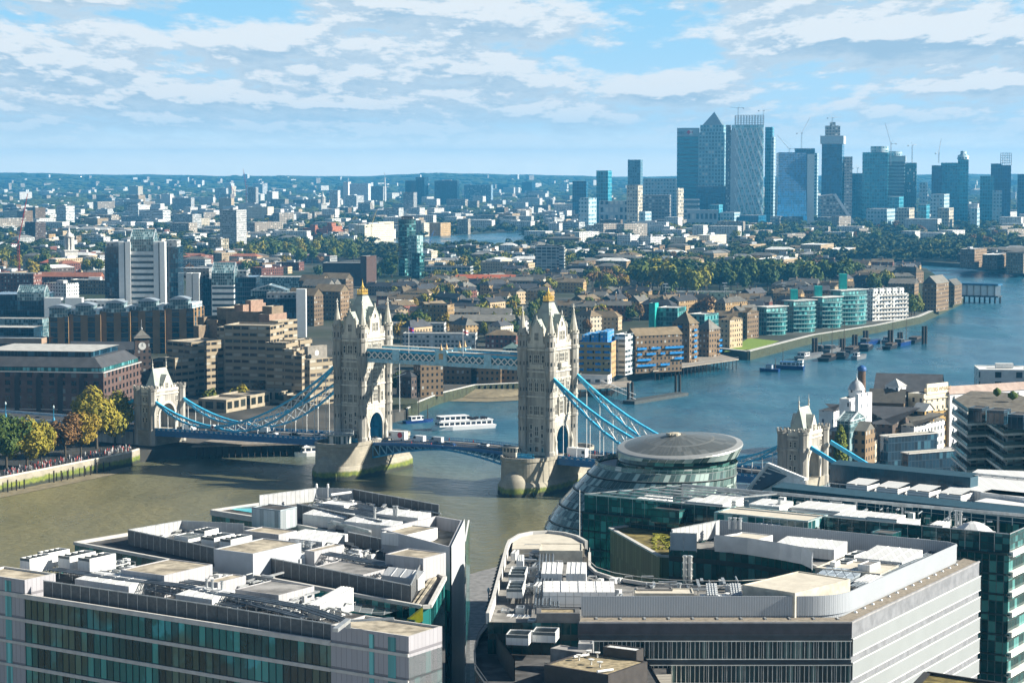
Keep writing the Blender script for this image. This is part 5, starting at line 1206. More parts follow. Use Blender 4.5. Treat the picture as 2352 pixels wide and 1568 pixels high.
zs=[5,10.6,14.6,18.6,22.6,26.6,30.6,34.6,38.6,42.2];dk=MB();lp=MB()
for a,b in zip(zs,zs[1:]):
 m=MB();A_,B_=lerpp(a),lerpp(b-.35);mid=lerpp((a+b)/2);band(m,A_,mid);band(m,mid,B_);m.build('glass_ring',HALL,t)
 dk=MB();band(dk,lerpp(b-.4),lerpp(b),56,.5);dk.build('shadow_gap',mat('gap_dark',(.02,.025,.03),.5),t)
 e=lerpp(b);band(lp,(b-.05,e[1],e[2]+.25),(b+.12,e[1],e[2]+.25))
 r0,r1=ringpts(e[1],e[2]+.25,b+.12),ringpts(e[1],e[2]-1.2,b+.12)
 for k in range(56):lp.face([r0[k],r0[(k+1) % 56],r1[(k+1) % 56],r1[k]])
lp.build('ring_ledge',mat('ledge_metal',(.20,.22,.22),.5,.3),t)
m=MB();band(m,lerpp(42.2),(44.2,38.2,17.5));m.build('glass_ring',HALL,t)
m=MB();m.face(ringpts(38.2,17.2,43.8));m.build('terrace',CONC,t)
m=MB();band(m,(43.8,39.8,14.0),(47.0,40.6,14.2));m.build('lounge_glass',facade('lounge_glass',(.02,.03,.03),(.01,.05,.045),2.4,3.5,.94,.9,lit=.15,litc=(.06,.16,.14),grough=.06),t)
m=MB();band(m,(44.2,38.2,17.6),(45.2,38.4,17.6));m.build('balustrade',facade('balustrade',(.30,.40,.38),(.10,.19,.17),2.0,1.4,.93,.9,lit=.2,grough=.1),t)
m=MB();band(m,(46.4,40.9,15.1),(48.7,41.6,15.7));m.build('upper_glass',facade('upper_glass',(.55,.57,.55),(.12,.19,.17),2.1,3.3,.94,.98,lit=.4,litc=(.34,.42,.39),grough=.08),t)
m=MB();band(m,(48.7,41.6,15.7),(49.0,41.7,15.5));band(m,(49.0,41.7,15.5),(49.3,41.8,13.9));a=ringpts(40.9,15.1,46.4);b=ringpts(40.6,14.2,46.4)
for k in range(56):m.face([a[k],b[k],b[(k+1) % 56],a[(k+1) % 56]])
m.build('rim',mat('rim_metal',(.42,.43,.42),.4,.4,var=.06),t)
m=MB();pr=((49.25,41.8,14.0),(49.8,41.7,11.5),(50.5,41.5,8.0),(51.1,41.3,4.5),(51.6,41.2,1.6),(51.7,41.2,.05))
for a,b in zip(pr,pr[1:]):band(m,a,b)
m.build('roof',facade('hall_roof',(.15,.16,.158),(.10,.11,.108),1.1,1.2,.9,.9,lit=.25,litc=(.13,.14,.138),grough=.3,wrough=.5,pv=(1.1,.9),spec=.45),t)
m=MB();m.lathe((40.2,531,51.4),[(1.9,0),(1.6,.5),(.8,.7),(.1,.75)],10,0,False);[m.box((40.2+1.6*cos(k),531+1.5*sin(k),51.7),(.7,.5,.5),k) for k in range(6)];m.build('roof_vent',mat('vent_tan',(.42,.38,.30),.7),t)
# ---------------------------------------------------------------- flagpole between the hall and the ring office
t=thing('flagpole','tall thin white pole standing in front of the round glass hall','flagpole',P(1331,1300,30));p=P(1331,1230,30);MB().tube((p.x,p.y,ZG),(p.x,p.y,ZAT(1125,p.y)),.16,6,.09).lathe((p.x,p.y,ZG),[(.5,0),(.4,.6),(.2,.8)],8).build('pole',WHITE,t)
# ---------------------------------------------------------------- dark brick building at the bottom
t=thing('brick_office','low dark brick building with curved front and tan gravel roof boxes','office building',(5,330,30))
zk=38.0;q=[P(1540,1560,zk),P(1487,1548,zk),P(1397,1575,zk),P(1250,1522,zk)]
curve=[P(x,y,zk) for x,y in ((1560,1640),(1250,1640),(1130,1600),(1092,1545),(1090,1500),(1100,1468),(1116,1448),(1132,1432),(1336,1432),(1338,1500),(1480,1505))]
cw=[(p.x,p.y) for p in curve]
MB().walls(cw,ZG,zk).build('wall',facade('dark_brick',(.045,.036,.036),(.20,.24,.25),4.2,4.4,.18,.42,lit=.3,litc=(.5,.5,.48),wrough=.9,var=.25),t)
MB().cap(cw,zk-.3).build('roof',ROOFDARK,t)
m=MB()
for a,b in zip(cw[1:8],cw[2:9]):
 for dz in (.3,1.4):m.beam((a[0],a[1],zk+dz),(b[0],b[1],zk+dz),.3 if dz<1 else .12,.6 if dz<1 else .12)
m.build('curved_parapet',mat('parapet_dark',(.06,.065,.07),.5,.2),t)
inn=[P(x,y,zk) for x,y in ((1180,1560),(1150,1520),(1132,1480),(1140,1452),(1150,1445))]
m=MB();m.walls([(p.x,p.y) for p in inn],zk-.3,zk+3.2,False);m.walls([(p.x+.2,p.y+.2) for p in inn[::-1]],zk-.3,zk+3.2,False);m.walls([(p.x,p.y) for p in [P(1480,1560,zk),P(1250,1522,zk)]][::-1],zk,zk+.1,False);m.build('curved_screen',mat('screen_black',(.045,.042,.045),.6),t)
roofbox(t,1250,1397,1487,1549,zk+3.0,3.4,mat('brown_clad',(.055,.050,.048),.6),mat('tan_gravel',(.30,.25,.16),.95,var=.4,scale=1.0),th=36,rim=.4)
roofbox(t,1385,1462,1478,1494,zk+4.4,4.8,mat('brown_clad',(.055,.05,.048)),WHITEMET,th=30);roofbox(t,1232,1332,1337,1408,zk+6.5,7,mat('grey_frame',(.14,.14,.14),.7),mat('tan_gravel',(.3,.25,.16)),th=1,rim=.8)
for x in ((1148,1195,1199,1424),(1162,1214,1226,1458),(1222,1276,1290,1452)):chiller(t,*x,zk+4.4,2.0,th=10,nf=4,raised=.3)
leanroof(t,1146,1200,1212,1438,zk+4.2,4,th=12,dep=7,rise=.5);roofbox(t,1212,1230,1236,1425,zk+5,3,PIPE,PIPE,th=5,dep=2.5);roofbox(t,1264,1338,1360,1498,zk+3.2,3.4,ROOFGREY,ROOFGREY,th=33);roofbox(t,1328,1362,1372,1478,zk+4,3,PLANTB,ROOFGREY,th=5,dep=2.5);roofbox(t,1150,1170,1178,1402,zk+5,3,PIPE,ROOFGREY,th=5,dep=2.5);roofbox(t,1184,1204,1210,1396,zk+5.6,1.5,PIPE,TRAY,th=5)
m=MB();
for x,y in ((1352,1504),(1372,1508),(1358,1524),(1378,1530),(1330,1514)):p=P(x,y,zk+3);m.lathe((p.x,p.y,zk+2.9),[(.12,0),(.12,.6),(.45,.75),(.5,.9)],8)
a,b=P(1318,1506,zk+3.3),P(1352,1501,zk+3.3);m.tube((a.x,a.y,zk+3.2),(b.x,b.y,zk+3.2),.22,8);a,b=P(1372,1540,zk+3.3),P(1408,1535,zk+3.3);m.tube((a.x,a.y,zk+3.2),(b.x,b.y,zk+3.2),.22,8);m.build('dish_aerial',WHITEMET,t)
clutter(t,[P(1150,1470,zk),P(1330,1500,zk),P(1336,1432,zk),P(1150,1432,zk)],zk,70,11,2.4)
t=thing('brick_kiosk','small white walled block with curved black railing at the corner of the dark brick building','building',P(1515,1560,30))
p=foot(1489,1491,1542,1549,2,36,wid=2);p=[P(1489,1549,36),P(1542,1547,36),P(1540,1525,36),P(1492,1527,36)]
MB().walls([(v.x,v.y) for v in p],ZG,36).build('wall',facade('white_boards',(.60,.55,.46),(.66,.61,.52),4,.45,1,.85,lit=0,pv=(1,1),grough=.8),t);MB().cap([(v.x,v.y) for v in p],35.6).build('roof',ROOFDARK,t)
m=MB();pts=[P(1474+22*(1-cos(k*.26)),1512+3.5*k,37.4) for k in range(8)]
for a,b in zip(pts,pts[1:]):m.beam((a.x,a.y,37.4),(b.x,b.y,37.4),.1,.1);m.beam((a.x,a.y,36.4),(b.x,b.y,36.4),.12,1.6)
m.build('curved_railing',mat('rail_black',(.03,.03,.03),.5),t)
# planted roof peeping in at the bottom edge
t=thing('planted_roof_block','block with brown planted roof and black kerb peeping in below the louvred side','building',P(2200,1570,36))
q=[P(2040,1640,33),P(2390,1640,33),P(2390,1585,33),P(2130,1545,33)]
MB().walls([(v.x,v.y) for v in q],ZG,33).build('wall',CONC,t);MB().cap([(v.x,v.y) for v in q],32.8).build('roof',MC['sedum'],t)
m=MB();m.beam((q[3].x,q[3].y,33.1),(q[2].x,q[2].y,33.1),.5,.4);m.beam((q[3].x,q[3].y,33.05),(q[0].x,q[0].y,33.05),1.2,.3);m.build('kerb',mat('rail_black',(.03,.03,.03)),t)
# ---------------------------------------------------------------- wall and roof kinds for the town
W={}
def fac(k,*a,**kw):W[k]=facade('wall_'+k,*a,**kw)
fac('brown',(.185,.125,.07),(.02,.025,.03),2.6,3.1,.42,.45,lit=.18,litc=(.30,.31,.30),rnd=.25)
fac('dark',(.085,.062,.052),(.015,.02,.025),2.6,3.1,.42,.45,lit=.15,litc=(.25,.26,.26),rnd=.25)
fac('red',(.17,.065,.045),(.02,.025,.03),2.8,3.0,.42,.5,lit=.3,litc=(.42,.42,.40),rnd=.2)
fac('yellow',(.36,.24,.11),(.025,.03,.03),2.8,3.1,.36,.45,lit=.15,litc=(.35,.34,.30),rnd=.25)
fac('tan',(.42,.32,.20),(.025,.03,.03),2.8,3.1,.4,.45,lit=.15,litc=(.3,.3,.28),rnd=.2)
fac('white',(.66,.66,.64),(.05,.07,.09),3.0,3.0,.46,.48,lit=.15,litc=(.35,.38,.4),rnd=.12)
fac('cream',(.62,.55,.42),(.06,.07,.08),3.0,3.1,.42,.45,lit=.15,litc=(.3,.3,.28),rnd=.15)
fac('grey',(.33,.34,.34),(.05,.06,.07),2.8,3.0,.5,.5,lit=.2,litc=(.4,.42,.42),rnd=.2)
fac('pale',(.50,.51,.50),(.06,.08,.09),2.6,2.9,.6,.5,lit=.3,litc=(.5,.52,.52),rnd=.15)
fac('band',(.64,.65,.64),(.06,.09,.11),4.0,2.9,.92,.48,lit=.3,litc=(.3,.34,.36),rnd=.1)
fac('navy',(.02,.05,.08),(.006,.03,.055),1.6,3.3,.9,.9,lit=.12,litc=(.03,.09,.13),grough=.08,wrough=.3,rnd=.3)
fac('teal',(.10,.22,.22),(.008,.10,.11),2.0,3.0,.86,.78,lit=.25,litc=(.08,.28,.28),grough=.08,wrough=.4,rnd=.15)
fac('glass',(.30,.36,.37),(.05,.12,.14),1.6,2.2,.88,.88,lit=.3,litc=(.2,.3,.32),grough=.1,wrough=.4)
fac('hotel',(.27,.218,.145),(.03,.03,.03),4.3,3.3,.84,.40,lit=.3,litc=(.32,.30,.25),v0=.1,slab=(.32,.262,.178),slabw=.2)
fac('frame',(.60,.62,.60),(.05,.08,.10),5.2,3.3,.90,.74,lit=.3,litc=(.16,.20,.22),rnd=.1)
R={k:mat('roof_'+k,c,.85,var=.2,scale=.3,rnd=r_) for k,c,r_ in (('slate',(.135,.13,.115),.3),('darkslate',(.055,.058,.064),.3),('brown',(.155,.12,.075),.3),('red',(.42,.12,.055),.15),('flat',(.27,.27,.26),.3),('white',(.66,.66,.64),.12),('pale',(.44,.44,.42),.2),('green',(.13,.20,.19),.1),('blue',(.02,.20,.55),.1),('tile',(.30,.12,.07),.2),('pink',(.36,.28,.24),.1))}
OCC=[]       # ground already taken: (x, y, r)
def occ(p):c=mean(p);OCC.append((c.x,c.y,max((v-c).length for v in p)))
def T(rows,cat='building'):
 res=[]
 for r in rows:
  nm,lab,xl,xm,xr,yt,yb,th,wl,rf=r[:10];kw=dict(r[10]) if len(r)>10 else {}
  c=kw.pop('cat',cat);o=bldg(nm,lab,c,xl,xm,xr,yt,W.get(wl,wl),yb=yb,th=th,roof=R.get(rf,rf),**kw);occ(o[1]);res.append(o)
 return res
# ------------------------------------------------ the brick warehouse block on the quay
BRK=facade('wall_warehouse',(.098,.060,.050),(.012,.015,.018),5.2,3.55,.46,.56,lit=.08,litc=(.10,.12,.12),var=.2)
t,p,zt=bldg('warehouse_block','long red brown brick warehouse block with arched windows behind the quay trees','warehouse',-90,239,303,856,BRK,yb=962,th=8,roof=R['darkslate'],dep=55);occ(p)
pp=inset(p,1.2);qq=inset(p,6.0);m=MB()
for k in range(4):a,b,c,d=pp[k],pp[(k+1) % 4],qq[(k+1) % 4],qq[k];m.face([(a.x,a.y,zt),(b.x,b.y,zt),(b.x,b.y,zt+2.2),(a.x,a.y,zt+2.2)]);m.face([(a.x,a.y,zt+2.2),(b.x,b.y,zt+2.2),(c.x,c.y,zt+6.2),(d.x,d.y,zt+6.2)])
m.cap([(v.x,v.y) for v in qq],zt+6.2);m.build('mansard_roof',R['darkslate'],t)
m=MB();m.walls([(v.x,v.y) for v in inset(p,1.15)],zt+.2,zt+1.9);m.build('attic_glazing',facade('attic_glazing',(.04,.10,.10),(.02,.14,.15),1.7,1.9,.8,.8,lit=.3,litc=(.10,.30,.32)),t)
m=MB();q=inset(p,8.5);m.prism([(v.x,v.y) for v in q],zt+6.2,zt+8.6);m.build('penthouse',W['navy'],t);MB().cap([(v.x,v.y) for v in inset(p,7.8)],zt+8.8).build('penthouse_roof',R['pale'],t)
m=MB();
for a,b in zip(p,p[1:]+p[:1]):m.beam((a.x,a.y,zt),(b.x,b.y,zt),.5,.4);m.beam((a.x,a.y,8.6),(b.x,b.y,8.6),.3,.3)
m.build('cornice',CONC,t)
m=MB();
for k in range(5):c=lerp(p[3],p[0],.25+k*.15)+V2(0,-.25);m.box((c.x,c.y,(ZG+zt)/2),(2.4,.3,zt-ZG-1),.14)
m.build('loading_bay',mat('bay_dark',(.035,.03,.03),.7),t)
# clock tower
t=thing('clock_tower','dark brick clock tower with pyramid roof beside the warehouse block','clock tower',P(327,905,ZG));c=P(327,905,ZG)
zt=ZAT(775,c.y);zc_=ZAT(808,c.y)
MB().box((c.x,c.y,(ZG+zc_-3)/2+2),(8.4,8.4,zc_-3),.25).box((c.x,c.y,(zc_+zt)/2-1),(7.2,7.2,zt-zc_+4),.25).build('wall',W['dark'],t)
pts=[Vector((c.x+4.6*cos(.25+pi/4+k*pi/2)*1.2,c.y+4.6*sin(.25+pi/4+k*pi/2)*1.2,0)) for k in range(4)];roofon(t,pts,zt,R['slate'],'pyr',4.2)
m=MB();m.tube((c.x,c.y,zt+4),(c.x,c.y,zt+9),.12,5);m.lathe((c.x,c.y,zt+4),[(.5,0),(.6,.6),(.1,1.3)],6);m.build('weather_vane',mat('vane',(.3,.3,.3),.5),t)
zf=(zc_+zt)/2-.4
for a in (.25-pi/2,.25):n=V2(cos(a),sin(a));q=c+n*3.62;q.z=zf;MB().tube(q,q+n*.12,1.9,20).build('clock_face',mat('clock_white',(.75,.74,.70),.6),t);h=MB();u=V2(-n.y,n.x);f=q+n*.18;h.beam(f,f+Vector((0,0,1.5)),.16,.1);h.beam(f,f+u*.9,.16,.1);h.build('clock_hand',mat('hand_black',(.02,.02,.02)),t)
T([('dock_house','long low house with dark slate roof beside the clock tower',158,309,318,803,850,4,'dark','darkslate',dict(kind='gable',dep=14,rh=4)),
   ('dock_house','small dark brick house squeezed between the warehouse block and the hotel',335,388,405,830,905,10,'dark','slate',dict(kind='flat',dep=20))])
# ------------------------------------------------ brick and glass dock apartments
DOCK=facade('wall_dockflats',(.23,.135,.055),(.012,.03,.042),9.0,3.2,.50,.88,lit=.2,litc=(.04,.07,.09),var=.15)
rows=[(113,158,172,727),(160,232,240,722),(232,300,308,716),(300,380,388,712),(380,446,458,708)]
for i,(a,b,c_,y) in enumerate(rows):
 t,p,zt=bldg('dock_flats','brown brick and dark glass dock flats, '+('westmost, by the blue stepped terraces','second from the blue terraces','middle one below the white office tower','fourth from the blue terraces','last before the hotel')[i],'apartment block',a,b,c_,y,DOCK,yb=812,th=6,roof=R['pale'],dep=26,group='brick and glass dock flats');occ(p)
 for s0,s1 in ((0,.42),(.58,1)):
  u=[p[3].lerp(p[0],s0),p[3].lerp(p[0],s1),p[2].lerp(p[1],s1),p[2].lerp(p[1],s0)];u=inset(u,1.0);MB().prism([(v.x,v.y) for v in u],zt-.5,zt+3.0).build('penthouse',facade('wall_penthouse',(.62,.66,.68),(.08,.18,.22),2.2,3,.62,.6,lit=.3,litc=(.3,.45,.5)),t)
 c=(p[3]+p[0])/2+V2(0,3);L=5.5;m=MB();m.walls([(c.x-L,c.y-3.3),(c.x+L,c.y-3.3),(c.x+L,c.y+8),(c.x-L,c.y+8)],zt-.5,zt+5.5);o=m.build('pavilion',W['glass'],t)
 m=MB();n=8
 for k in range(n):
  x0,x1=lerp(-L-.8,L+.8,k/n),lerp(-L-.8,L+.8,(k+1)/n);z0,z1=zt+5.5+1.6*sin(pi*k/n),zt+5.5+1.6*sin(pi*(k+1)/n);m.face([(c.x+x0,c.y-4,z0),(c.x+x1,c.y-4,z1),(c.x+x1,c.y+9,z1),(c.x+x0,c.y+9,z0)]);m.face([(c.x+x0,c.y-4,zt+5.2),(c.x+x1,c.y-4,zt+5.2),(c.x+x1,c.y-4,z1),(c.x+x0,c.y-4,z0)])
 m.build('curved_roof',mat('roof_bluegrey',(.26,.31,.36),.5),o)
T([('terrace_flats','blue glass terraces stepping down behind the warehouse block, lowest tier',-60,78,84,752,800,6,'navy','pale',dict(dep=18)),('terrace_flats','blue glass terraces stepping up behind the warehouse block, middle tier',-40,98,104,732,780,6,'glass','pale',dict(dep=16)),('terrace_flats','round glass drum pavilion with grey roof topping the stepped terraces',50,112,118,708,760,6,'glass','pale',dict(dep=16)),
   ('arched_arcade','tan brick wall with big arched windows at the foot of the blue terraces',-60,96,112,777,815,6,facade('wall_arches',(.34,.24,.17),(.03,.06,.08),14,12,.62,.7,v0=.3,lit=0),'pale',dict(dep=14))])
# ------------------------------------------------ offices with glass gables
def gable_top(t,p,zt,h,m_=None):
 a0,a1,b0,b1=p[0],p[1],p[3],p[2];r0,r1=(a0+b0)/2,(a1+b1)/2;zz=lambda v,z:(v.x,v.y,z);m=MB();e=h*.55
 m.walls([(v.x,v.y) for v in p],zt,zt+e);m.face([zz(b0,zt+e),zz(a0,zt+e),zz(r0,zt+h)],[(0,0),(20,0),(10,7)]);m.face([zz(a1,zt+e),zz(b1,zt+e),zz(r1,zt+h)])
 m.face([zz(a0,zt+e),zz(a1,zt+e),zz(r1,zt+h),zz(r0,zt+h)],[(0,0),(20,0),(20,9),(0,9)]);m.face([zz(b1,zt+e),zz(b0,zt+e),zz(r0,zt+h),zz(r1,zt+h)],[(0,0),(20,0),(20,9),(0,9)])
 o=m.build('glass_gable',W['glass'],t);g=MB()
 for u,v in ((a0,r0),(b0,r0),(a1,r1),(b1,r1)):g.beam(zz(u,zt+e),zz(v,zt+h),.5,.5)
 g.beam(zz(r0,zt+h),zz(r1,zt+h),.5);g.beam(zz(a0,zt+e),zz(b0,zt+e),.4);g.build('gable_frame',mat('frame_grey',(.45,.5,.52),.5),o)
BANDW=facade('wall_whitebands',(.70,.71,.70),(.04,.07,.09),30,4.2,.98,.42,lit=0,v0=.25,grough=.15)
t=thing('office_tower','tall white office tower with twin piers, banded middle and glazed gable top','office tower',(-268,1500,ZG))
def slab_(t,xl,xr,yt,yb_,Yd,dep,m_,nm,lean=0):
 zt=ZAT(yt,Yd);a,b=XAT(xl,Yd,zt),XAT(xr,Yd,zt);z0=max(ZG,ZAT(yb_,Yd)) if yb_ else ZG;q=[(a,Yd),(b,Yd),(b+lean,Yd+dep),(a+lean,Yd+dep)]
 MB().prism(q,z0,zt).build(nm,m_,t);return [V2(*v) for v in q],zt
PIERW=mat('pier_white',(.72,.73,.72),.6,var=.05)
OCC.append((-262,1515,42))
slab_(t,240,277,567,0,1506,26,W['navy'],'wing');slab_(t,376,408,567,0,1508,26,W['navy'],'wing')
slab_(t,272,299,556,0,1498,7,PIERW,'pier');slab_(t,352,378,555,0,1498,7,PIERW,'pier')
q,zt=slab_(t,299,352,577,0,1499.5,22,BANDW,'banded_wall');gable_top(t,q,zt,15)
m=MB()
for x in (287,366):a=XAT(x,1497.9,40);m.box((a,1497.9,(ZG+ZAT(557,1498))/2),(.7,.4,ZAT(557,1498)-ZG))
m.build('pier_slot',mat('slot_dark',(.05,.06,.07)),t);slab_(t,244,272,556,567,1507,20,W['grey'],'roof_plant');slab_(t,378,406,552,567,1512,18,W['grey'],'roof_plant')
t=thing('office_tower','lower white and dark glass office with glazed gable, behind the hotel and dock flats','office tower',(-200,1560,ZG));OCC.append((-198,1580,50))
slab_(t,427,440,627,0,1555,8,PIERW,'pier');slab_(t,442,457,627,0,1555,8,PIERW,'pier');slab_(t,456,488,640,0,1562,25,W['navy'],'wing');slab_(t,536,588,636,0,1562,25,W['navy'],'wing');q,zt=slab_(t,486,537,655,0,1556,24,BANDW,'banded_wall');q2=[v for v in q];gable_top(t,q2,zt,16);slab_(t,420,480,616,640,1578,20,W['grey'],'roof_plant');slab_(t,540,566,622,640,1572,12,W['grey'],'roof_plant')
t=thing('office_tower','dark blue glass office with long glazed ridge roof and thin white end slab','office tower',(-150,1440,ZG));OCC.append((-155,1455,30))
q,zt=slab_(t,582,696,686,0,1436,30,W['navy'],'wing');slab_(t,680,702,664,0,1434,6,PIERW,'pier');q,z2=slab_(t,576,660,680,686,1446,16,W['navy'],'wing');gable_top(t,[q[1],q[2],q[3],q[0]],z2-.5,8);slab_(t,612,680,672,686,1438,8,W['grey'],'roof_plant')
t=thing('office_tower','short dark glass office with small glazed gable at the far left of the dock','office tower',(-330,1470,ZG));OCC.append((-330,1480,40))
slab_(t,-20,104,676,0,1462,30,W['navy'],'wing');slab_(t,101,140,684,0,1452,7,PIERW,'pier');slab_(t,149,188,684,0,1452,7,PIERW,'pier');q,zt=slab_(t,40,102,690,0,1458,16,W['navy'],'wing');gable_top(t,q,zt,10);slab_(t,188,275,690,0,1475,20,W['pale'],'annex');slab_(t,104,240,704,0,1490,20,W['navy'],'annex')
# ------------------------------------------------ the stepped concrete hotel
t=thing('stepped_hotel','big beige and brown concrete hotel with stepped wings and long window bands','hotel',P(560,915,ZG));OCC.append((P(560,915,ZG).x,P(560,915,ZG).y+15,62));HW=W['hotel'];HR=mat('hotel_roof',(.33,.29,.23),.9,var=.15)
def wing_(xl,xm,xr,yt,yb_,th=24,dep=None,nm='wing',wl=None,rf=None):
 p=foot(xl,xm,xr,yb_,th,ZG,dep);z=ZAT(yt,p[0].y);o=MB().walls([(v.x,v.y) for v in p],ZG,z).build(nm,wl or HW,t);i=inset(p,.6);m=MB()
 for k in range(4):a,b,c,d=p[k],p[(k+1) % 4],i[(k+1) % 4],i[k];m.face([(a.x,a.y,z),(b.x,b.y,z),(c.x,c.y,z),(d.x,d.y,z)]);m.face([(d.x,d.y,z),(c.x,c.y,z),(c.x,c.y,z-.8),(d.x,d.y,z-.8)])
 m.cap([(v.x,v.y) for v in i],z-.8);m.build('roof',rf or HR,o);return p,z
wing_(385,441,520,786,905,40);wing_(376,403,450,822,912,40);wing_(500,548,562,752,898,24);wing_(516,622,638,748,914,14,20);wing_(610,658,672,787,917,14,18);wing_(650,676,690,802,919,14,16);wing_(670,694,708,817,921,14,16);wing_(700,712,768,826,932,40)
wing_(620,640,684,737,900,30);wing_(672,690,718,780,906,30);wing_(700,708,752,796,918,40,None,'lift_tower',mat('hotel_grey',(.24,.22,.19),.9))
wing_(455,470,520,728,885,34,None,'upper_storey',mat('hotel_brown',(.21,.16,.11),.9,var=.2));wing_(520,596,640,716,890,20,18,'upper_storey',mat('hotel_brown',(.21,.16,.11)));wing_(540,560,612,700,888,28,None,'upper_storey',mat('hotel_pinkbrown',(.30,.20,.15),.9));wing_(566,578,606,690,886,30,None,'upper_storey',mat('hotel_pinkbrown',(.30,.20,.15)));wing_(476,500,560,735,888,34,None,'upper_storey',mat('hotel_brown',(.21,.16,.11)));wing_(500,540,590,708,886,34,None,'upper_storey',mat('hotel_brown',(.21,.16,.11)));wing_(596,620,660,722,894,26,None,'upper_storey',mat('hotel_pinkbrown',(.30,.20,.15)));wing_(604,626,652,704,892,30,None,'upper_storey',mat('hotel_brown',(.21,.16,.11)));wing_(446,458,480,748,890,30,None,'upper_storey',mat('hotel_brown',(.21,.16,.11)))
p,z=wing_(414,420,437,852,905,55,None,'sign_wall',mat('sign_beige',(.42,.35,.25),.9,var=.05))
def textobj(s,parent,pos,xdir,zs,size,m_,nm='lettering',ext=.05):
 cu=bpy.data.curves.new(nm,'FONT');cu.body=s;cu.size=size;cu.extrude=ext;cu.align_x='CENTER';tmp=bpy.data.objects.new('tmp',cu);COL.objects.link(tmp)
 me=bpy.data.meshes.new_from_object(tmp.evaluated_get(bpy.context.evaluated_depsgraph_get()));bpy.data.objects.remove(tmp);X_=Vector(xdir).normalized();Z_=Vector((0,0,1));Y_=X_.cross(Z_)
 o0=Vector(parent.get('_o',(0,0,0)))
 for v in me.vertices:q=Vector(pos)+X_*v.co.x+Z_*v.co.y+Y_*v.co.z-o0;v.co=q
 me.materials.clear();me.materials.append(m_);o=bpy.data.objects.new(nm,me);COL.objects.link(o);o.parent=parent;o['_o']=tuple(o0);return o
SIGNB=mat('sign_brown',(.16,.07,.03),.7)
a,b=p[0],p[1];mid=(a+b)/2;dr=(b-a).normalized();n=V2(dr.y,-dr.x);k0=mid+n*.2
textobj('GUOMAN',t,(k0.x,k0.y,z-8.2),dr,1,1.5,SIGNB);textobj('HOTELS',t,(k0.x,k0.y,z-10.0),dr,1,1.5,SIGNB)
m=MB()
for k in range(7):an_=radians(30+k*20);c=Vector((k0.x,k0.y,z-5.8));e=c+dr*(2.3*cos(an_))+Vector((0,0,3.8*sin(an_)));m.beam(c+(e-c)*.35+Vector((0,0,0)),e,.4,.12)
m.build('emblem',SIGNB,t)
c=P(730,812,30);p,z=foot(700,708,752,918,40),0
m=MB();a,b=p[0],p[1];dr=(b-a).normalized();n=V2(dr.y,-dr.x);q=a.lerp(b,.45)+n*.1;q.z=ZAT(812,a.y);m.tube(q,q+n*.15,1.3,16);m.build('round_sign',WHITE,t)
m=MB()
for k in range(7):q=P(577+k*6,692,ZAT(694,1090));m.box((P(577+k*6,690,46).x,P(577,690,46).y,47),(.9,.9,3))
WHT=WHITE
for k,(a,b,c_,y,yb_) in enumerate(((456,520,548,918,948),(505,575,596,908,938),(560,640,690,900,925),(640,700,735,910,930))):
 wing_(a,b,c_,y,yb_,24,18,'podium',facade('wall_podium',(.33,.28,.2),(.03,.035,.03),6,6.5,.7,.5,lit=.1))
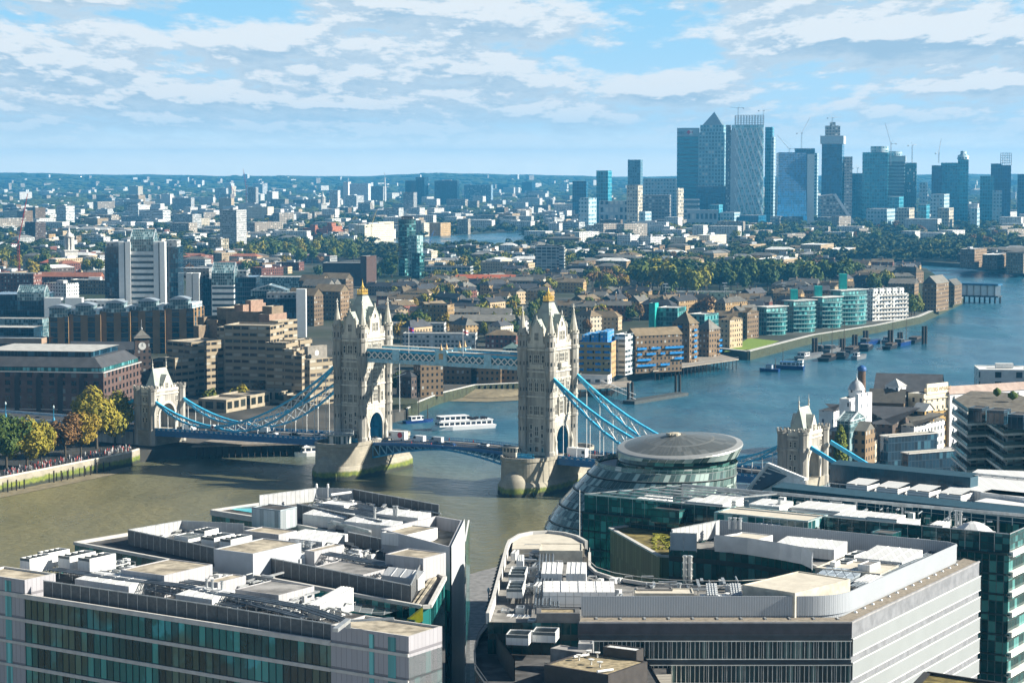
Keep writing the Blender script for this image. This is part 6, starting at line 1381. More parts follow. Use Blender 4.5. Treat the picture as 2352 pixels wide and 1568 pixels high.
# ------------------------------------------------ riverside right of the bridge towers
GAS=[
 ('warehouse','brown brick warehouse with grey glazed roof and sunlit window wall by the beach',950,966,1018,836,912,62,'brown','pale',dict(group='brown riverside warehouses')),
 ('warehouse','dark hipped house on the quay corner before the brown warehouse',912,945,963,866,914,30,'dark','darkslate',dict(kind='hip',group='brown riverside warehouses')),
 ('warehouse','long shaded brown brick warehouse rising from the beach between the bridge towers',1014,1082,1100,832,888,8,'brown','flat',dict(dep=30,zg=3)),
 ('warehouse','projecting brown brick bay block at the head of the sandy beach',1095,1150,1160,834,890,4,'brown','flat',dict(dep=28,zg=3)),
 ('warehouse','brown warehouse end hard against the south bridge tower\'s edge',1150,1212,1226,838,888,4,'brown','flat',dict(dep=28,zg=3)),
 ('white_hall','white boxy plant hall on the warehouse roof below the walkway',980,1030,1042,808,850,6,mat('hall_white',(.62,.66,.70)),'white',dict(dep=18)),
 ('grey_terrace','row of pale grey flat-roofed houses just right of the north bridge tower',890,1020,1028,742,775,4,'pale','flat',dict(dep=14)),
 ('grey_terrace','lower row of pale grey flat-roofed houses above the high walkway',925,1092,1100,766,800,4,'pale','flat',dict(dep=14)),
 ('long_shed','long grey roofed school hall between the two bridge towers',1032,1180,1196,738,770,4,'brown','slate',dict(kind='gable',dep=18,rh=4)),
 ('long_shed','second grey roofed hall behind the school hall, white gable end',1045,1170,1200,722,750,10,'grey','slate',dict(kind='gable',dep=18,rh=4)),
 ('flats','yellow brick flats with oversailing white roof right of the north bridge tower',970,1028,1044,700,760,20,'yellow','slate',dict(kind='flat')),
 ('flats','small white flat-roofed block beside the north bridge tower spires',893,922,950,692,730,25,'tan','white',{}),
 ('white_house','white gabled house just left of the south bridge tower spires',1184,1196,1214,736,775,40,'white','slate',dict(kind='gable',along=1)),
 ('red_house','dark red house row with white windows left of the south bridge tower',1115,1185,1192,770,800,6,'red','brown',dict(kind='hip',dep=14)),
 ('glass_hall','small glass roofed hall beside the south bridge tower',1155,1192,1200,800,835,8,'glass','green',dict(kind='hip',dep=12)),
 ('wharf_flats','yellow brick wharf flats with blue balconies and blue rooftop sheds',1325,1404,1416,786,868,12,'yellow','blue',dict(dep=26)),
 ('wharf_flats','thin white and glass infill block between the yellow and brown wharf flats',1412,1436,1449,768,862,24,'band','white',dict(dep=24)),
 ('wharf_flats','long brown brick wharf with many blue balconies facing the river',1436,1460,1566,772,858,60,'brown','brown',dict(kind='gable',along=1,rh=4)),
 ('wharf_flats','tall brown wharf tower with pyramid roof and stacked blue balconies',1544,1583,1604,744,838,38,'brown','brown',dict(kind='pyr',rh=7)),
 ('wharf_flats','brown wharf block with pale pyramid roof at the end of the timber wharf',1600,1628,1654,757,825,40,'brown','slate',dict(kind='pyr',rh=6)),
 ('teal_flats','teal glass flats with tall teal lift tower behind the brown wharf',1510,1556,1576,707,780,22,'teal','pale',{}),
 ('lift_tower','narrow turquoise clad lift tower beside the teal flats behind the wharf',1490,1504,1512,696,780,20,mat('turquoise',(.02,.36,.33),.5),'teal' if 0 else 'green',{}),
 ('teal_flats','turquoise framed glass flats with sloping white edge behind the wharf tower',1578,1618,1650,722,790,35,'teal','pale',{}),
 ('brick_flats','cream and brown brick riverside flats beside the green lawn',1650,1676,1705,735,800,35,'tan','brown',dict(kind='hip',rh=3)),
 ('brick_flats','dark brown flats set back behind the green lawn',1695,1716,1742,718,778,35,'brown','brown',dict(kind='hip',rh=3)),
 ('white_apartments','white riverside apartments with stacked balconies beside the teal flats',1984,2004,2086,676,737,58,'white','white',{}),
 ('brick_warehouse','brick gabled warehouse with sunlit end on the river bend',2118,2150,2168,652,716,30,'brown','slate',dict(kind='gable',along=1,rh=6,dep=30)),
 ('brick_warehouse','smaller brick gabled warehouse beside the blue roofed pier',2164,2192,2204,656,700,26,'brown','slate',dict(kind='gable',along=1,rh=5,dep=24)),
 ('brick_warehouse','low brick warehouse behind the gabled one on the river bend',2040,2100,2128,652,690,20,'brown','slate',dict(kind='gable',rh=4,dep=22)),
 ('pier_house','low white pier building with black sign band beside the south bridge tower',1325,1396,1404,862,884,14,facade('wall_pierhouse',(.70,.70,.68),(.05,.06,.07),5,4,.5,.4,lit=0),'slate',dict(dep=10)),
]
res=T(GAS)
nm_={}
def balconies(t,p,face,cols,rows_,z0,dz,m_,skip=.0,seed=3,w_=2.4):
 rr=random.Random(seed);a,b=(p[3],p[0]) if face == 0 else (p[0],p[1]);d=(b-a);n=V2(d.y,-d.x).normalized();L=d.length;d.normalize()
 for i in cols:
  for j in range(rows_):
   if rr.random()<skip:continue
   c=a+d*L*i+n*.6;m=MB();an_=atan2(d.y,d.x);z=z0+j*dz;m.box((c.x,c.y,z),(w_,1.3,.25),an_);e=c+n*.6;m.box((e.x,e.y,z+.6),(w_,.12,1.0),an_);m.build('balcony',m_,t)
BB=mat('balcony_blue',(.015,.20,.50),.5)
byl={r[0]['label'][:28]:r for r in res}
for key,face,cols,rows_,dz,sk in (('yellow brick wharf flats wit',0,(.12,.38,.62,.88),5,3.2,.1),('long brown brick wharf with ',1,[.06+.1*k for k in range(10)],4,3.1,.3),('tall brown wharf tower with ',1,(.5,),6,3.1,0),('tall brown wharf tower with ',0,(.5,),1,3,0),('brown wharf block with pale ',1,(.9,),3,3.2,0)):
 o=byl[key];balconies(o[0],o[1],face,cols,rows_,8.5 if face == 1 or cols[0]<.2 else 26,dz,BB,sk,5,3.0)
o=byl['yellow brick wharf flats wit'];q=inset(o[1],2)
for k in range(3):u=[q[3].lerp(q[0],k/3+.03),q[3].lerp(q[0],k/3+.3),q[2].lerp(q[1],k/3+.3),q[2].lerp(q[1],k/3+.03)];MB().prism([(v.x,v.y) for v in u],o[2]-.5,o[2]+3.5+k).build('rooftop_shed',facade('wall_blueshed',(.03,.22,.50),(.2,.4,.55),2,2.2,.5,.5,lit=.3),o[0])
for key in ('white riverside apartments wi',):
 o=[r for r in res if r[0]['label'].startswith('white riverside')][0];balconies(o[0],o[1],1,[.06+.11*k for k in range(9)],6,7,3.1,mat('balcony_grey',(.35,.33,.30),.6),.1,7,2.6)
 q=inset(o[1],1.5)
 for k in range(5):u=[q[0].lerp(q[1],k/5+.02),q[0].lerp(q[1],k/5+.15),q[3].lerp(q[2],k/5+.15),q[3].lerp(q[2],k/5+.02)];MB().prism([(v.x,v.y) for v in u],o[2]-.5,o[2]+4).build('penthouse',W['white'],o[0])
# teal curved-front apartments
def curvedflats(xl,xm,xr,yt,yb_,lab,twr=None):
 t,p,zt=bldg('teal_apartments',lab,'apartment block',xl,xm,xr,yt,W['teal'],yb=yb_,th=48,roof=R['pale'],group='teal riverside apartments');occ(p)
 a,b=p[0],p[1];d=(b-a);n=V2(d.y,-d.x).normalized();pts=[a+d*(k/10)+n*5*sin(pi*k/10) for k in range(11)];m=MB();m.walls([(v.x,v.y) for v in pts],ZG,zt-3,False);m.build('curved_front',W['teal'],t);MB().cap([(v.x,v.y) for v in pts],zt-3).build('front_roof',R['green'],t)
 m=MB();z=ZG+3
 while z<zt-2:
  for u,v in zip(pts,pts[1:]):m.beam((u.x+n.x*.4,u.y+n.y*.4,z),(v.x+n.x*.4,v.y+n.y*.4,z),.9,.3)
  z += 3
 m.build('balcony_band',mat('band_teal',(.25,.42,.42),.5),t)
 r=inset(p,-1.2);MB().prism([(v.x,v.y) for v in r],zt,zt+.4,True).build('oversailing_roof',R['pale'],t)
 if twr:c=P(twr[0],twr[2]+30,ZG);q,z=slab_(t,twr[0],twr[1],twr[2],0,mean(p).y,6,mat('turquoise',(.02,.36,.33)),'lift_tower')
curvedflats(1738,1760,1806,706,770,'lowest teal glass apartment block, nearest the green lawn');curvedflats(1800,1822,1872,692,764,'second teal glass apartment block from the lawn, with turquoise tower',(1817,1833,665));curvedflats(1868,1888,1932,684,754,'third teal glass apartment block from the lawn, with turquoise tower',(1872,1889,657));curvedflats(1908,1930,1990,668,747,'tallest teal glass apartment block, beside the white apartments',(1929,1946,629))

# quay wall and walkway along the far wharves
t=thing('quay_wall','long pale coped river wall below the lawn and the teal apartments','quay wall',P(1850,790,0));pts=[P(x,y,0) for x,y in ((1650,819),(1720,827),(1844,794),(1872,787),(2015,764),(2112,743),(2160,721),(2211,697))];m=MB();c_=MB()
for a,b in zip(pts,pts[1:]):m.beam((a.x,a.y,2),(b.x,b.y,2),1.6,6.6);c_.beam((a.x-.6,a.y+2,5.4),(b.x-.6,b.y+2,5.4),3.4,.3)
m.build('masonry',mat('dark_quay',(.05,.06,.035),.9,var=.3),t);c_.build('walkway',mat('walk_pale',(.46,.46,.44),.85),t)
t=thing('quay_wall','dark weedy timber faced wall from the dock entrance to the beach','quay wall',P(1010,925,0));pts=[P(x,y,0) for x,y in ((935,963),(955,949),(1010,926),(1090,906),(1194,901))];m=MB();[m.beam((a.x,a.y,1.8),(b.x,b.y,1.8),1.2,6.4) for a,b in zip(pts,pts[1:])];m.build('masonry',mat('dark_quay',(.05,.06,.035),.9,var=.3),t);m=MB();[m.beam((a.x,a.y,5.2),(b.x,b.y,5.2),1.0,.4) for a,b in zip(pts,pts[1:])];m.build('coping',CONC,t);m=MB();[m.tube((a.lerp(b,k/8).x,a.lerp(b,k/8).y-1,-1),(a.lerp(b,k/8).x,a.lerp(b,k/8).y-1,4.6),.3,6) for a,b in zip(pts,pts[1:]) for k in range(8)];m.build('fender_piles',mat('pile_timber',(.035,.03,.025),.9),t)['kind']='stuff'
# ---------------------------------------------------------------- single landmarks of the middle distance
ROWS=[
 ('slab_tower','tall grey concrete slab tower with bright white sunlit end',506,544,567,482,578,25,facade('wall_slabtower',(.42,.42,.41),(.10,.12,.14),2.4,2.9,.55,.5,lit=.3,litc=(.4,.4,.4)),'flat',dict(cat='tower block',plant=2)),
 ('slab_tower','brown tower block with white balcony edge behind the red crane',100-42,82,106,510,570,25,'dark','flat',dict(cat='tower block',plant=1)),
 ('slab_tower','white banded tower block between the brown tower and the slab tower',130,152,172,472,520,28,'band','flat',dict(cat='tower block',plant=1)),
 ('slab_tower','white banded tower block above the white office tower gable',298,318,338,470,518,28,'band','flat',dict(cat='tower block',plant=1)),
 ('apartment_block','dark and cream corner apartment block in front of the concrete slab tower',478,508,526,548,592,35,facade('wall_corner',(.30,.26,.18),(.03,.05,.06),3.4,3.2,.5,.6,lit=.2),'flat',dict(plant=1)),
 ('apartment_block','yellow lit stepped apartment block left of the concrete slab tower',436,448,482,502,536,50,'cream','flat',{}),
 ('white_slab','white framed slab block with gridded balconies right of the bridge centre',1229,1290,1317,564,632,12,'frame','flat',dict(cat='tower block',dep=16)),
 ('white_slab','white stair tower standing in front of the gridded slab block',1284,1296,1300,566,636,8,'frame','flat',dict(cat='tower block',dep=8)),
 ('brown_block','big blank brown brick pumping station between the bridge tower and teal tower',741,840,850,604,658,5,mat('blank_brown',(.085,.052,.042),.9),'flat',dict(dep=26)),
 ('brown_block','tall brown brick corner shaft of the pumping station',828,842,865,588,662,30,mat('blank_brown',(.085,.052,.042)),'flat',{}),
 ('brown_block','low glass roofed dockside hall beside the pumping station',586,780,800,637,668,6,'glass','pale',dict(dep=30)),
 ('red_mansions','long red-roofed brick terrace between the bridge towers',1036,1195,1210,640,662,6,'red','red',dict(kind='hip',dep=12,rh=3.5,cat='terrace')),
 ('red_mansions','orange roofed mansion block beside the red crane',92,170,230,604,624,12,'red','red',dict(kind='hip',dep=20,rh=5,cat='terrace')),
 ('red_mansions','long brown roofed tenement row below the red crane',85,230,260,636,665,6,'red','tile',dict(kind='gable',dep=14,rh=4,cat='terrace')),
 ('red_flats','dark red flats under construction at the picture edge by the crane',-20,78,100,628,690,8,'red','flat',dict(dep=20)),
 ('red_flats','red and white gabled flats in front of the concrete slab tower',405,440,490,590,612,20,'red','tile',dict(kind='hip',rh=3)),
 ('white_flats','white modern flats row with dark windows behind the red terrace',1105,1175,1212,578,598,10,'frame','flat',dict(dep=18)),
 ('white_flats','cream flats with rooftop brick storey above the red terrace',975,1080,1106,612,644,8,'frame','brown',dict(dep=20)),
 ('white_flats','pair of white and tan riverside apartment blocks, western one',1418,1448,1468,540,577,45,'white','slate',dict(plant=1)),
 ('white_flats','pair of white and tan riverside apartment blocks, eastern one',1465,1494,1519,543,577,45,'white','slate',dict(plant=1)),
 ('white_flats','teal and cream modern apartment block before the dark woods',1540,1575,1606,545,576,40,'cream','green',dict(plant=1)),
 ('white_flats','cream apartment block with flat white roof right of the teal and cream one',1600,1630,1668,540,574,35,'cream','white',dict(plant=1)),
 ('dome_flats','brown flats with white domed corner turrets on the far river bend',1255,1330,1352,548,572,10,'brown','slate',dict(kind='hip',dep=20)),
 ('dome_flats','brown gabled flats on the far river bend beside the domed ones',1290,1310,1320,540,570,30,'brown','slate',dict(kind='pyr')),
 ('dome_flats','slate roofed riverside flats before the white apartment pair',1350,1408,1416,555,580,10,'grey','darkslate',dict(kind='hip',dep=18)),
 ('white_riverblock','cream warehouse flats on the far reach left of the teal tower',814,838,904,516,558,30,'cream','white',dict(plant=2)),
 ('white_riverblock','second cream warehouse flats on the far reach, lower roof',862,870,905,510,552,40,'cream','white',{}),
 ('white_riverblock','cream riverside flats on the far reach right of the teal tower',968,974,986,512,543,40,'cream','white',{}),
 ('white_riverblock','yellow and blue riverside flats on the far reach',985,1012,1035,512,542,30,'yellow','flat',{}),
 ('white_pair','white speckled point block left of the teal tower',889,916,927,478,520,15,'pale','flat',dict(cat='tower block')),
 ('white_pair','white speckled point block directly behind the teal tower',938,964,976,477,512,15,'pale','flat',dict(cat='tower block')),
 ('white_pair','slim pinkish concrete tower behind the teal tower',927,950,958,442,500,15,'grey','flat',dict(cat='tower block')),
 ('big_white','tall blank white block by the wind turbine',788,800,806,418,478,12,mat('blank_white',(.70,.71,.72),.7),'white',dict(cat='tower block')),
 ('big_white','broad gleaming white block by the wind turbine',803,846,850,422,480,6,facade('wall_gleam',(.66,.70,.74),(.50,.56,.62),3,3.4,.6,.5,lit=0),'white',dict(cat='tower block',dep=40)),
 ('big_white','grey broad block right of the gleaming white block',850,880,888,428,470,10,'grey','flat',dict(cat='tower block')),
 ('big_white','speckled white point block left of the gleaming white block',758,776,782,437,490,12,'pale','flat',dict(cat='tower block')),
 ('big_white','slim white towers left of the church spire, taller one',613,626,640,440,480,18,'white','flat',dict(cat='tower block')),
 ('big_white','slim dark white-edged tower by the second red crane',570,588,594,430,492,12,'grey','flat',dict(cat='tower block')),
 ('blue_offices','dark blue office cluster on the horizon, tallest grid tower',955,975,984,407,475,15,'navy','flat',dict(cat='office tower')),
 ('blue_offices','dark blue office cluster on the horizon, block left of the grid tower',931,956,960,415,475,8,'navy','flat',dict(cat='office tower',dep=40)),
 ('blue_offices','dark blue office cluster on the horizon, wide middle block',998,1050,1058,415,475,8,'navy','flat',dict(cat='office tower',dep=40,plant=2)),
 ('blue_offices','pale blue panelled office right of the dark blue cluster',1066,1128,1138,425,472,8,facade('wall_bluepanel',(.22,.34,.42),(.05,.14,.22),4,3.5,.5,.8,lit=.2),'flat',dict(cat='office tower',dep=40)),
 ('blue_offices','small dark blue block beyond the pale blue office',1143,1168,1174,424,445,8,'navy','flat',dict(cat='office tower',dep=30)),
 ('blue_offices','dark pair of slim blocks between the reach and the curved tower',1198,1222,1230,418,450,12,'navy','flat',dict(cat='office tower')),
 ('banded_school','low long white banded college block before the dark blue offices',1007,1060,1072,473,492,8,'band','white',dict(dep=20)),
 ('stadium_stand','dark grandstand with pale roof beside the green sports field',1535,1690,1700,670,690,4,'grey','pale',dict(dep=12,cat='grandstand')),
 ('white_stand','long white roofed stand behind the floodlights',1700,1810,1820,672,688,4,'grey','white',dict(dep=10,cat='grandstand')),
]
T(ROWS,'apartment block')
# white sheds far right with bright roofs
T([('shed','long white roofed sheds among the woods at the right, nearest one',1888,1960,1985,548,562,12,'white','white',dict(dep=60)),('shed','long white roofed sheds among the woods at the right, second one',1940,2010,2035,536,548,12,'white','white',dict(dep=60)),
   ('river_flats','brick river flats below the woods with white flat roofs',1905,1950,1965,574,592,14,'tan','white',{}),('river_flats','brick river flats below the woods, middle pair',1838,1885,1915,562,590,25,'tan','white',{}),('river_flats','wide brown office with stepped white roof before the woods',1735,1800,1840,596,625,25,'tan','white',dict(plant=2)),
   ('far_bank_block','dark riverside block with white slanted glass end on the far bank',2256,2290,2316,585,618,30,'brown','white',{}),('far_bank_block','brown riverside block on the far bank left of the slanted one',2205,2238,2266,572,615,30,'brown','pale',dict(plant=1)),('far_bank_block','dark flats on the far bank at the picture edge',2310,2350,2380,580,628,20,'brown','slate',dict(kind='hip'))],'building')
# red stepped flats (ziggurat)
t=thing('ziggurat_flats','orange red brick stepped flats like a ziggurat above the trees','apartment block',P(745,548,ZG));RZ=facade('wall_ziggurat',(.36,.13,.065),(.10,.05,.04),3,3,.4,.4,lit=0,rnd=.1)
for xl,xm,xr,y in ((688,726,740,534),(696,722,732,524),(712,724,730,517),(738,770,800,530),(742,764,786,520),(752,762,772,512),(780,792,808,540),(716,752,764,526)):wing_(xl,xm,xr,y,552,25,None,'step',RZ,mat('roof_zig',(.36,.16,.09),.9))
OCC.append((mean([P(745,548,ZG)]).x,P(745,548,ZG).y+15,50))
# teal glass tower with curved side
t=thing('teal_tower','curved teal glass apartment tower with stepped side among the brick houses','tower block',P(940,628,ZG));c=P(940,628,ZG);OCC.append((c.x,c.y,26))
def curvetower(t,c,r,zt,m_,ry=1.0,seg=20,a0=0):
 pts=[(c.x+r*cos(2*pi*k/seg+a0),c.y+r*ry*sin(2*pi*k/seg+a0)) for k in range(seg)];MB().walls(pts,ZG,zt).build('glass_wall',m_,t);MB().cap(pts,zt).build('roof',R['flat'],t);return pts
TT=facade('wall_tealtower',(.04,.10,.10),(.006,.045,.048),2.6,3.3,.9,.72,lit=.2,litc=(.1,.3,.3),grough=.08)
zt=ZAT(503,c.y);sc1=c.y/F
curvetower(t,c+V2(-5*sc1,0),20*sc1,zt,TT);q=foot(938,958,972,636,40,ZG);MB().prism([(v.x,v.y) for v in q],ZG,ZAT(536,c.y)).build('side_slab',facade('wall_tealside',(.30,.42,.42),(.04,.16,.16),2.2,3.3,.75,.75,lit=.3,litc=(.3,.45,.45)),t)
q=foot(946,964,975,640,40,ZG);MB().prism([(v.x,v.y) for v in q],ZG,ZAT(572,c.y)).build('lower_step',TT,t);q=foot(916,930,944,634,25,ZG);MB().prism([(v.x,v.y) for v in q],ZG,ZAT(590,c.y)).build('lower_step',TT,t);p=c+V2(-2,0);MB().box((p.x,p.y,zt+1.5),(26*sc1,14*sc1,3)).build('crown',W['dark'],t)
m=MB();z=ZG+6
while z<zt:m.lathe((c.x-5*sc1,c.y,z),[(20*sc1,0),(20.9*sc1,.1),(20.9*sc1,.6),(20*sc1,.7)],20);z += 6.6
m.build('floor_ring',mat('ring_teal',(.20,.36,.36),.5),t)
# church towers
def church(x,yb_,ytop,w_,lab,dome=False):
 c=P(x,yb_,ZG);s_=c.y/F;t=thing('church',lab,'church',c);H_=ZAT(ytop,c.y)-ZG;w2=w_*s_
 OCC.append((c.x,c.y,w2*1.5));MB().box((c.x,c.y,ZG+H_*.22),(w2,w2,H_*.44),.5).build('tower',mat('church_stone',(.62,.60,.55),.8),t);MB().box((c.x,c.y,ZG+H_*.44),(w2*1.12,w2*1.12,H_*.03),.5).build('cornice',mat('church_stone',(.62,.6,.55)),t)
 m=MB();[m.tube((c.x+w2*.3*cos(k*pi/4),c.y+w2*.3*sin(k*pi/4),ZG+H_*.44),(c.x+w2*.3*cos(k*pi/4),c.y+w2*.3*sin(k*pi/4),ZG+H_*.74),w2*.085,6) for k in range(8)];m.lathe((c.x,c.y,ZG+H_*.44),[(w2*.2,0),(w2*.2,H_*.3),(w2*.42,H_*.3),(w2*.42,H_*.33)],8);m.build('belfry',mat('church_stone',(.62,.6,.55)),t)
 MB().lathe((c.x,c.y,ZG+H_*.77),[(w2*.3,0),(w2*.25,H_*.05),(w2*.08,H_*.1),(.1,H_*.23)],8).build('spire',mat('church_stone',(.62,.6,.55)),t)
 d=[V2(c.x+w2*.5,c.y+w2*.4),V2(c.x+w2*2.2,c.y+w2*1.2),V2(c.x+w2*1.8,c.y+w2*2.2),V2(c.x+w2*.1,c.y+w2*1.4)]
 MB().walls([(v.x,v.y) for v in d],ZG,ZG+H_*.2).build('nave',mat('church_stone',(.62,.6,.55)),t);MB().cap([(v.x,v.y) for v in d],ZG+H_*.2).build('roof',R['slate'],t)
church(160,618,520,30,'white stone church tower with columned belfry among the autumn trees');church(742,492,440,14,'slender white church steeple left of the gleaming white block');church(98+0,560,512,10,'small pale church spire behind the brown tower block');church(550,540,490,7,'thin grey spire beside the concrete slab tower')
# ---------------------------------------------------------------- cranes
def crane(x,yb_,ytop,jx,jy,lab,col,Yd=None,base=None,luff=True,cx2=None):
 c=P(x,yb_,ZG) if Yd is None else V2(XAT(x,Yd,80),Yd);Yd=c.y;s_=Yd/F;z0=ZG if base is None else base;zt=ZAT(ytop,Yd);t=thing('tower_crane',lab,'crane',(c.x,c.y,z0),None);w2=max(1.6,2.2*s_*.9);M_=mat('crane_'+col[0],col[1],.6);k_=w2*.16
 m=MB();
 for dx,dy in ((-1,-1),(1,-1),(1,1),(-1,1)):m.beam((c.x+dx*w2/2,c.y+dy*w2/2,z0),(c.x+dx*w2/2,c.y+dy*w2/2,zt),k_)
 n=int((zt-z0)/(w2*1.6));
 for k in range(n):
  a,b=lerp(z0,zt,k/n),lerp(z0,zt,(k+1)/n);s1=1 if k % 2 else-1
  m.beam((c.x-s1*w2/2,c.y-w2/2,a),(c.x+s1*w2/2,c.y-w2/2,b),k_*.8);m.beam((c.x+w2/2,c.y-s1*w2/2,a),(c.x+w2/2,c.y+s1*w2/2,b),k_*.8)
 m.build('mast',M_,t);tip=Vector((XAT(jx,Yd,100),Yd+6*s_,ZAT(jy,Yd)));top=Vector((c.x,c.y,zt));m=MB();d=tip-top;u=Vector((0,1,0));v=d.normalized().cross(u);j=w2*.42;n=max(6,int(d.length/(w2*1.3)))
 for o in (u*j,-u*j,v*j):m.beam(top+o,tip+o*.4,k_)
 for k in range(n):a,b=top+d*(k/n),top+d*((k+1)/n);m.beam(a+u*j*(1-.6*k/n),b-u*j*(1-.6*(k+1)/n),k_*.7);m.beam(a+v*j*(1-.6*k/n),b+u*j*(1-.6*(k+1)/n),k_*.7)
 m.build('jib',M_,t);back=top+V2(-d.x,-d.y).normalized()*12*max(.6,s_) if abs(d.x)>1 else top+V2(-10,0);m=MB();m.beam(top,back,w2*.5,k_*2);ap=top+Vector((0,0,8*max(.5,s_)))+(back-top)*.3;m.beam(top,ap,k_*1.3);m.beam(ap,back,k_*.6);m.beam(ap,top+d*(.7 if not luff else .95),k_*.5);m.build('counter_jib',M_,t);bx=back-Vector((0,0,w2*.5));MB().box(bx,(w2*1.3,w2,w2*1.1)).build('counterweight',mat('crane_weight',(.25,.25,.26)),t);cb=top+V2(w2*.8,-w2*.4);MB().box(cb,(w2*.8,w2*.9,w2)).build('cab',mat('crane_cab',(.5,.5,.5)),t)
REDC,WHC,YEC,BLC=('red',(.38,.03,.03)),('pale',(.55,.58,.60)),('yellow',(.55,.42,.12)),('blue',(.05,.15,.40))
crane(44,650,560,62,445,'red luffing tower crane rising over the orange roofs',REDC);crane(536,470,440,530,426,'short red crane left of the tall red crane',REDC);crane(566,475,432,558,388,'tall red luffing crane on the horizon',REDC);crane(853,560,520,866,480,'pale yellow crane on the far reach',YEC);crane(988,585,556,996,530,'blue crane beside the far reach',BLC)
# wind turbine
t=thing('wind_turbine','white three bladed wind turbine on the hazy horizon','wind turbine',V2(XAT(884,6500,60),6500));x0=XAT(884,6500,100);zt=ZAT(408,6500);MB().tube((x0,6500,ZG),(x0,6500,zt),2.4,8,1.5).build('mast',WHITE,t)
for a in (95,215,335):MB().beam((x0,6497,zt),(x0+16*cos(radians(a)),6497,zt+16*sin(radians(a))),1.2,.8).build('blade',WHITE,t)
# ---------------------------------------------------------------- skyscrapers on the peninsula
SK=4380.0
def sky(nm,lab,xl,xr,yt,Yd,wl,dep=40,fr=.82,th=12,cat='skyscraper',group=None):
 xm=lerp(xl,xr,fr);t=thing(nm,lab,cat,V2(XAT(xm,Yd,60),Yd),group);z=ZAT(yt,Yd);c=V2(XAT(xm,Yd,z/2),Yd);L=(XAT(xl,Yd,z/2)-c.x)/-cos(radians(th));R_=max(8,(XAT(xr,Yd,z/2)-c.x)/max(.15,sin(radians(th))-(xr-1176)/F*cos(radians(th))) if th>3 else dep)
 R_=min(R_,70);l=V2(-cos(radians(th)),sin(radians(th)))*L;r=V2(sin(radians(th)),cos(radians(th)))*R_;p=[c,c+r,c+r+l,c+l];MB().walls([(v.x,v.y) for v in p],ZG,z).build('facade',wl,t);MB().cap([(v.x,v.y) for v in p],z).build('roof',R['flat'],t);OCC.append((mean(p).x,mean(p).y,40));return t,p,z
def gl(k,wall,glass,bay=4,flr=4,fw=.7,fh=.6,**kw):return facade('sky_'+k,wall,glass,bay,flr,fw,fh,grough=.15,wrough=.5,**kw)
TEALB=gl('bands',(.07,.33,.42),(.012,.14,.22),12,7.5,1,.5,lit=0);STEEL=gl('steel',(.30,.48,.54),(.03,.16,.23),6.5,7.4,.62,.6,lit=.1);DKB=gl('dark',(.02,.15,.25),(.01,.10,.19),5,7,.9,.85,lit=.1,litc=(.03,.08,.12));MIDB=gl('mid',(.07,.34,.43),(.018,.19,.28),5,7,.8,.7,lit=.2,litc=(.08,.2,.25));PALEC=gl('pale',(.42,.55,.60),(.05,.20,.27),6,7,.6,.5,lit=.2,litc=(.3,.34,.36));CON=gl('concrete',(.26,.26,.25),(.06,.09,.11),6,6,.7,.5,lit=.2);CREAM=gl('cream',(.50,.44,.33),(.10,.12,.13),5,6,.6,.5,lit=.2)
t,p,z=sky('bank_tower','flat topped teal banded tower left of the pyramid tower, bank sign on top',1555,1608,294,4400,TEALB,fr=.96,th=6)
a,b=p[3],p[0];m=MB();m.beam((a.x,a.y-.8,z-9),(b.x,b.y-.8,z-9),1,17);m.build('sign_band',mat('sign_band_grey',(.32,.42,.48),.5),t)
RED=mat('logo_red',(.55,.03,.05),.6);q=a.lerp(b,.62);q.y -= 1.6;s_=4.6
m=MB();m.face([(q.x-2*s_,q.y,z-9),(q.x-s_,q.y,z-9-s_),(q.x+s_,q.y,z-9-s_),(q.x+2*s_,q.y,z-9),(q.x+s_,q.y,z-9+s_),(q.x-s_,q.y,z-9+s_)]);m.build('logo',RED,t);m=MB();[m.face([(q.x-s_,q.y-.4,z-9+k*s_),(q.x,q.y-.4,z-9),(q.x+s_,q.y-.4,z-9+k*s_)][::k]) for k in (1,-1)];m.build('logo_white',WHITE,t);textobj('HSBC',t,(q.x-20,q.y,z-12),(1,0,0),1,6.5,mat('sign_letters',(.05,.10,.15)),ext=.2)
t,p,z=sky('pyramid_tower','steel grid skyscraper with pyramid top',1609,1672,287,4380,STEEL,fr=.83,th=18);i=inset(p,4);c=mean(p);m=MB();zt=ZAT(257,c.y)
for k in range(4):m.face([(i[k].x,i[k].y,z),(i[(k+1) % 4].x,i[(k+1) % 4].y,z),(c.x,c.y,zt)])
m.build('pyramid',mat('pyramid_steel',(.22,.30,.36),.4,.4),t);q=inset(p,-3);MB().walls([(v.x,v.y) for v in q],ZG,ZAT(305,4380)).build('lower_shaft',STEEL,t);MB().cap([(v.x,v.y) for v in q],ZAT(305,4380)).build('setback',R['flat'],t)
t,p,z=sky('lattice_tower','tall pale glass tower with white diagonal lattice and scaffolded top',1681,1757,287,4200,gl('lat',(.42,.66,.72),(.26,.54,.62),4,5,.8,.8,lit=.3,litc=(.4,.6,.66)),fr=.95,th=8)
a,b=p[3],p[0];m=MB();n=6;H_=z-30
for k in range(-8,12):
 for sg in (1,-1):
  x0,x1=k/n,k/n+sg*.9;pts=[]
  for q in range(31):
   f=q/30;u=x0+(x1-x0)*f
   if 0 <= u <= 1:w_=a.lerp(b,u);pts.append((w_.x,w_.y-1.2,24+H_*f))
  if len(pts)>1 and (sg<0 or k % 1 == 0):m.beam(pts[0],pts[-1],2.0 if sg<0 else .8,1.2)
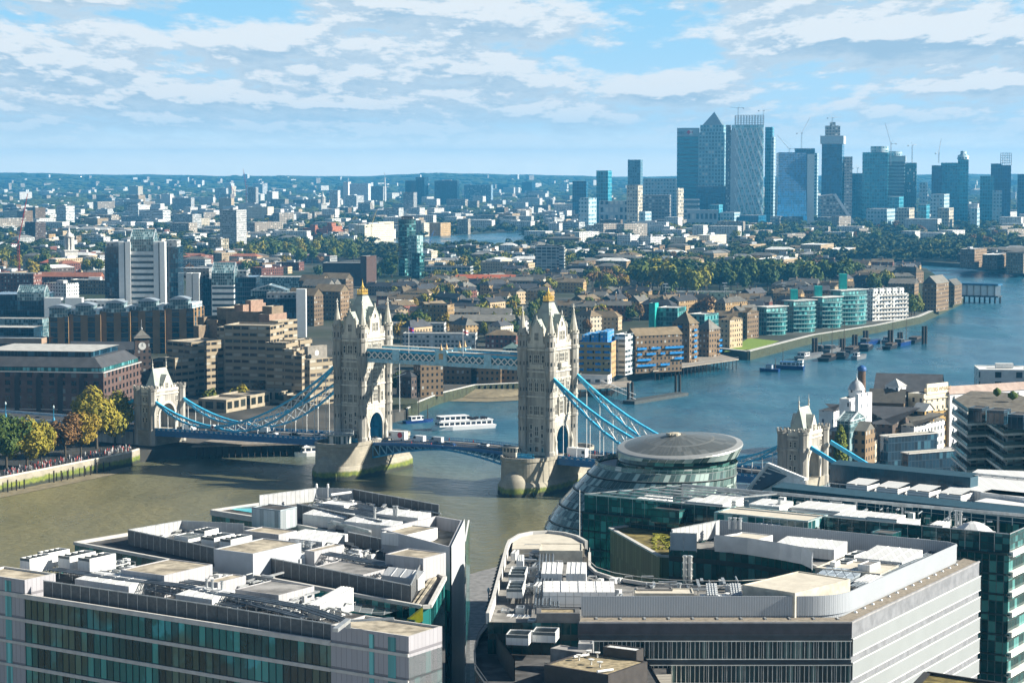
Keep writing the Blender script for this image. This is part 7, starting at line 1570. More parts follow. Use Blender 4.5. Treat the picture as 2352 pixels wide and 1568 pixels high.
m.build('diagrid',mat('diagrid_pale',(.80,.84,.84),.5),t);q=a.lerp(b,.08);MB().box((q.x,q.y-1,z/2),(14,2,z-20)).build('white_edge',mat('edge_pale',(.45,.52,.55)),t);q=a-V2(6,0);MB().box((q.x,q.y+6,z/2),(9,10,z)).build('hoist_shaft',gl('hoist',(.16,.17,.20),(.05,.06,.08),3,5,.6,.6),t)
m=MB();zt=ZAT(265,4200)
for k in range(11):
 for yy in (-1,14):q=a.lerp(b,.12+k*.088);m.beam((q.x,q.y+yy,z),(q.x,q.y+yy,zt),1.0)
for k in range(6):zz=z+(zt-z)*k/5;q0,q1=a.lerp(b,.12),b;m.beam((q0.x,q0.y-1,zz),(q1.x,q1.y-1,zz),.9)
m.build('scaffold',mat('scaffold_grey',(.42,.47,.50),.6),t)
sky('glass_tower','slim dark blue tower directly right of the lattice tower',1757,1779,292,4500,MIDB,fr=.75);sky('glass_tower','stepped slim blue tower end right of the lattice tower',1770,1783,315,4460,PALEC,fr=.5)
t=thing('curved_tower','glossy blue tower flaring at its foot with pale end wall','skyscraper',V2(XAT(1828,4250,40),4250));Yd=4250;m=MB();e=MB();rows_=[]
for y,x0,x1,oy in ((350,1788,1852,0),(400,1788,1852,0),(440,1787,1852,-2),(470,1785,1851,-8),(495,1782,1850,-18),(512,1778,1850,-30)):z=ZAT(y,Yd);rows_.append(((XAT(x0,Yd,z),Yd+oy,z),(XAT(x1,Yd,z),Yd+oy,z)))
for r0,r1 in zip(rows_,rows_[1:]):m.face([r1[0],r1[1],r0[1],r0[0]],[(0,r1[0][2]),(70,r1[0][2]),(70,r0[0][2]),(0,r0[0][2])],True)
m.build('glass_front',gl('glossy',(.01,.16,.32),(.008,.14,.32),4,4.5,.93,.9,lit=0,spec=.8),t);x1=XAT(1852,Yd,60);x2=XAT(1866,Yd,60);MB().prism([(x1,Yd),(x2+2,Yd-1),(x2+8,Yd+40),(XAT(1788,Yd,60),Yd+40),(XAT(1788,Yd,60),Yd+1)],ZG,ZAT(351,Yd)).build('body',DKB,t);MB().prism([(x1+1,Yd-2),(x2+3,Yd-2),(x2+3,Yd),(x1+1,Yd)],ZG,ZAT(354,Yd)).build('end_wall',mat('end_pale',(.36,.44,.48)),t);OCC.append((x1,Yd+10,60))
sky('glass_tower','dark flat topped tower behind the flared blue tower',1826,1873,341,4600,DKB,fr=.95);sky('glass_tower','pale grey strip tower right of the flared blue tower',1868,1882,352,4580,PALEC,fr=.6)
t,p,z=sky('dark_tower','dark tower under construction with white netted crown',1888,1946,326,4300,DKB,fr=.78);a,b=p[3],p[0];m=MB();zz=ZAT(312,4300);q=inset(p,-3);m.prism([(v.x,v.y) for v in q],z-4,zz);m.build('netting',mat('net_white',(.50,.55,.58),.9),t);m=MB();q=inset(p,8);m.prism([(v.x,v.y) for v in q],zz,ZAT(300,4300));[m.box((lerp(q[3].x,q[0].x,k),q[0].y,zz+10),(10,10,20+14*(k == .5))) for k in (.1,.5,.9)];m.build('core',CON,t);q0=b+V2(6,6);MB().box((q0.x+8,q0.y+10,ZAT(360,4300)/2),(16,18,ZAT(360,4300))).build('side_shaft',CON,t)
sky('glass_tower','slim dark shaft hard right of the netted tower',1940,1954,372,4420,DKB,fr=.7);sky('glass_tower','low dark block between the netted tower and the twin drums',1956,1984,398,4420,MIDB,fr=.9)
t,p,z=sky('drum_tower','broad green blue tower with two drum tops, left half',1982,2042,350,4320,MIDB,fr=.95);c=mean(p);m=MB();m.lathe((c.x+8,c.y,z),[(18,0),(18,12)],16);m.build('drum',PALEC,t);t,p,z=sky('drum_tower','broad tower under construction right of the green blue one, drum top',2036,2080,358,4340,gl('slabs',(.28,.36,.38),(.02,.06,.09),20,7,.98,.6,lit=0),fr=.93);c=mean(p);MB().lathe((c.x-4,c.y,z),[(17,0),(17,9)],16).build('drum',PALEC,t);q=inset(p,-2);MB().prism([(v.x,v.y) for v in q],z-12,z).build('netting',mat('net_white',(.5,.55,.58)),t)
sky('glass_tower','teal tower right of the twin drum towers',2078,2107,374,4360,gl('tealt',(.05,.22,.27),(.02,.14,.19),4,7,.7,.7,lit=.2),fr=.92)
sky('glass_tower','grey blue office block below the gap in the skyline',2112,2140,420,4300,PALEC,fr=.6);sky('glass_tower','dark blue tower on the right of the skyline gap',2140,2166,380,4300,DKB,fr=.9);sky('glass_tower','ribbed blue tower with stepped crown right of the gap, lower half',2162,2206,374,4320,MIDB,fr=.93);t,p,z=sky('glass_tower','ribbed blue tower with stepped domed crown',2200,2228,366,4330,MIDB,fr=.85);c=mean(p);MB().lathe((c.x,c.y,z),[(13,0),(11,8),(6,10),(6,16),(.5,17)],10).build('crown',PALEC,t)
sky('glass_tower','dark tower near the picture edge with open frame top',2276,2302,376,4350,DKB,fr=.9);t,p,z=sky('frame_tower','open scaffolded tower near the picture edge',2298,2324,380,4360,DKB,fr=.9);m=MB();q=p;zt=ZAT(352,4360)
for k in range(6):u=q[3].lerp(q[0],k/5);m.beam((u.x,u.y,z),(u.x,u.y,zt),1.0);m.beam((q[3].x,q[3].y,lerp(z,zt,k/5)),(q[0].x,q[0].y,lerp(z,zt,k/5)),.9)
m.build('scaffold',mat('scaffold_grey',(.42,.47,.5)),t)
sky('glass_tower','lower blue block beside the scaffolded edge tower',2252,2286,404,4250,MIDB,fr=.9);sky('glass_tower','grey block in front of the scaffolded edge tower',2280,2306,438,4200,PALEC,fr=.8);sky('glass_tower','dark slab at the picture edge of the skyline',2338,2370,400,4300,DKB,fr=.9)
sky('glass_tower','curved dark tower standing left of the skyline',1370,1405,392,4100,MIDB,fr=.75,th=20);sky('glass_tower','speckled blue tower behind the dome topped brick tower',1442,1476,367,4600,gl('speck',(.10,.20,.26),(.03,.10,.15),5,6,.6,.6,lit=.4,litc=(.12,.24,.3)),fr=.85);sky('office_block','grey gridded office with long windows left of the bank tower',1478,1556,410,4300,PALEC,fr=.97,th=5,cat='office building');sky('office_block','pale arcaded low office left of the gridded office',1376,1444,462,4000,gl('arcade',(.40,.46,.48),(.02,.05,.08),9,14,.55,.6),fr=.95,th=6,cat='office building');sky('office_block','cream and brick tower with green dome cap in front of the gridded office',1440,1476,425,3950,CREAM,fr=.7,th=25,cat='tower block');sky('office_block','white and cream riverside tower block left of the arcaded office',1330,1370,455,3700,PALEC,fr=.55,th=28,cat='tower block');sky('office_block','pale stepped block at the foot of the green dome tower',1468,1496,486,3750,PALEC,fr=.5,th=28,cat='building');sky('office_block','low grey office in front of the gridded office',1476,1545,448,4050,CON,fr=.9,th=8,cat='office building');sky('office_block','dark blue block behind the cream riverside tower',1315,1350,416,4800,DKB,fr=.9,cat='office building')
sky('office_block','sunlit cream stepped tower squeezed before the bank tower',1554,1570,432,4000,CREAM,fr=.2,th=40,cat='tower block');sky('office_block','dark low office under the pyramid tower',1600,1684,428,4250,DKB,fr=.95,th=6,cat='office building');sky('office_block','pale columned gallery at the foot of the lattice tower',1578,1652,482,3950,gl('cols',(.42,.48,.50),(.02,.06,.09),8,16,.6,.6),fr=.96,th=5,cat='office building');sky('office_block','stepped white banded office at the foot of the bank tower',1562,1610,458,4020,gl('stepb',(.36,.44,.48),(.04,.10,.14),20,9,1,.55,lit=0),fr=.9,th=6,cat='office building')
t=thing('sloped_hotel','grey stepped block with long sloping side below the netted tower','building',V2(XAT(1910,4000,10),4000));Yd=4000;q=[(XAT(x,Yd,40),ZAT(y,Yd)) for x,y in ((1886,515),(1962,515),(1930,468),(1916,446),(1886,450))];m=MB();m.face([(x,Yd,z) for x,z in q]);m.face([(x,Yd+40,z) for x,z in q][::-1]);[m.face([(a[0],Yd,a[1]),(a[0],Yd+40,a[1]),(b[0],Yd+40,b[1]),(b[0],Yd,b[1])]) for a,b in zip(q,q[1:]+q[:1])];m.build('wall',CON,t);m=MB();m.beam((q[1][0],Yd-2,q[1][1]),(q[3][0],Yd-2,q[3][1]),4,5);m.build('slope_edge',mat('slope_white',(.5,.54,.56)),t)
for x0,x1,y,Yd,mm,lab in ((1992,2056,480,3900,PALEC,'low grey residential block before the twin drum towers'),(2060,2100,478,3850,CREAM,'cream residential tower before the teal tower'),(2155,2190,478,3800,CREAM,'cream sunlit flats before the ribbed blue tower'),(2140,2180,446,4000,PALEC,'grey flats with red dome shape behind the cream sunlit flats'),(1770,1800,497,4000,CON,'row of low gabled wharf flats under the flared tower, west end'),(1800,1845,498,4000,CON,'row of low gabled wharf flats under the flared tower, middle'),(1880,1945,499,3950,CON,'row of low wharf flats under the sloping grey block'),(2230,2250,478,3800,PALEC,'pale low roofed house right of the cream sunlit flats'),(1700,1760,495,4050,DKB,'dark podium with red hoarding under the lattice tower'),(1655,1700,488,4050,PALEC,'pale podium left of the lattice tower'),(2040,2075,452,4100,MIDB,'small blue block behind the low grey residential block'),(1630,1660,470,4060,MIDB,'blue podium office under the pyramid tower'),(2110,2135,470,3900,MIDB,'low blue block before the grey blue office')):sky('residential_block',lab,x0,x1,y,Yd,mm,fr=.7,th=22,cat='residential block')
# cranes over the skyline
for a in ((1694,287,248,1676,246,'horizontal jib crane over the lattice tower, left one',4190),(1752,287,254,1772,253,'horizontal jib crane over the lattice tower, right one',4195),(1840,341,306,1860,270,'pale luffing crane above the dark flat topped tower',4590),(1812,350,342,1784,310,'pale luffing crane leaning left over the flared tower',4240),(1910,300,271,1932,269,'horizontal crane on the netted tower',4290),(2045,380,330,2032,282,'tall red and white luffing crane before the twin drum towers',4250),(2094,375,334,2106,332,'slim horizontal crane behind the teal tower',4400),(2155,375,352,2162,318,'pale luffing crane over the dark blue tower',4310),(1969,398,386,1984,384,'small crane beside the twin drum towers',4430)):crane(a[0],0,a[2],a[3],a[4],a[5],WHC,Yd=a[6],base=ZAT(a[1],a[6]),luff='luffing' in a[5])
# ---------------------------------------------------------------- the south bank beyond the gatehouse
def Z(xl,xm,xr,yt,zt,th,wl,rf,nm,lab,**kw):
 o=bldg(nm,lab,kw.pop('cat','building'),xl,xm,xr,yt,W.get(wl,wl),zt=zt,th=th,roof=R.get(rf,rf),**kw);occ(o[1]);return o
WW=facade('wall_whitewash',(.74,.75,.76),(.08,.10,.14),4.2,4.4,.2,.34,lit=0);YB=facade('wall_wharfyellow',(.42,.27,.09),(.04,.035,.03),4.0,3.8,.38,.5,lit=0);CR=facade('wall_wharfcream',(.66,.58,.42),(.08,.08,.08),3.6,3.6,.32,.5,lit=0)
o=Z(1881,1915,1928,944,24,28,WW,'darkslate','white_house','small white riverside house with dark roof left of the domed tower',kind='hip',rh=2,dep=14)
t,p,z=Z(1928,1950,1964,916,31,28,WW,'pale','domed_tower','white brewery tower with lead dome and balcony beside the striped chimney',cat='tower',dep=10);c=P(1967,915,30);zb=26
def oct(c,r,n=8):return [(c.x+r*cos(pi/8+2*pi*k/n),c.y+r*sin(pi/8+2*pi*k/n)) for k in range(n)]
MB().prism(oct(c,3.1),ZG,33.5).build('turret',WW,t);MB().lathe((c.x,c.y,33.5),[(3.5,0),(3.2,.4),(2.9,1.2),(2.1,2.5),(1.0,3.4),(.45,3.7),(.45,4.2),(.12,4.5),(.08,6)],8,pi/8).build('dome',mat('lead_dome',(.42,.44,.46),.5,.2),t)
q=foot(1964,1972,2003,905,40,33.5);MB().prism([(v.x,v.y) for v in q],ZG,33.5).build('stair_block',WW,t);m=MB();b=oct(c,5.0);[m.beam((*u,27.6),(*v,27.6),.15,1.0) for u,v in zip(b,b[1:]+b[:1])];m.prism(b,26.7,27.0,True);m.build('balcony',mat('balcony_navy',(.03,.06,.22)),t)
c=P(1987,870,36);c.y -= 10;t=thing('chimney_stack','round brown brick chimney with bright blue cap behind the white dome','chimney',(c.x,c.y+18,ZG));z=ZAT(838,c.y+18);MB().lathe((c.x,c.y+18,ZG),[(2.1,0),(1.5,z-ZG-2.2)],14).build('shaft',mat('stack_brick',(.13,.085,.06),.9),t);MB().lathe((c.x,c.y+18,z-2.2),[(1.8,0),(1.8,1.0),(1.5,1.4),(.8,2.0),(.1,2.2)],14).build('cap',mat('cap_blue',(.03,.10,.28),.5),t)
t,p,z=Z(1922,1952,1966,982,24,30,'glass','pale','glass_atrium','glazed gable atrium with grey frame below the white domed tower',dep=16);gable_top(t,[p[1],p[2],p[3],p[0]],z-1,6)
Z(1890,1922,1930,990,22.5,28,'brown','pale','brick_annex','dark brown brick building left of the glazed atrium',dep=20);Z(1962,1988,2010,990,22.5,30,'brown','slate','brick_annex','brown brick building right of the glazed atrium',kind='gable',rh=3)
c=V2(XAT(1931,772,20),772);t=thing('poplar','tall yellow green poplar between the brick building and the glazed atrium','tree',c);MB().tube((c.x,c.y,ZG),(c.x,c.y,12),.3,6).build('trunk',mat('bark',(.085,.07,.05),.9),t);m=MB();rp=random.Random(3)
for k in range(1500):z=rp.uniform(0,1);a=rp.uniform(0,6.28);r=2.7*sqrt(rp.random())*(sin(pi*min(1,z*.9+.1)) ** .7);q=Vector((c.x+r*cos(a),c.y+r*sin(a),8+17*z));u=Vector((rp.uniform(-1,1),rp.uniform(-1,1),rp.uniform(-1,1))).normalized()*.4;v=u.orthogonal().normalized()*.3;m.face([q-u-v,q+u-v,q+u+v,q-u+v])
m.build('crown',mat('poplar_leaf',(.14,.17,.02),.8,var=.45,scale=.8),t)
Z(2008,2160,2172,900,27,14,'dark','darkslate','gable_hall','wide dark roofed hall behind the white parapet warehouse',kind='gable',along=0,rh=6,dep=26);Z(2052,2064,2090,888,30,40,WW,'pale','lantern_turret','small white octagonal turret before the dark gabled hall',kind='pyr',rh=3,dep=6,wid=6)
Z(1996,2076,2094,926,24,14,'brown','slate','slate_house','brick house with long dark slate roof under the wide hall',kind='gable',rh=5,dep=14)
t,p,z=Z(2086,2122,2182,905,27,48,CR,'pale','wharf_warehouse','cream and yellow brick wharf warehouse with white lettered parapet',dep=None);a,b=p[0],p[1];d=(b-a).normalized();n=V2(d.y,-d.x);m=MB();a2,b2=a.lerp(b,.1),a.lerp(b,.9);m.beam((a2.x,a2.y,z+1.8),(b2.x,b2.y,z+1.8),.6,4.2);m.build('parapet',mat('parapet_cream',(.72,.66,.52),.8),t);q=a.lerp(b,.5)+n*.35
textobj('BUTLERS WHARF',t,(q.x,q.y,z+.8),d,1,2.3,mat('letter_tan',(.36,.27,.15)))
g=MB();g.walls([((p[k]+n*.1).x,(p[k]+n*.1).y) for k in (0,1)],ZG,z-7,False);g.build('lower_wall',YB,t);g=MB();e=a+n*.3;f=b+n*.3;g.beam((e.x,e.y,z-7),(f.x,f.y,z-7),.5,.7);g.beam((e.x,e.y,z-2),(f.x,f.y,z-2),.5,.5);g.build('cornice',CR,t)
Z(2096,2124,2146,945,22.5,40,YB,'pale','gabled_wharf','yellow brick gabled wharf house before the cream warehouse',kind='gable',along=0,rh=3);Z(2165,2182,2330,905,26,62,WW,'pink','long_wharf','long white wharf terrace with pinkish tiled roof running down the river',kind='gable',along=1,rh=3,dep=95)
Z(2140,2150,2167,884,28,40,WW,'white','white_gable','steep white gable rising above the long wharf terrace',kind='gable',along=0,rh=4,dep=6)
Z(2190,2215,2380,925,22,62,CR,'white','long_wharf','cream wharf terrace with pale roof decks behind the balcony flats',dep=80);o=Z(2249,2450,2460,850,30,6,facade('wall_rivermod',(.62,.64,.62),(.03,.05,.06),9,4.2,.3,.6,lit=0),'white','modern_flats','white flat roofed modern block at the river by the picture edge',dep=20,plant=2)
Z(1996,2050,2088,975,19,20,'dark','darkslate','slate_house','dark slate roofed house beside the brown chimney stack house',kind='hip',rh=5);Z(2040,2052,2062,958,19,30,'red','slate','slate_house','narrow red brick stair house among the slate roofs');Z(2070,2100,2170,978,18,35,'white','slate','slate_house','grey roofed house with white eaves by the yellow wharf',kind='hip',rh=4)
Z(1984,2010,2034,1012,13,25,'cream','pale','low_block','low cream block with red lower wall before the slate roofs')
for a in ((2022,2040,2142,1003,17,60,'planted roof glass block under the slate roofs'),(2070,2086,2178,1042,14,62,'smaller planted roof glass block nearest the blue roofed office')):t,p,z=Z(*a[:6],'navy',mat('sedum',(.16,.13,.045)),'planted_block',a[6],dep=24);m=MB();[m.beam((u.x,u.y,z+.1),(v.x,v.y,z+.1),.8,.4) for u,v in zip(p,p[1:]+p[:1])];m.build('roof_edge',CONC,t)
# balcony flats, sawtooth in plan
t=thing('balcony_flats','tall flats with zigzag white balcony edges and dark glass at the right edge','apartment block',P(2290,1060,20));zz_=49.0;pl=[P(x,y,zz_) for x,y in ((2186,922),(2222,948),(2266,946),(2306,970),(2352,968),(2420,1000),(2500,970),(2330,905),(2230,900))];q=[(v.x,v.y) for v in pl];inn=inset(pl,1.6);FLT=facade('wall_flatglass',(.24,.24,.22),(.02,.06,.065),2.6,3.3,.8,.8,lit=.25,litc=(.3,.4,.4),grough=.08)
MB().walls([(v.x,v.y) for v in inn],ZG,zz_).build('glass_wall',FLT,t);MB().cap(q,zz_+.4).build('roof',mat('flats_roof',(.13,.12,.10),.95,var=.4),t)
for k in range(13):
 z=zz_-3.3*k;m=MB();m.walls(q,z-.35,z+.3);m.cap(q,z+.3);m.cap(q,z-.35,True);b=m.build('balcony_slab',mat('slab_cream',(.74,.72,.66),.8),t);r=MB();e=inset(pl,.15);[r.walls([(u.x,u.y),(v.x,v.y)],z+.3,z+1.3,False) for u,v in zip(e,e[1:6])];r.build('balustrade',mat('rail_glass',(.10,.17,.17),.1,spec=.6),b)
for x,y,w_ in ((2300,935,34),(2345,945,30),(2250,930,26)):roofbox(t,x-w_,x+6,x+22,y+8,zz_+4,3.8,W['navy'],ROOFDARK,th=30)
fl_=((2290,910,1.2),(2326,918,1.5));[MB().lathe(P(x,y,zz_+1),[(.2,0),(r,.8),(r,1.8),(.2,2.6)],7).build('roof_shrub',mat('shrub',(.06,.10,.02),.9,var=.4),t) for x,y,r in fl_]
# ---------------------------------------------------------------- houses, blocks and trees of the town
LM=[(327,640,'the white office tower'),(537,560,'the concrete slab tower'),(80,560,'the brown tower block'),(160,600,'the white church tower'),(745,548,'the red stepped flats'),(795,620,'the brown pumping station'),(940,590,'the teal glass tower'),(1120,650,'the long red-roofed terrace'),(1262,720,'the south bridge tower'),(830,720,'the north bridge tower'),(1272,600,'the gridded white slab'),(1530,730,'the turquoise lift tower'),(1600,690,'the sports field'),(1465,560,'the white apartment pair'),(1640,560,'the cream flat-roofed block'),(1800,610,'the wide brown office'),(1950,700,'the teal apartments'),(2140,680,'the gabled brick warehouse'),(1950,550,'the white sheds'),(2280,600,'the slanted glass end'),(825,450,'the gleaming white block'),(1000,440,'the dark blue office cluster'),(1387,450,'the curved dark tower'),(620,460,'the slim white towers'),(1700,520,'the lattice tower'),(2040,510,'the twin drum towers'),(220,480,'the white banded tower'),(50,640,'the red crane'),(600,620,'the dark glass offices'),(1150,560,'the far river reach')]
def proj(p):return 1176+F*p.x/(cp*p.y+(CH-p.z)*sp),784-F*((p.y*sp+(p.z-CH)*cp)/(p.y*cp-(p.z-CH)*sp))
def where(px,py):
 k=min(LM,key=lambda l:(l[0]-px) ** 2+4*(l[1]-py) ** 2);dx,dy=px-k[0],py-k[1]
 if abs(dx)>abs(dy)*1.2:return ('just right of ' if 0<dx<70 else 'well right of ' if dx>0 else 'just left of ' if dx>-70 else 'well left of ')+k[2]
 return ('in front of ' if dy>0 else 'behind ')+k[2]
RIV=[(p.x,p.y) for p in nb[4:]]+[(p.x,p.y) for p in fb]
def inpoly(x,y,pl):
 r=False
 for i in range(len(pl)):
  (x1,y1),(x2,y2)=pl[i],pl[i-1]
  if (y1>y) != (y2>y) and x<(x2-x1)*(y-y1)/(y2-y1)+x1:r=not r
 return r
LANDP=[(p.x,p.y) for p in land];REACHP=[(p.x,p.y) for p in reach]
def free(x,y,r):
 if not inpoly(x,y,LANDP) or inpoly(x,y,REACHP):return False
 for a,b in ((r,0),(-r,0),(0,r),(0,-r)):
  if not inpoly(x+a,y+b,LANDP) or inpoly(x+a,y+b,REACHP):return False
 return all((x-a) ** 2+(y-b) ** 2>(r+q) ** 2*.8 for a,b,q in OCC)
FIELD=[P(1505,706,ZG),P(1745,700,ZG),P(1745,690,ZG),P(1520,692,ZG)];OCC.append((mean(FIELD).x,mean(FIELD).y,46))
struct(MB().cap([(p.x,p.y) for p in FIELD],ZG+.02).build('sports_field',mat('turf',(.16,.24,.03),.95,var=.2)),'structure')
struct(MB().cap([(p.x,p.y) for p in [P(1662,808,ZG),P(1745,800,ZG),P(1790,783,ZG),P(1720,776,ZG)]],ZG+.02).build('lawn',mat('turf',(.16,.24,.03))),'structure');OCC.append((P(1720,790,ZG).x,P(1720,790,ZG).y,30))
rng=random.Random(5)
# --- tree kinds
def leafmat(name,cols):
 m,b=newmat(name);oi=N('ShaderNodeObjectInfo');t=N('ShaderNodeTexCoord');g=N('ShaderNodeNewGeometry')
 f=MA('ADD',MA('MULTIPLY',oi.outputs['Random'],.6),MA('MULTIPLY',g.outputs['Random Per Island'],.4));c=MIX(RAMP(f,.2,.55),cols[0],cols[1]);c=MIX(RAMP(f,.6,.9),c,cols[2])
 setc(b.inputs['Base Color'],c);b.inputs['Roughness'].default_value=.7;b.inputs['Specular IOR Level'].default_value=.15;return m
LEAF={'green':leafmat('leaf_green',((.055,.090,.018),(.095,.130,.024),(.15,.155,.028))),'dark':leafmat('leaf_dark',((.026,.056,.016),(.045,.078,.018),(.075,.098,.022))),'olive':leafmat('leaf_olive',((.15,.165,.02),(.23,.21,.028),(.30,.24,.03))),'gold':leafmat('leaf_gold',((.22,.17,.025),(.29,.22,.03),(.27,.15,.03))),'rust':leafmat('leaf_rust',((.16,.09,.035),(.20,.11,.04),(.18,.13,.04)))}
BARK=mat('bark',(.085,.07,.05),.9)
def crownmesh(seed,n,leaf,nc=9,squash=.8):
 """leaf clumps spread through a unit crown (radius 1, standing on z=0.35)"""
 rr=random.Random(seed);m=MB();cl=[]
 for k in range(nc):a=rr.uniform(0,2*pi);q=rr.uniform(.15,.68);z=rr.uniform(.55,1.55);cl.append((q*cos(a),q*sin(a),z*squash+.25,rr.uniform(.30,.52)))
 cl.append((0,0,1.0*squash+.25,.62))
 for k in range(n):
  c=rr.choice(cl);u=rr.uniform(-1,1);a=rr.uniform(0,2*pi);s_=sqrt(1-u*u);r=c[3]*rr.uniform(.72,1.06);d=Vector((s_*cos(a),s_*sin(a),u));p=Vector(c[:3])+Vector((d.x*r,d.y*r,d.z*r*.85));nrm=(d+Vector((rr.uniform(-.6,.6),rr.uniform(-.6,.6),rr.uniform(-.3,.8)))).normalized();t1=nrm.orthogonal().normalized();t2=nrm.cross(t1);L=leaf*rr.uniform(.6,1.3)
  m.face([p-t1*L-t2*L*.5,p+t1*L-t2*L*.4,p+t1*L*.7+t2*L*.6,p-t1*L*.8+t2*L*.5])
 return m
TP={}
def treeproto(kind,seed,n,leaf,nm='tree'):
 t=thing('tree','x','tree');m=MB();m.tube((0,0,0),(0,0,.75),.055,6,.04);rr=random.Random(seed)
 for k in range(5):a=rr.uniform(0,6.28);m.tube((0,0,.5+.04*k),(.5*cos(a),.5*sin(a),1.0+.1*k),.03,5,.012)
 m.build('trunk',BARK,t);crownmesh(seed,n,leaf).build('crown',LEAF[kind],t);proto(t);return t
def put(tr,x,y,z,r,h,lab,group):
 return dup(tr,(x,y,z),rng.uniform(0,6.28),lab,group,(r,r,h/1.75))
KN={'green':'green leafy tree','dark':'dark green tree','olive':'olive yellow tree','gold':'golden autumn tree','rust':'rusty brown autumn tree'}
FARP={k:[treeproto(k,s_*7+1,420,.13) for s_ in (1,2)] for k in LEAF}
NTREE=[0];MORE=[]
def tree_at(x,y,kind,h=None,r=None):
 h=h or rng.uniform(9,15);r=r or h*rng.uniform(.38,.55);px,py=proj(Vector((x,y,ZG+h*.6)))
 if NTREE[0] >= 288:MORE.append((x,y,kind,h,r));return
 w_=where(px,py);lab=('tall ' if h>13 else '')+KN[kind]+' '+w_;put(rng.choice(FARP[kind]),x,y,ZG,r,h,lab,lab);NTREE[0] += 1
# zones: px polygon at ground -> scatter
def scat(zone,n,fn,tries=30,minr=6):
 q=[P(x,y,ZG) for x,y in zone];xs=[v.x for v in q];ys=[v.y for v in q];pl=[(v.x,v.y) for v in q];k=0
 for _ in range(n*tries):
  if k >= n:break
  x,y=rng.uniform(min(xs),max(xs)),rng.uniform(min(ys),max(ys))
  if inpoly(x,y,pl) and free(x,y,minr):fn(x,y);k += 1
TKINDS=['green','green','dark','olive','olive','gold','rust','green']
def grove(zone,n,kinds,h0=10,h1=16,keep=4):
 def f(x,y):h=rng.uniform(h0,h1);tree_at(x,y,rng.choice(kinds),h);OCC.append((x,y,keep))
 scat(zone,n,f,40,keep)
grove(((1440,668),(1640,690),(1640,655),(1455,640)),34,['dark','green','green','olive'],20,28,6);grove(((1640,672),(1900,668),(1990,650),(1640,640)),42,['dark','green','green'],19,27,6)
grove(((30,650),(130,650),(140,610),(40,610)),9,['olive','green','gold'],15,21,6);grove(((560,606),(700,610),(870,600),(850,572),(590,572)),34,['green','olive','olive','green'],15,22,6);grove(((175,640),(235,630),(235,612),(180,615)),5,['olive','green'],13,18,6)
grove(((868,660),(912,652),(905,610),(866,612)),8,['green','olive','dark'],13,18,5);grove(((970,668),(1040,662),(1040,650),(975,655)),5,['olive','green','rust'],12,17,5);grove(((1210,690),(1300,690),(1320,640),(1215,640)),9,['green','olive','rust'],10,15,4);grove(((1340,680),(1440,668),(1440,640),(1350,640)),10,['rust','gold','olive','dark'],12,18,5)
grove(((1190,770),(1240,745),(1300,690),(1240,690)),8,['green','dark','green'],10,14,4);grove(((900,750),(1180,735),(1180,690),(930,690)),10,['dark','green','gold'],8,12,4);grove(((2086,735),(2118,722),(2112,712),(2092,722)),3,['dark','green'],16,19,4);grove(((1985,690),(2040,690),(2060,655),(1990,655)),8,['green','olive'],13,19,5)
# --- generic houses and blocks, each a thing with walls and roof
CNT={'terrace_house':0,'apartment_block':0,'far_block':0}
WN={'brown':'brown brick','dark':'dark brick','red':'red brick','yellow':'yellow brick','tan':'tan brick','white':'white','cream':'cream','grey':'grey','pale':'pale panelled','band':'white banded','navy':'dark glass','glass':'glassy','frame':'white framed'}
RN={'slate':'grey pitched roof','darkslate':'dark slate roof','brown':'brown roof','red':'orange roof','flat':'flat grey roof','white':'white flat roof','pale':'pale flat roof','tile':'red tiled roof','green':'green roof'}
def gen(nm,cat,x,y,w_,d,h,ang,wl,rf,kind,rh=3.0):
 ca,sa=cos(ang),sin(ang);l,r=V2(-ca,sa)*w_,V2(sa,ca)*d;c=V2(x,y)-(l+r)/2;p=[c,c+r,c+r+l,c+l];px,py=proj(Vector((x,y,ZG+h)))
 lab=WN[wl]+(' tower' if h>32 else ' house row' if nm == 'terrace_house' else ' block')+' with '+RN[rf]+' '+where(px,py);t=thing(nm,lab,cat,(x,y,ZG),lab)
 MB().walls([(v.x,v.y) for v in p],ZG,ZG+h).build('wall',W[wl],t);roofon(t,p,ZG+h,R[rf],kind,rh,.5,0 if w_>d else 1);OCC.append((x,y,max(w_,d)*.40));CNT[nm]=CNT.get(nm,0)+1
 if nm == 'terrace_house' and h<16:
  m=MB();n=max(1,int(max(w_,d)/12))
  for k in range(n):u=p[3].lerp(p[0],(k+.5)/n).lerp(p[2].lerp(p[1],(k+.5)/n),.4+.2*(k % 2));m.box((u.x,u.y,ZG+h+rh*.5+.8),(1.3,.9,rh+1.2),ang)
  m.build('chimney',W['brown'],t)
 elif kind == 'flat' and w_>14:c2=p[0].lerp(p[2],rng.uniform(.35,.65));MB().box((c2.x,c2.y,ZG+h+1.0),(w_*.3,d*.3,2.6),-ang).build('plant_room',rng.choice((PLANTA,PLANTB)),t)
def row(x,y):
 yy=rng.random();a=rng.choice((.35,.35,.42,-.9,-1.0,.9,0))+rng.uniform(-.06,.06)
 gen('terrace_house','terrace',x,y,rng.uniform(16,34),rng.uniform(9,11),rng.uniform(7.5,12),a,rng.choice(('brown','tan','yellow','tan','dark','red','yellow','cream')),rng.choice(('slate','darkslate','brown','slate','darkslate','brown')),rng.choice(('gable','gable','hip')),rng.uniform(3,4.5))
def blk(hmin,hmax,walls,roofs,kinds=('flat','flat','flat','hip')):
 def f(x,y):gen('apartment_block','apartment block',x,y,rng.uniform(18,38),rng.uniform(13,17),rng.uniform(hmin,hmax),rng.choice((.35,.5,.25,-.8)),rng.choice(walls),rng.choice(roofs),rng.choice(kinds),3)
 return f
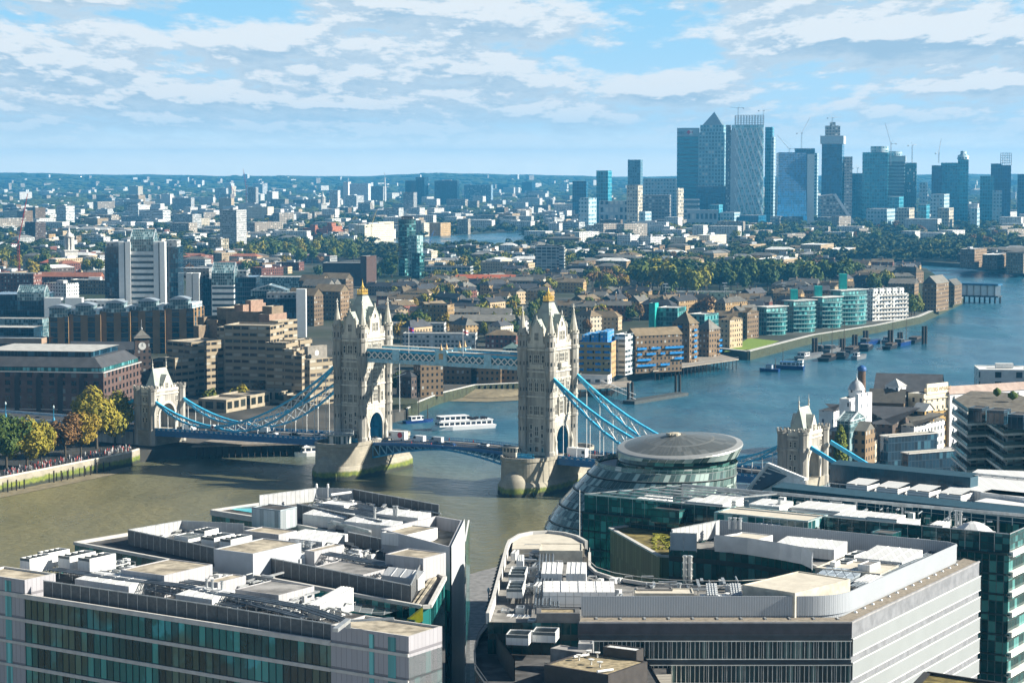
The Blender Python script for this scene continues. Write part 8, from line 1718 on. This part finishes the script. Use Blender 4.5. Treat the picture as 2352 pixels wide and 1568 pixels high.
scat(((896,800),(1185,790),(1195,680),(880,668)),34,row,60,13);scat(((1320,770),(1640,720),(1640,694),(1330,690)),26,row,60,13);scat(((700,770),(770,760),(790,680),(690,675)),10,lambda x,y:gen('terrace_house','terrace',x,y,rng.uniform(16,26),14,rng.uniform(14,22),.4,'brown',rng.choice(('brown','slate')),'gable',5),60,9);scat(((970,668),(1225,690),(1225,640),(970,660)),10,row,60,12)
scat(((1650,770),(1760,740),(1980,660),(1700,690)),18,row,60,12);scat(((1000,690),(1330,690),(1320,648),(1000,660)),14,row,60,12);scat(((1990,668),(2130,650),(2080,622),(1900,628)),16,row,60,12)
grove(((896,800),(1190,795),(1200,675),(890,670)),64,['green','olive','dark','olive','gold'],9,15,2);grove(((1320,770),(1640,725),(1650,692),(1330,688)),46,['green','olive','dark','rust'],9,15,2);grove(((1330,655),(1900,640),(1900,600),(1330,600)),60,['green','olive','dark','rust'],9,15,2.5)
MIXW=('brown','tan','cream','white','grey','yellow','red','pale');MIXR=('flat','flat','pale','white','slate')
scat(((970,640),(1225,630),(1240,582),(960,590)),28,blk(8,15,('brown','tan','yellow','white','cream','frame'),MIXR),50,10);scat(((1320,655),(1900,640),(1900,598),(1330,590)),44,blk(7,13,('brown','tan','yellow','tan','cream','dark'),('slate','flat','brown','white','slate'),('flat','hip','hip','flat')),60,11);scat(((1210,600),(1900,596),(1900,560),(1250,565)),34,blk(8,15,('brown','tan','cream','white'),('slate','white','pale','brown')),50,11)
scat(((0,700),(240,700),(240,600),(-40,600)),22,blk(8,16,('red','brown','dark','white','tan'),('tile','flat','slate','white')),50,11);scat(((400,640),(740,640),(740,600),(400,590)),22,blk(7,12,('brown','red','tan','grey'),('slate','flat','tile','pale')),50,11);scat(((-20,600),(520,600),(520,540),(-20,540)),46,blk(9,20,MIXW,MIXR),50,12);scat(((540,570),(860,565),(840,525),(540,530)),26,blk(8,18,('white','cream','pale','tan','brown'),MIXR),50,12);scat(((2140,640),(2380,650),(2380,596),(2140,596)),10,blk(9,16,('brown','dark','tan'),('flat','slate','white')),50,11)
# --- farther: individual blocks thinning towards the horizon, the pale sunlit ones catching the eye
def far(hm,walls=('white','white','cream','pale','grey','tan','band','brown')):
 def f(x,y):h=rng.choice((8,10,12,14,18,22,hm));gen('far_block','building',x,y,rng.uniform(18,60),rng.uniform(14,26),h,rng.choice((.45,.6,.3,.8)),rng.choice(walls),rng.choice(('white','pale','flat','flat','white')),'flat')
 return f
for z,n,hm in ((((-40,540),(700,535),(700,500),(-40,500)),62,34),(((-40,500),(900,500),(900,470),(-40,470)),66,40),(((-40,470),(900,470),(900,447),(-40,447)),42,48),(((890,545),(1000,530),(1330,525),(1330,490),(880,500)),34,24),(((900,490),(1500,490),(1500,455),(900,455)),34,30),(((1240,560),(1560,556),(1560,520),(1240,525)),26,20)):scat(z,n,far(hm),60,14)
for z,n,k,h0,h1,kp in ((((1240,558),(1900,560),(2360,590),(2360,535),(1500,522)),120,['dark','green','green','olive','rust'],13,20,9),(((-40,640),(740,640),(880,560),(-40,540)),90,TKINDS,11,17,4),(((960,700),(1900,650),(1900,596),(960,600)),110,TKINDS,9,15,3.5),(((-40,545),(880,545),(880,490),(-40,490)),90,TKINDS,12,18,7)):grove(z,n,k,h0,h1,kp)
mt={k:MB() for k in LEAF};CM={k:(crownmesh(5,260,.16),crownmesh(6,260,.16)) for k in LEAF}
for x,y,k,h,r in MORE:
 cm=rng.choice(CM[k]);a=rng.uniform(0,6.28);ca,sa=cos(a)*r,sin(a)*r;hh=h/1.75
 mt[k].mesh([(x+u*ca-v*sa,y+u*sa+v*ca,ZG+w_*hh) for u,v,w_ in cm.v],cm.f)
for k in mt:
 if mt[k].v:struct(mt[k].build('park_trees',LEAF[k]),'stuff')
# --- beyond the countable: woods and roofs that read as one mass
wd=MB();tw=MB();tw2=MB();rr=random.Random(9)
NCR=[crownmesh(60+k,55,.26,6) for k in range(6)]
def clump(m,x,y,z,r,h):
 if y<5200:
  cm=rr.choice(NCR);hh=h/1.75;m.mesh([(x+u*r,y+v*r,z+w_*hh) for u,v,w_ in cm.v],cm.f);return
 n=7;a0=rr.uniform(0,6);r *= 1.3;ring_=[[(x+r*q*cos(a0+2*pi*k/n)*rr.uniform(.8,1.15),y+r*q*sin(a0+2*pi*k/n),z+h*e*rr.uniform(.9,1.1)) for k in range(n)] for q,e in ((.85,0),(1,.45),(.6,.85))]
 for j in range(2):
  for k in range(n):m.face([ring_[j][k],ring_[j][(k+1) % n],ring_[j+1][(k+1) % n],ring_[j+1][k]])
 for k in range(n):m.face([ring_[2][k],ring_[2][(k+1) % n],(x,y,z+h)])
def farscat(n,y0,y1,fn):
 for _ in range(n):
  py=rr.uniform(y0,y1);px=rr.uniform(-60,2420);p=P(px,py,ZG)
  if inpoly(p.x,p.y,LANDP) and not inpoly(p.x,p.y,REACHP):fn(p.x,p.y)
def wood(x,y):
 if all((x-a) ** 2+(y-b) ** 2>(10+q) ** 2 for a,b,q in OCC):
  for k in range(rr.randint(1,4)):clump(wd,x+rr.uniform(-26,26),y+rr.uniform(-14,14),hillz(x,y)-1,rr.uniform(5,10)*(1+y/6000),rr.uniform(9,16))
farscat(3000,470,600,wood);farscat(3600,428,476,wood)
def roofs_(x,y):
 if all((x-a) ** 2+(y-b) ** 2>(12+q) ** 2 for a,b,q in OCC):(tw if rr.random()<.5 else tw2).box((x,y,hillz(x,y)+4),(rr.uniform(16,60),rr.uniform(12,26),rr.choice((13,15,18,22,34))*(1+min(y,7000)/12000)),rr.choice((-.4,-.5,-.3,.8)))
farscat(620,448,560,roofs_);farscat(200,430,450,roofs_)
struct(wd.build('distant_woodland',leafmat('leaf_far',((.025,.045,.016),(.045,.065,.02),(.085,.085,.022)))),'stuff')
struct(tw.build('distant_town',facade('wall_far',(.62,.61,.57),(.16,.18,.2),4,3.2,.5,.5,lit=.2,rnd=0)),'stuff');struct(tw2.build('distant_town',facade('wall_far2',(.30,.26,.21),(.08,.09,.1),4,3.2,.5,.5,lit=.2)),'stuff')
# floodlight masts by the sports field
for x,y,b in ((1528,652,708),(1664,650,706),(1800,650,704),(1535,660,700),(1668,662,698),(1812,662,694)):
 p=P(x,b,ZG);zt=ZAT(y,p.y);t=thing('floodlight_mast','slender floodlight mast by the green sports field','floodlight',p,'floodlights round the sports field');MB().tube((p.x,p.y,ZG),(p.x,p.y,zt),.22,6,.12).build('mast',PIPE,t);MB().box((p.x,p.y,zt),(4,.5,.8)).box((p.x,p.y,zt-2.5),(3,.4,.5)).build('lamp_bar',WHITEMET,t)

# ---------------------------------------------------------------- quay trees, close enough to show their leaves
NEARP={k:treeproto(k,31+i,3200,.055,'plane_tree') for i,k in enumerate(('olive','gold','rust','green'))}
for x,y,h,r,k,lab in ((15,1082,21,11,'green','big green plane tree at the quay edge, westmost in view'),(62,1076,20,10,'olive','yellow green plane tree on the quay beside the brown one'),(95,1072,18,7,'olive','yellowing plane tree with pale trunk on the quay'),(150,1052,17,8.5,'rust','brown plane tree between its pale trunked neighbour and the golden one'),(186,1046,17,8.5,'gold','golden autumn plane tree on the quay'),(205,1024,17,7,'gold','smaller golden plane tree half behind the tall bright one'),(222,1030,25,12,'olive','tallest bright yellow green plane tree beside the bridge gatehouse'),(264,1020,22,10,'olive','yellow green plane tree right against the bridge gatehouse')):
 c=P(x,y,ZG);put(NEARP[k],c.x,c.y,ZG,r,h,lab,None)
for x,y,h,r,k,lab in ((555,925,9,6,'olive','low yellow green tree below the bridge chain by the hotel'),(600,912,10,6,'rust','bare brown tree in front of the hotel, near the tower'),(912,905,12,5,'dark','dark tree between the north bridge tower and the quay house'),(480,930,8,5,'green','green tree behind the sagging chain, by the hotel podium')):
 c=P(x,y,ZG);put(FARP[k][0],c.x,c.y,ZG,r,h,lab,None)
# ---------------------------------------------------------------- quay walls, piles, beach, jetties
QW=PIER
t=thing('quay_wall','pale stone quay wall with green weed band below the plane trees','quay wall',P(150,1100,0));pts=[P(x,y,0) for x,y in ((-60,1150),(0,1131),(150,1100),(295,1070),(318,1062))];m=MB();[m.beam((a.x,a.y+.4,2.0),(b.x,b.y+.4,2.0),1.2,6.4) for a,b in zip(pts,pts[1:])];m.build('masonry',QW,t);m=MB();[m.beam((a.x,a.y+.2,5.5),(b.x,b.y+.2,5.5),.9,.5) for a,b in zip(pts,pts[1:])];m.build('coping',PALE,t)
for k,x in enumerate((18,38,56,124,141,155,168,194,208,222,238,252)):
 c=P(x,1131-x*.207+3,0);t=thing('mooring_pile','dark timber pile standing in the foreshore before the quay wall','pile',c,'timber piles along the quay wall');MB().tube((c.x,c.y,-1),(c.x,c.y,4.6-(k % 3)*.5),.28,7).build('post',mat('pile_timber',(.035,.03,.025),.9),t)
SAND=mat('foreshore',(.20,.17,.11),.95,var=.25,scale=.3)
for pg in (((-60,1158),(0,1142),(150,1112),(300,1080),(296,1070),(150,1099),(0,1130),(-60,1148)),((1030,920),(1120,922),(1200,918),(1200,900),(1150,896),(1092,898),(1062,910))):
 q=[P(x,y,.25) for x,y in pg];m=MB();m.cap([(v.x,v.y) for v in q],.12);struct(m.build('foreshore',SAND))
q=[P(x,y,.3) for x,y in ((1060,912),(1120,914),(1196,909))];r=[P(x,y,3) for x,y in ((1088,893),(1125,893),(1196,893))];m=MB();[m.face([q[k],q[k+1],r[k+1],r[k]]) for k in (0,1)];struct(m.build('beach',SAND))
def jetty(pl,z,lab,piles=16,nm='jetty'):
 q=[P(x,y,z) for x,y in pl];t=thing(nm,lab,'jetty',(mean(q).x,mean(q).y,0));MB().prism([(v.x,v.y) for v in q],z-.7,z,True).build('deck',mat('jetty_deck',(.26,.23,.19),.9,var=.2),t);m=MB();rr=random.Random(2)
 for k in range(piles):
  a=q[0].lerp(q[1],(k+.5)/piles);b=q[3].lerp(q[2],(k+.5)/piles)
  for f in (.03,.5,.95):c=a.lerp(b,f);m.tube((c.x,c.y,-1),(c.x,c.y,z-.6),.22,6)
 m.build('piles_frame',mat('pile_timber',(.035,.03,.025),.9),t)['kind']='stuff';m=MB();[m.beam((a.x,a.y,z+1),(b.x,b.y,z+1),.08) for a,b in ((q[0],q[1]),)];m.build('handrail',PIPE,t)
jetty(((440,1023),(738,1016),(742,988),(560,985)),5.6,'timber jetty on dark piles under the side span by the hotel',20);jetty(((1500,851),(1697,824),(1650,812),(1500,826)),6.0,'long timber wharf on piles in front of the brown wharf flats',22);jetty(((1325,892),(1440,886),(1450,874),(1325,880)),5.0,'small pier deck under the white pier building',8)
t=thing('pontoon','low dark floating pontoon held by tall piles beyond the pier','pontoon',P(1510,915,0));a,b=P(1444,924,.8),P(1568,904,.8);MB().beam(a,b,7,1.6).build('hull',mat('pontoon_dark',(.06,.07,.07),.7),t);[MB().tube((P(x,y,0).x,P(x,y,0).y,-1),(P(x,y,0).x,P(x,y,0).y,9.5),.7,8).build('pile',mat('pile_timber',(.035,.03,.025)),t) for x,y in ((1443,922),(1452,920),(1552,903),(1561,902))];m=MB();a,b=P(1378,882,5),P(1460,916,1.8);[(m.beam(a+Vector((0,d,h)),b+Vector((0,d,h)),.18),[m.beam(a.lerp(b,k/10)+Vector((0,d,0)),a.lerp(b,(k+1)/10)+Vector((0,d,2.2)),.14) for k in range(10)]) for d in (-1.2,1.2) for h in (0,2.2)];m.build('gangway',WHITE,t)
t=thing('river_pier','blue roofed pier house on stilts with white panels standing in the river','pier',P(2250,690,0));a,b=P(2203,694,0),P(2297,697,0);d=(b-a).normalized();L=(b-a).length;c=(a+b)/2;MB().beam((a.x,a.y,6),(b.x,b.y,6),12,1.2).build('deck',mat('pier_deck',(.06,.08,.09)),t);MB().beam((a.x,a.y,16.4),(b.x,b.y,16.4),14,1.6).build('roof',mat('pier_roof',(.03,.12,.22),.5),t);[MB().box((a+d*L*(k+.5)/6).to_tuple()[:2]+(11.2,),(4.6,9,9)).build('panel',WHITE,t) for k in range(6)];m=MB();[m.tube((a+d*L*k/8).to_tuple()[:2]+(-1,),(a+d*L*k/8).to_tuple()[:2]+(6,),.8,6) for k in range(9)];m.build('leg_frame',mat('pile_timber',(.035,.03,.025)),t)
# ---------------------------------------------------------------- boats
def hull(m,c,ang,L,w_,h,z=0,bow=.3):
 ca,sa=cos(ang),sin(ang);X=lambda x,y,zz:(c.x+x*ca-y*sa,c.y+x*sa+y*ca,z+zz);o=[(-.5,-.42),(.5-bow,-.5),(.42,-.25),(.5,0),(.42,.25),(.5-bow,.5),(-.5,.42)];b=[X(x*L*.96,y*w_*.8,-.4) for x,y in o];tp=[X(x*L,y*w_,h*(1+.35*max(0,x))) for x,y in o]
 n=len(o);[m.face([b[k],b[(k+1) % n],tp[(k+1) % n],tp[k]]) for k in range(n)];m.face(tp);return X
def boat(x,y,L,w_,h,ang,lab,hc,cab=None,nm='boat',masts=(),cabins=()):
 c=P(x,y,0);t=thing(nm,lab,'boat',(c.x,c.y,0));m=MB();X=hull(m,c,ang,L,w_,h);m.build('hull',hc,t)
 for cx_,cl,cw,z0,ch,mm,wm in cabins:q=[X(cx_*L-cl*L/2,-cw*w_/2,0),X(cx_*L+cl*L/2,-cw*w_/2,0),X(cx_*L+cl*L/2,cw*w_/2,0),X(cx_*L-cl*L/2,cw*w_/2,0)];o=MB().walls([v[:2] for v in q],z0,z0+ch).build('cabin',mm,t);MB().prism([v[:2] for v in [X(cx_*L+sx*(cl*L/2+.2),sy*(cw*w_/2+.2),0) for sx,sy in ((-1,-1),(1,-1),(1,1),(-1,1))]],z0+ch,z0+ch+.18,True).build('cabin_roof',wm,o)
 for mx,mh in masts:q=X(mx*L,0,h);MB().tube(q,(q[0],q[1],mh),.26,6,.12).build('mast',mat('mast_dark',(.10,.08,.06)),t)
 return t,X
SHIPW=facade('boat_windows',(.80,.80,.80),(.02,.03,.05),2.6,2.4,.8,.5,lit=0);WH=mat('boat_white',(.80,.80,.80),.4,var=.04);HB=mat('hull_blue',(.01,.04,.16),.4);HK=mat('hull_black',(.02,.022,.025),.5);HG=mat('hull_grey',(.16,.17,.18),.6)
ang=atan2(.62,.78)
ang=.42;t,X=boat(1063,985,31,6.5,1.7,ang+pi,'white two-deck tour boat passing between the bridge towers',WH,nm='tour_boat',cabins=((-.02,.84,.86,1.7,2.3,SHIPW,WH),(.16,.44,.8,4.2,2.0,SHIPW,WH)))
m=MB();rr=random.Random(4);[m.box(X(rr.uniform(-.42,-.1)*28,rr.uniform(-2.4,2.4),0)[:2]+(4.7,),(.5,.5,1.2)) for k in range(40)];m.build('passengers',mat('people_dark',(.05,.05,.06)),t)['kind']='stuff'
boat(716,1046,15,5,1.6,.42+pi,'small white passenger boat emerging behind the cabin pier',WH,nm='tour_boat',cabins=((-.05,.7,.8,1.6,2.2,SHIPW,WH),(.05,.4,.7,3.9,1.6,SHIPW,WH)))
boat(1767,853,12,5,1.7,2.75,'blue tug with small grey cabin, westmost of the moored pair',HB,nm='tug_boat',cabins=((0,.3,.6,1.7,2.2,mat('cab_grey',(.4,.45,.5)),HB),),masts=((-.3,8),));boat(1812,848,18,6.5,2.2,2.85,'bigger blue barge with white wheelhouse and blue roof',HB,nm='tug_boat',cabins=((-.0,.55,.66,2.2,2.2,SHIPW,mat('roof_boatblue',(.02,.12,.34))),(-.38,.16,.6,2.2,3.6,SHIPW,WH)),masts=((.2,12),))
MOOR=[(1862,822,38,8,HG,'long grey barge moored alone beside the blue one'),(1905,826,30,9,HK,'black barge with white gunwale, biggest of the moored cluster'),(1936,822,26,7,HK,'dark sailing barge with pale rail, nearest the channel'),(1918,806,34,8,HG,'grey lighter in the second row of moored boats'),(1958,808,36,8,HK,'black lighter in the middle of the moored row'),(1990,803,32,8,HK,'dark barge before the middle of the moored row'),(2000,790,34,7,HB,'long blue covered barge in the back row'),(2046,800,26,7,HK,'black ketch with white rail towards the end of the row'),(2040,786,30,7,HG,'grey hulk in the back row of moored boats'),(2075,792,26,7,HB,'blue hulled cruiser near the end pile'),(2102,785,30,8,HK,'dark houseboat at the end pile'),(1884,806,30,7,HK,'black narrow barge closest to the quay'),(1975,824,20,5,HG,'small grey launch beside the black lighter')]
for i,(x,y,L,w_,hc,lab) in enumerate(MOOR):boat(x,y,L,w_,2.2,1.05+.12*(i % 3),lab,hc,nm='moored_barge',cabins=(((-.3,.22,.6,2.2,2.2,SHIPW if i % 4 == 0 else HK,HG),) if i % 3 != 1 else ((0,.5,.7,2.2,1.2,mat('tarp_brown',(.07,.055,.045)),mat('tarp_brown',(.07,.055,.045))),))+(((.1,.5,.6,2.2,.5,HG,mat('hatch_grey',(.12,.13,.14))),) if i % 2 else ()),masts=((.2,18+3*(i % 3)),) if i in (1,2,7,9) else ((.2,9),) if i % 2 else ())
for x,y,h in ((2120,790,12),(2042,796,11),(1960,800,9),(1868,812,10),(2064,790,8),(1985,790,9),(1932,806,8)):c=P(x,y,0);t=thing('mooring_dolphin','dark tall mooring pile among the barges','pile',c,'mooring piles among the barges');MB().tube((c.x,c.y,-1),(c.x,c.y,h),1.0,8).tube((c.x+2,c.y+1,-1),(c.x+2,c.y+1,h),1.0,8).build('post',mat('pile_timber',(.035,.03,.025)),t)
boat(962,970,16,4,1.2,.6,'workboat with blue and white mast at the dock entrance behind the tower',HB,masts=((0,14),(.3,8)),cabins=((-.1,.4,.7,1.2,1.8,SHIPW,WH),))
c=P(938,962,0);t=thing('lock_pier','round dark stone dock entrance pier behind the north bridge tower','quay',c);MB().lathe((c.x-12,c.y+14,-1),[(16,0),(15.6,7.5),(15.9,7.6),(15.9,8)],24).build('wall',mat('dark_quay',(.05,.06,.04),.9,var=.3),t)
for x,yb_,yt,lab in ((569,930,822,'x'),(1403,868,809,'white signal mast with yard beside the yellow wharf flats'),(918,945,875,'white signal mast with yard by the dock entrance')):
 if lab == 'x':continue
 c=P(x,yb_,ZG);t=thing('signal_mast',lab,'mast',c);zt=ZAT(yt-(60 if x<1000 else 0),c.y);MB().tube((c.x,c.y,ZG),(c.x,c.y,zt),.18,6,.1).build('pole',WHITE,t);MB().beam((c.x-3,c.y,lerp(ZG,zt,.6)),(c.x+3,c.y,lerp(ZG,zt,.68)),.14).build('yard',WHITE,t)
# ---------------------------------------------------------------- traffic on the bridge
def car(s,e,col,lab,kind='car',d=1):
 z=(deckz(s) if not 0<s<82.3 else ZD+.4)+.02;L,w_,h={'car':(4.4,1.85,1.45),'van':(5.6,2.1,2.4),'lorry':(7.5,2.5,3.5),'bus':(11,2.5,4.3)}[kind];c=B(s,e,z);t=thing('parked_car' if 0 else kind,lab,kind,c);ax=BA*d;px_=V2(-ax.y,ax.x)
 def pr(m,prof,hw):q=[[c+ax*x+px_*y+Vector((0,0,zz)) for x,zz in prof] for y in (-hw,hw)];n=len(prof);[m.face([q[0][k],q[0][(k+1) % n],q[1][(k+1) % n],q[1][k]]) for k in range(n)];m.face(q[0][::-1]);m.face(q[1]);return m
 H=L/2;bt=.32
 if kind == 'car':body=((-H,bt),(H,bt),(H,.7),(H*.9,.82),(H*.45,.92),(-H*.95,.95),(-H,.8));win=((H*.45,.9),(H*.1,h),(-H*.6,h),(-H*.9,.92))
 elif kind == 'van':body=((-H,bt),(H,bt),(H,1.0),(H*.72,1.25),(H*.45,h),(-H,h));win=((H*.72,1.27),(H*.46,h-.15),(H*.2,h-.15),(H*.2,1.27))
 else:body=((-H,bt),(H,bt),(H,h*.98),(-H,h));win=((H*.95,1.5),(H*.95,h-.8),(H*.6,h-.8),(H*.6,1.5))
 pr(MB(),body,w_/2).build('body',col,t);pr(MB(),win,w_/2*(.88 if kind == 'car' else 1.01)).build('window',DARKW,t)
 for x in (-.62,.62):
  for y in (-1,1):q=c+ax*x*H+px_*y*(w_/2-.12)+Vector((0,0,.33));MB().tube(q-px_*.12,q+px_*.12,.33,10).build('wheel',mat('tyre',(.02,.02,.02)),t)
 return t,c,ax,px_,L,h,w_
CC={k:mat('car_'+k,c,.3,var=.03,spec=.5) for k,c in (('white',(.75,.75,.75)),('silver',(.45,.47,.5)),('black',(.02,.02,.022)),('red',(.4,.02,.02)),('blue',(.03,.10,.3)))}
t,c,ax,px_,L,h,w_=car(14.5,2.5,CC['white'],'white lorry with red round mark leaving the arch by the cabin','lorry',-1)
q=c-px_*-1.27*1+Vector((0,0,2.2));[MB().tube(c+px_*s_*1.26+Vector((0,0,2.1))-ax*1.6,c+px_*s_*1.29+Vector((0,0,2.1))-ax*1.6,1.1,16).build('mark',RED,t) for s_ in (-1,1)]
for s,e,k,kd,lab in ((24,2.2,'white','van','white van on the lifting leaf behind the lorry'),(32,2.4,'silver','van','silver van following the white van over the bridge'),(41,-2.2,'blue','car','dark blue car at the middle of the lifting bridge'),(53,2.2,'white','car','white car on the leaf by the round hall, first one'),(63,2.2,'white','car','white car on the leaf nearest the south tower'),(36,-2.4,'black','car','black car beside the silver van'),(7.2,-2.4,'white','car','white car just outside the blue arch'),(96,-2.4,'white','lorry','white lorry leaving the south tower arch'),(106,-2.4,'black','car','black car behind the white lorry near the round hall'),(112,2.2,'red','car','red car near the round hall'),(-20,-2.2,'white','car','white car on the quay span nearest the cabin pier'),(-31,-2.2,'black','car','black car on the quay span, second from the cabin'),(-42,-2.2,'white','car','white car on the quay span, third from the cabin'),(-50,2.2,'white','van','white van on the quay span under the sagging chains'),(-60,-2.2,'silver','car','silver car near the chain pin'),(-74,2.2,'blue','car','blue car on the quay span'),(-84,-2.2,'white','van','white van near the gatehouse arch'),(-90,2.2,'silver','car','silver car entering the gatehouse arch'),(-133,-3,'white','lorry','white box lorry on the approach above the trees'),(-170,2,'silver','car','silver car on the approach road')):car(s,e,CC[k],lab,kd,-1 if e>0 else 1)
# ---------------------------------------------------------------- people: crowd on the quay and walkers
def figures(nm,pts,seed):
 rr=random.Random(seed);m={k:MB() for k in range(4)}
 for p in pts:q=m[rr.randrange(4)];h=rr.uniform(1.6,1.85);q.lathe(p,[(.14,0),(.17,h*.25),(.2,h*.5),(.24,h*.76),(.1,h*.85),(.12,h*.93),(.03,h)],6)
 for k,c in enumerate(((.04,.04,.05),(.10,.10,.12),(.35,.06,.05),(.5,.5,.5))):struct(m[k].build(nm,mat('clothes_%d' % k,c)),'stuff')
rr=random.Random(8);pts=[]
for k in range(240):x=rr.uniform(-10,300);c=P(x,1102-x*.207-rr.uniform(2,16),ZG);pts.append((c.x,c.y,ZG))
for k in range(30):s=rr.uniform(-90,110);c=B(s,rr.choice((-7.2,7.2)),deckz(s) if not 0<s<82 else ZD+.3);pts.append((c.x,c.y,c.z))
figures('crowd',pts,6)
for x in (1122,):c=P(x,1402,ZG+0);lamp((c.x,c.y,ZG),'dark globe lamp post on the south quay in the gap between the offices',h=6,group=None)
for o in [o for o in COL.objects if o.type == 'EMPTY' and o.get('label') == 'x']:
 for c in list(o.children):bpy.data.objects.remove(c)
 bpy.data.objects.remove(o)
for o in COL.objects:
 if '_o' in o:del o['_o']
# ---------------------------------------------------------------- the air: one closed box of thin blue haze
hb=MB().box((0,8700,129),(24000,18400,268))
hm=bpy.data.materials.new('haze');hm.use_nodes=True;nd=hm.node_tree.nodes;lk=hm.node_tree.links
for n in list(nd):nd.remove(n)
pv=N('ShaderNodeVolumePrincipled');pv.inputs['Color'].default_value=(.09,.50,.98,1);pv.inputs['Density'].default_value=7.0e-5;pv.inputs['Anisotropy'].default_value=.1
ho=N('ShaderNodeOutputMaterial');lk.new(pv.outputs[0],ho.inputs['Volume'])
struct(hb.build('haze',hm),'stuff')
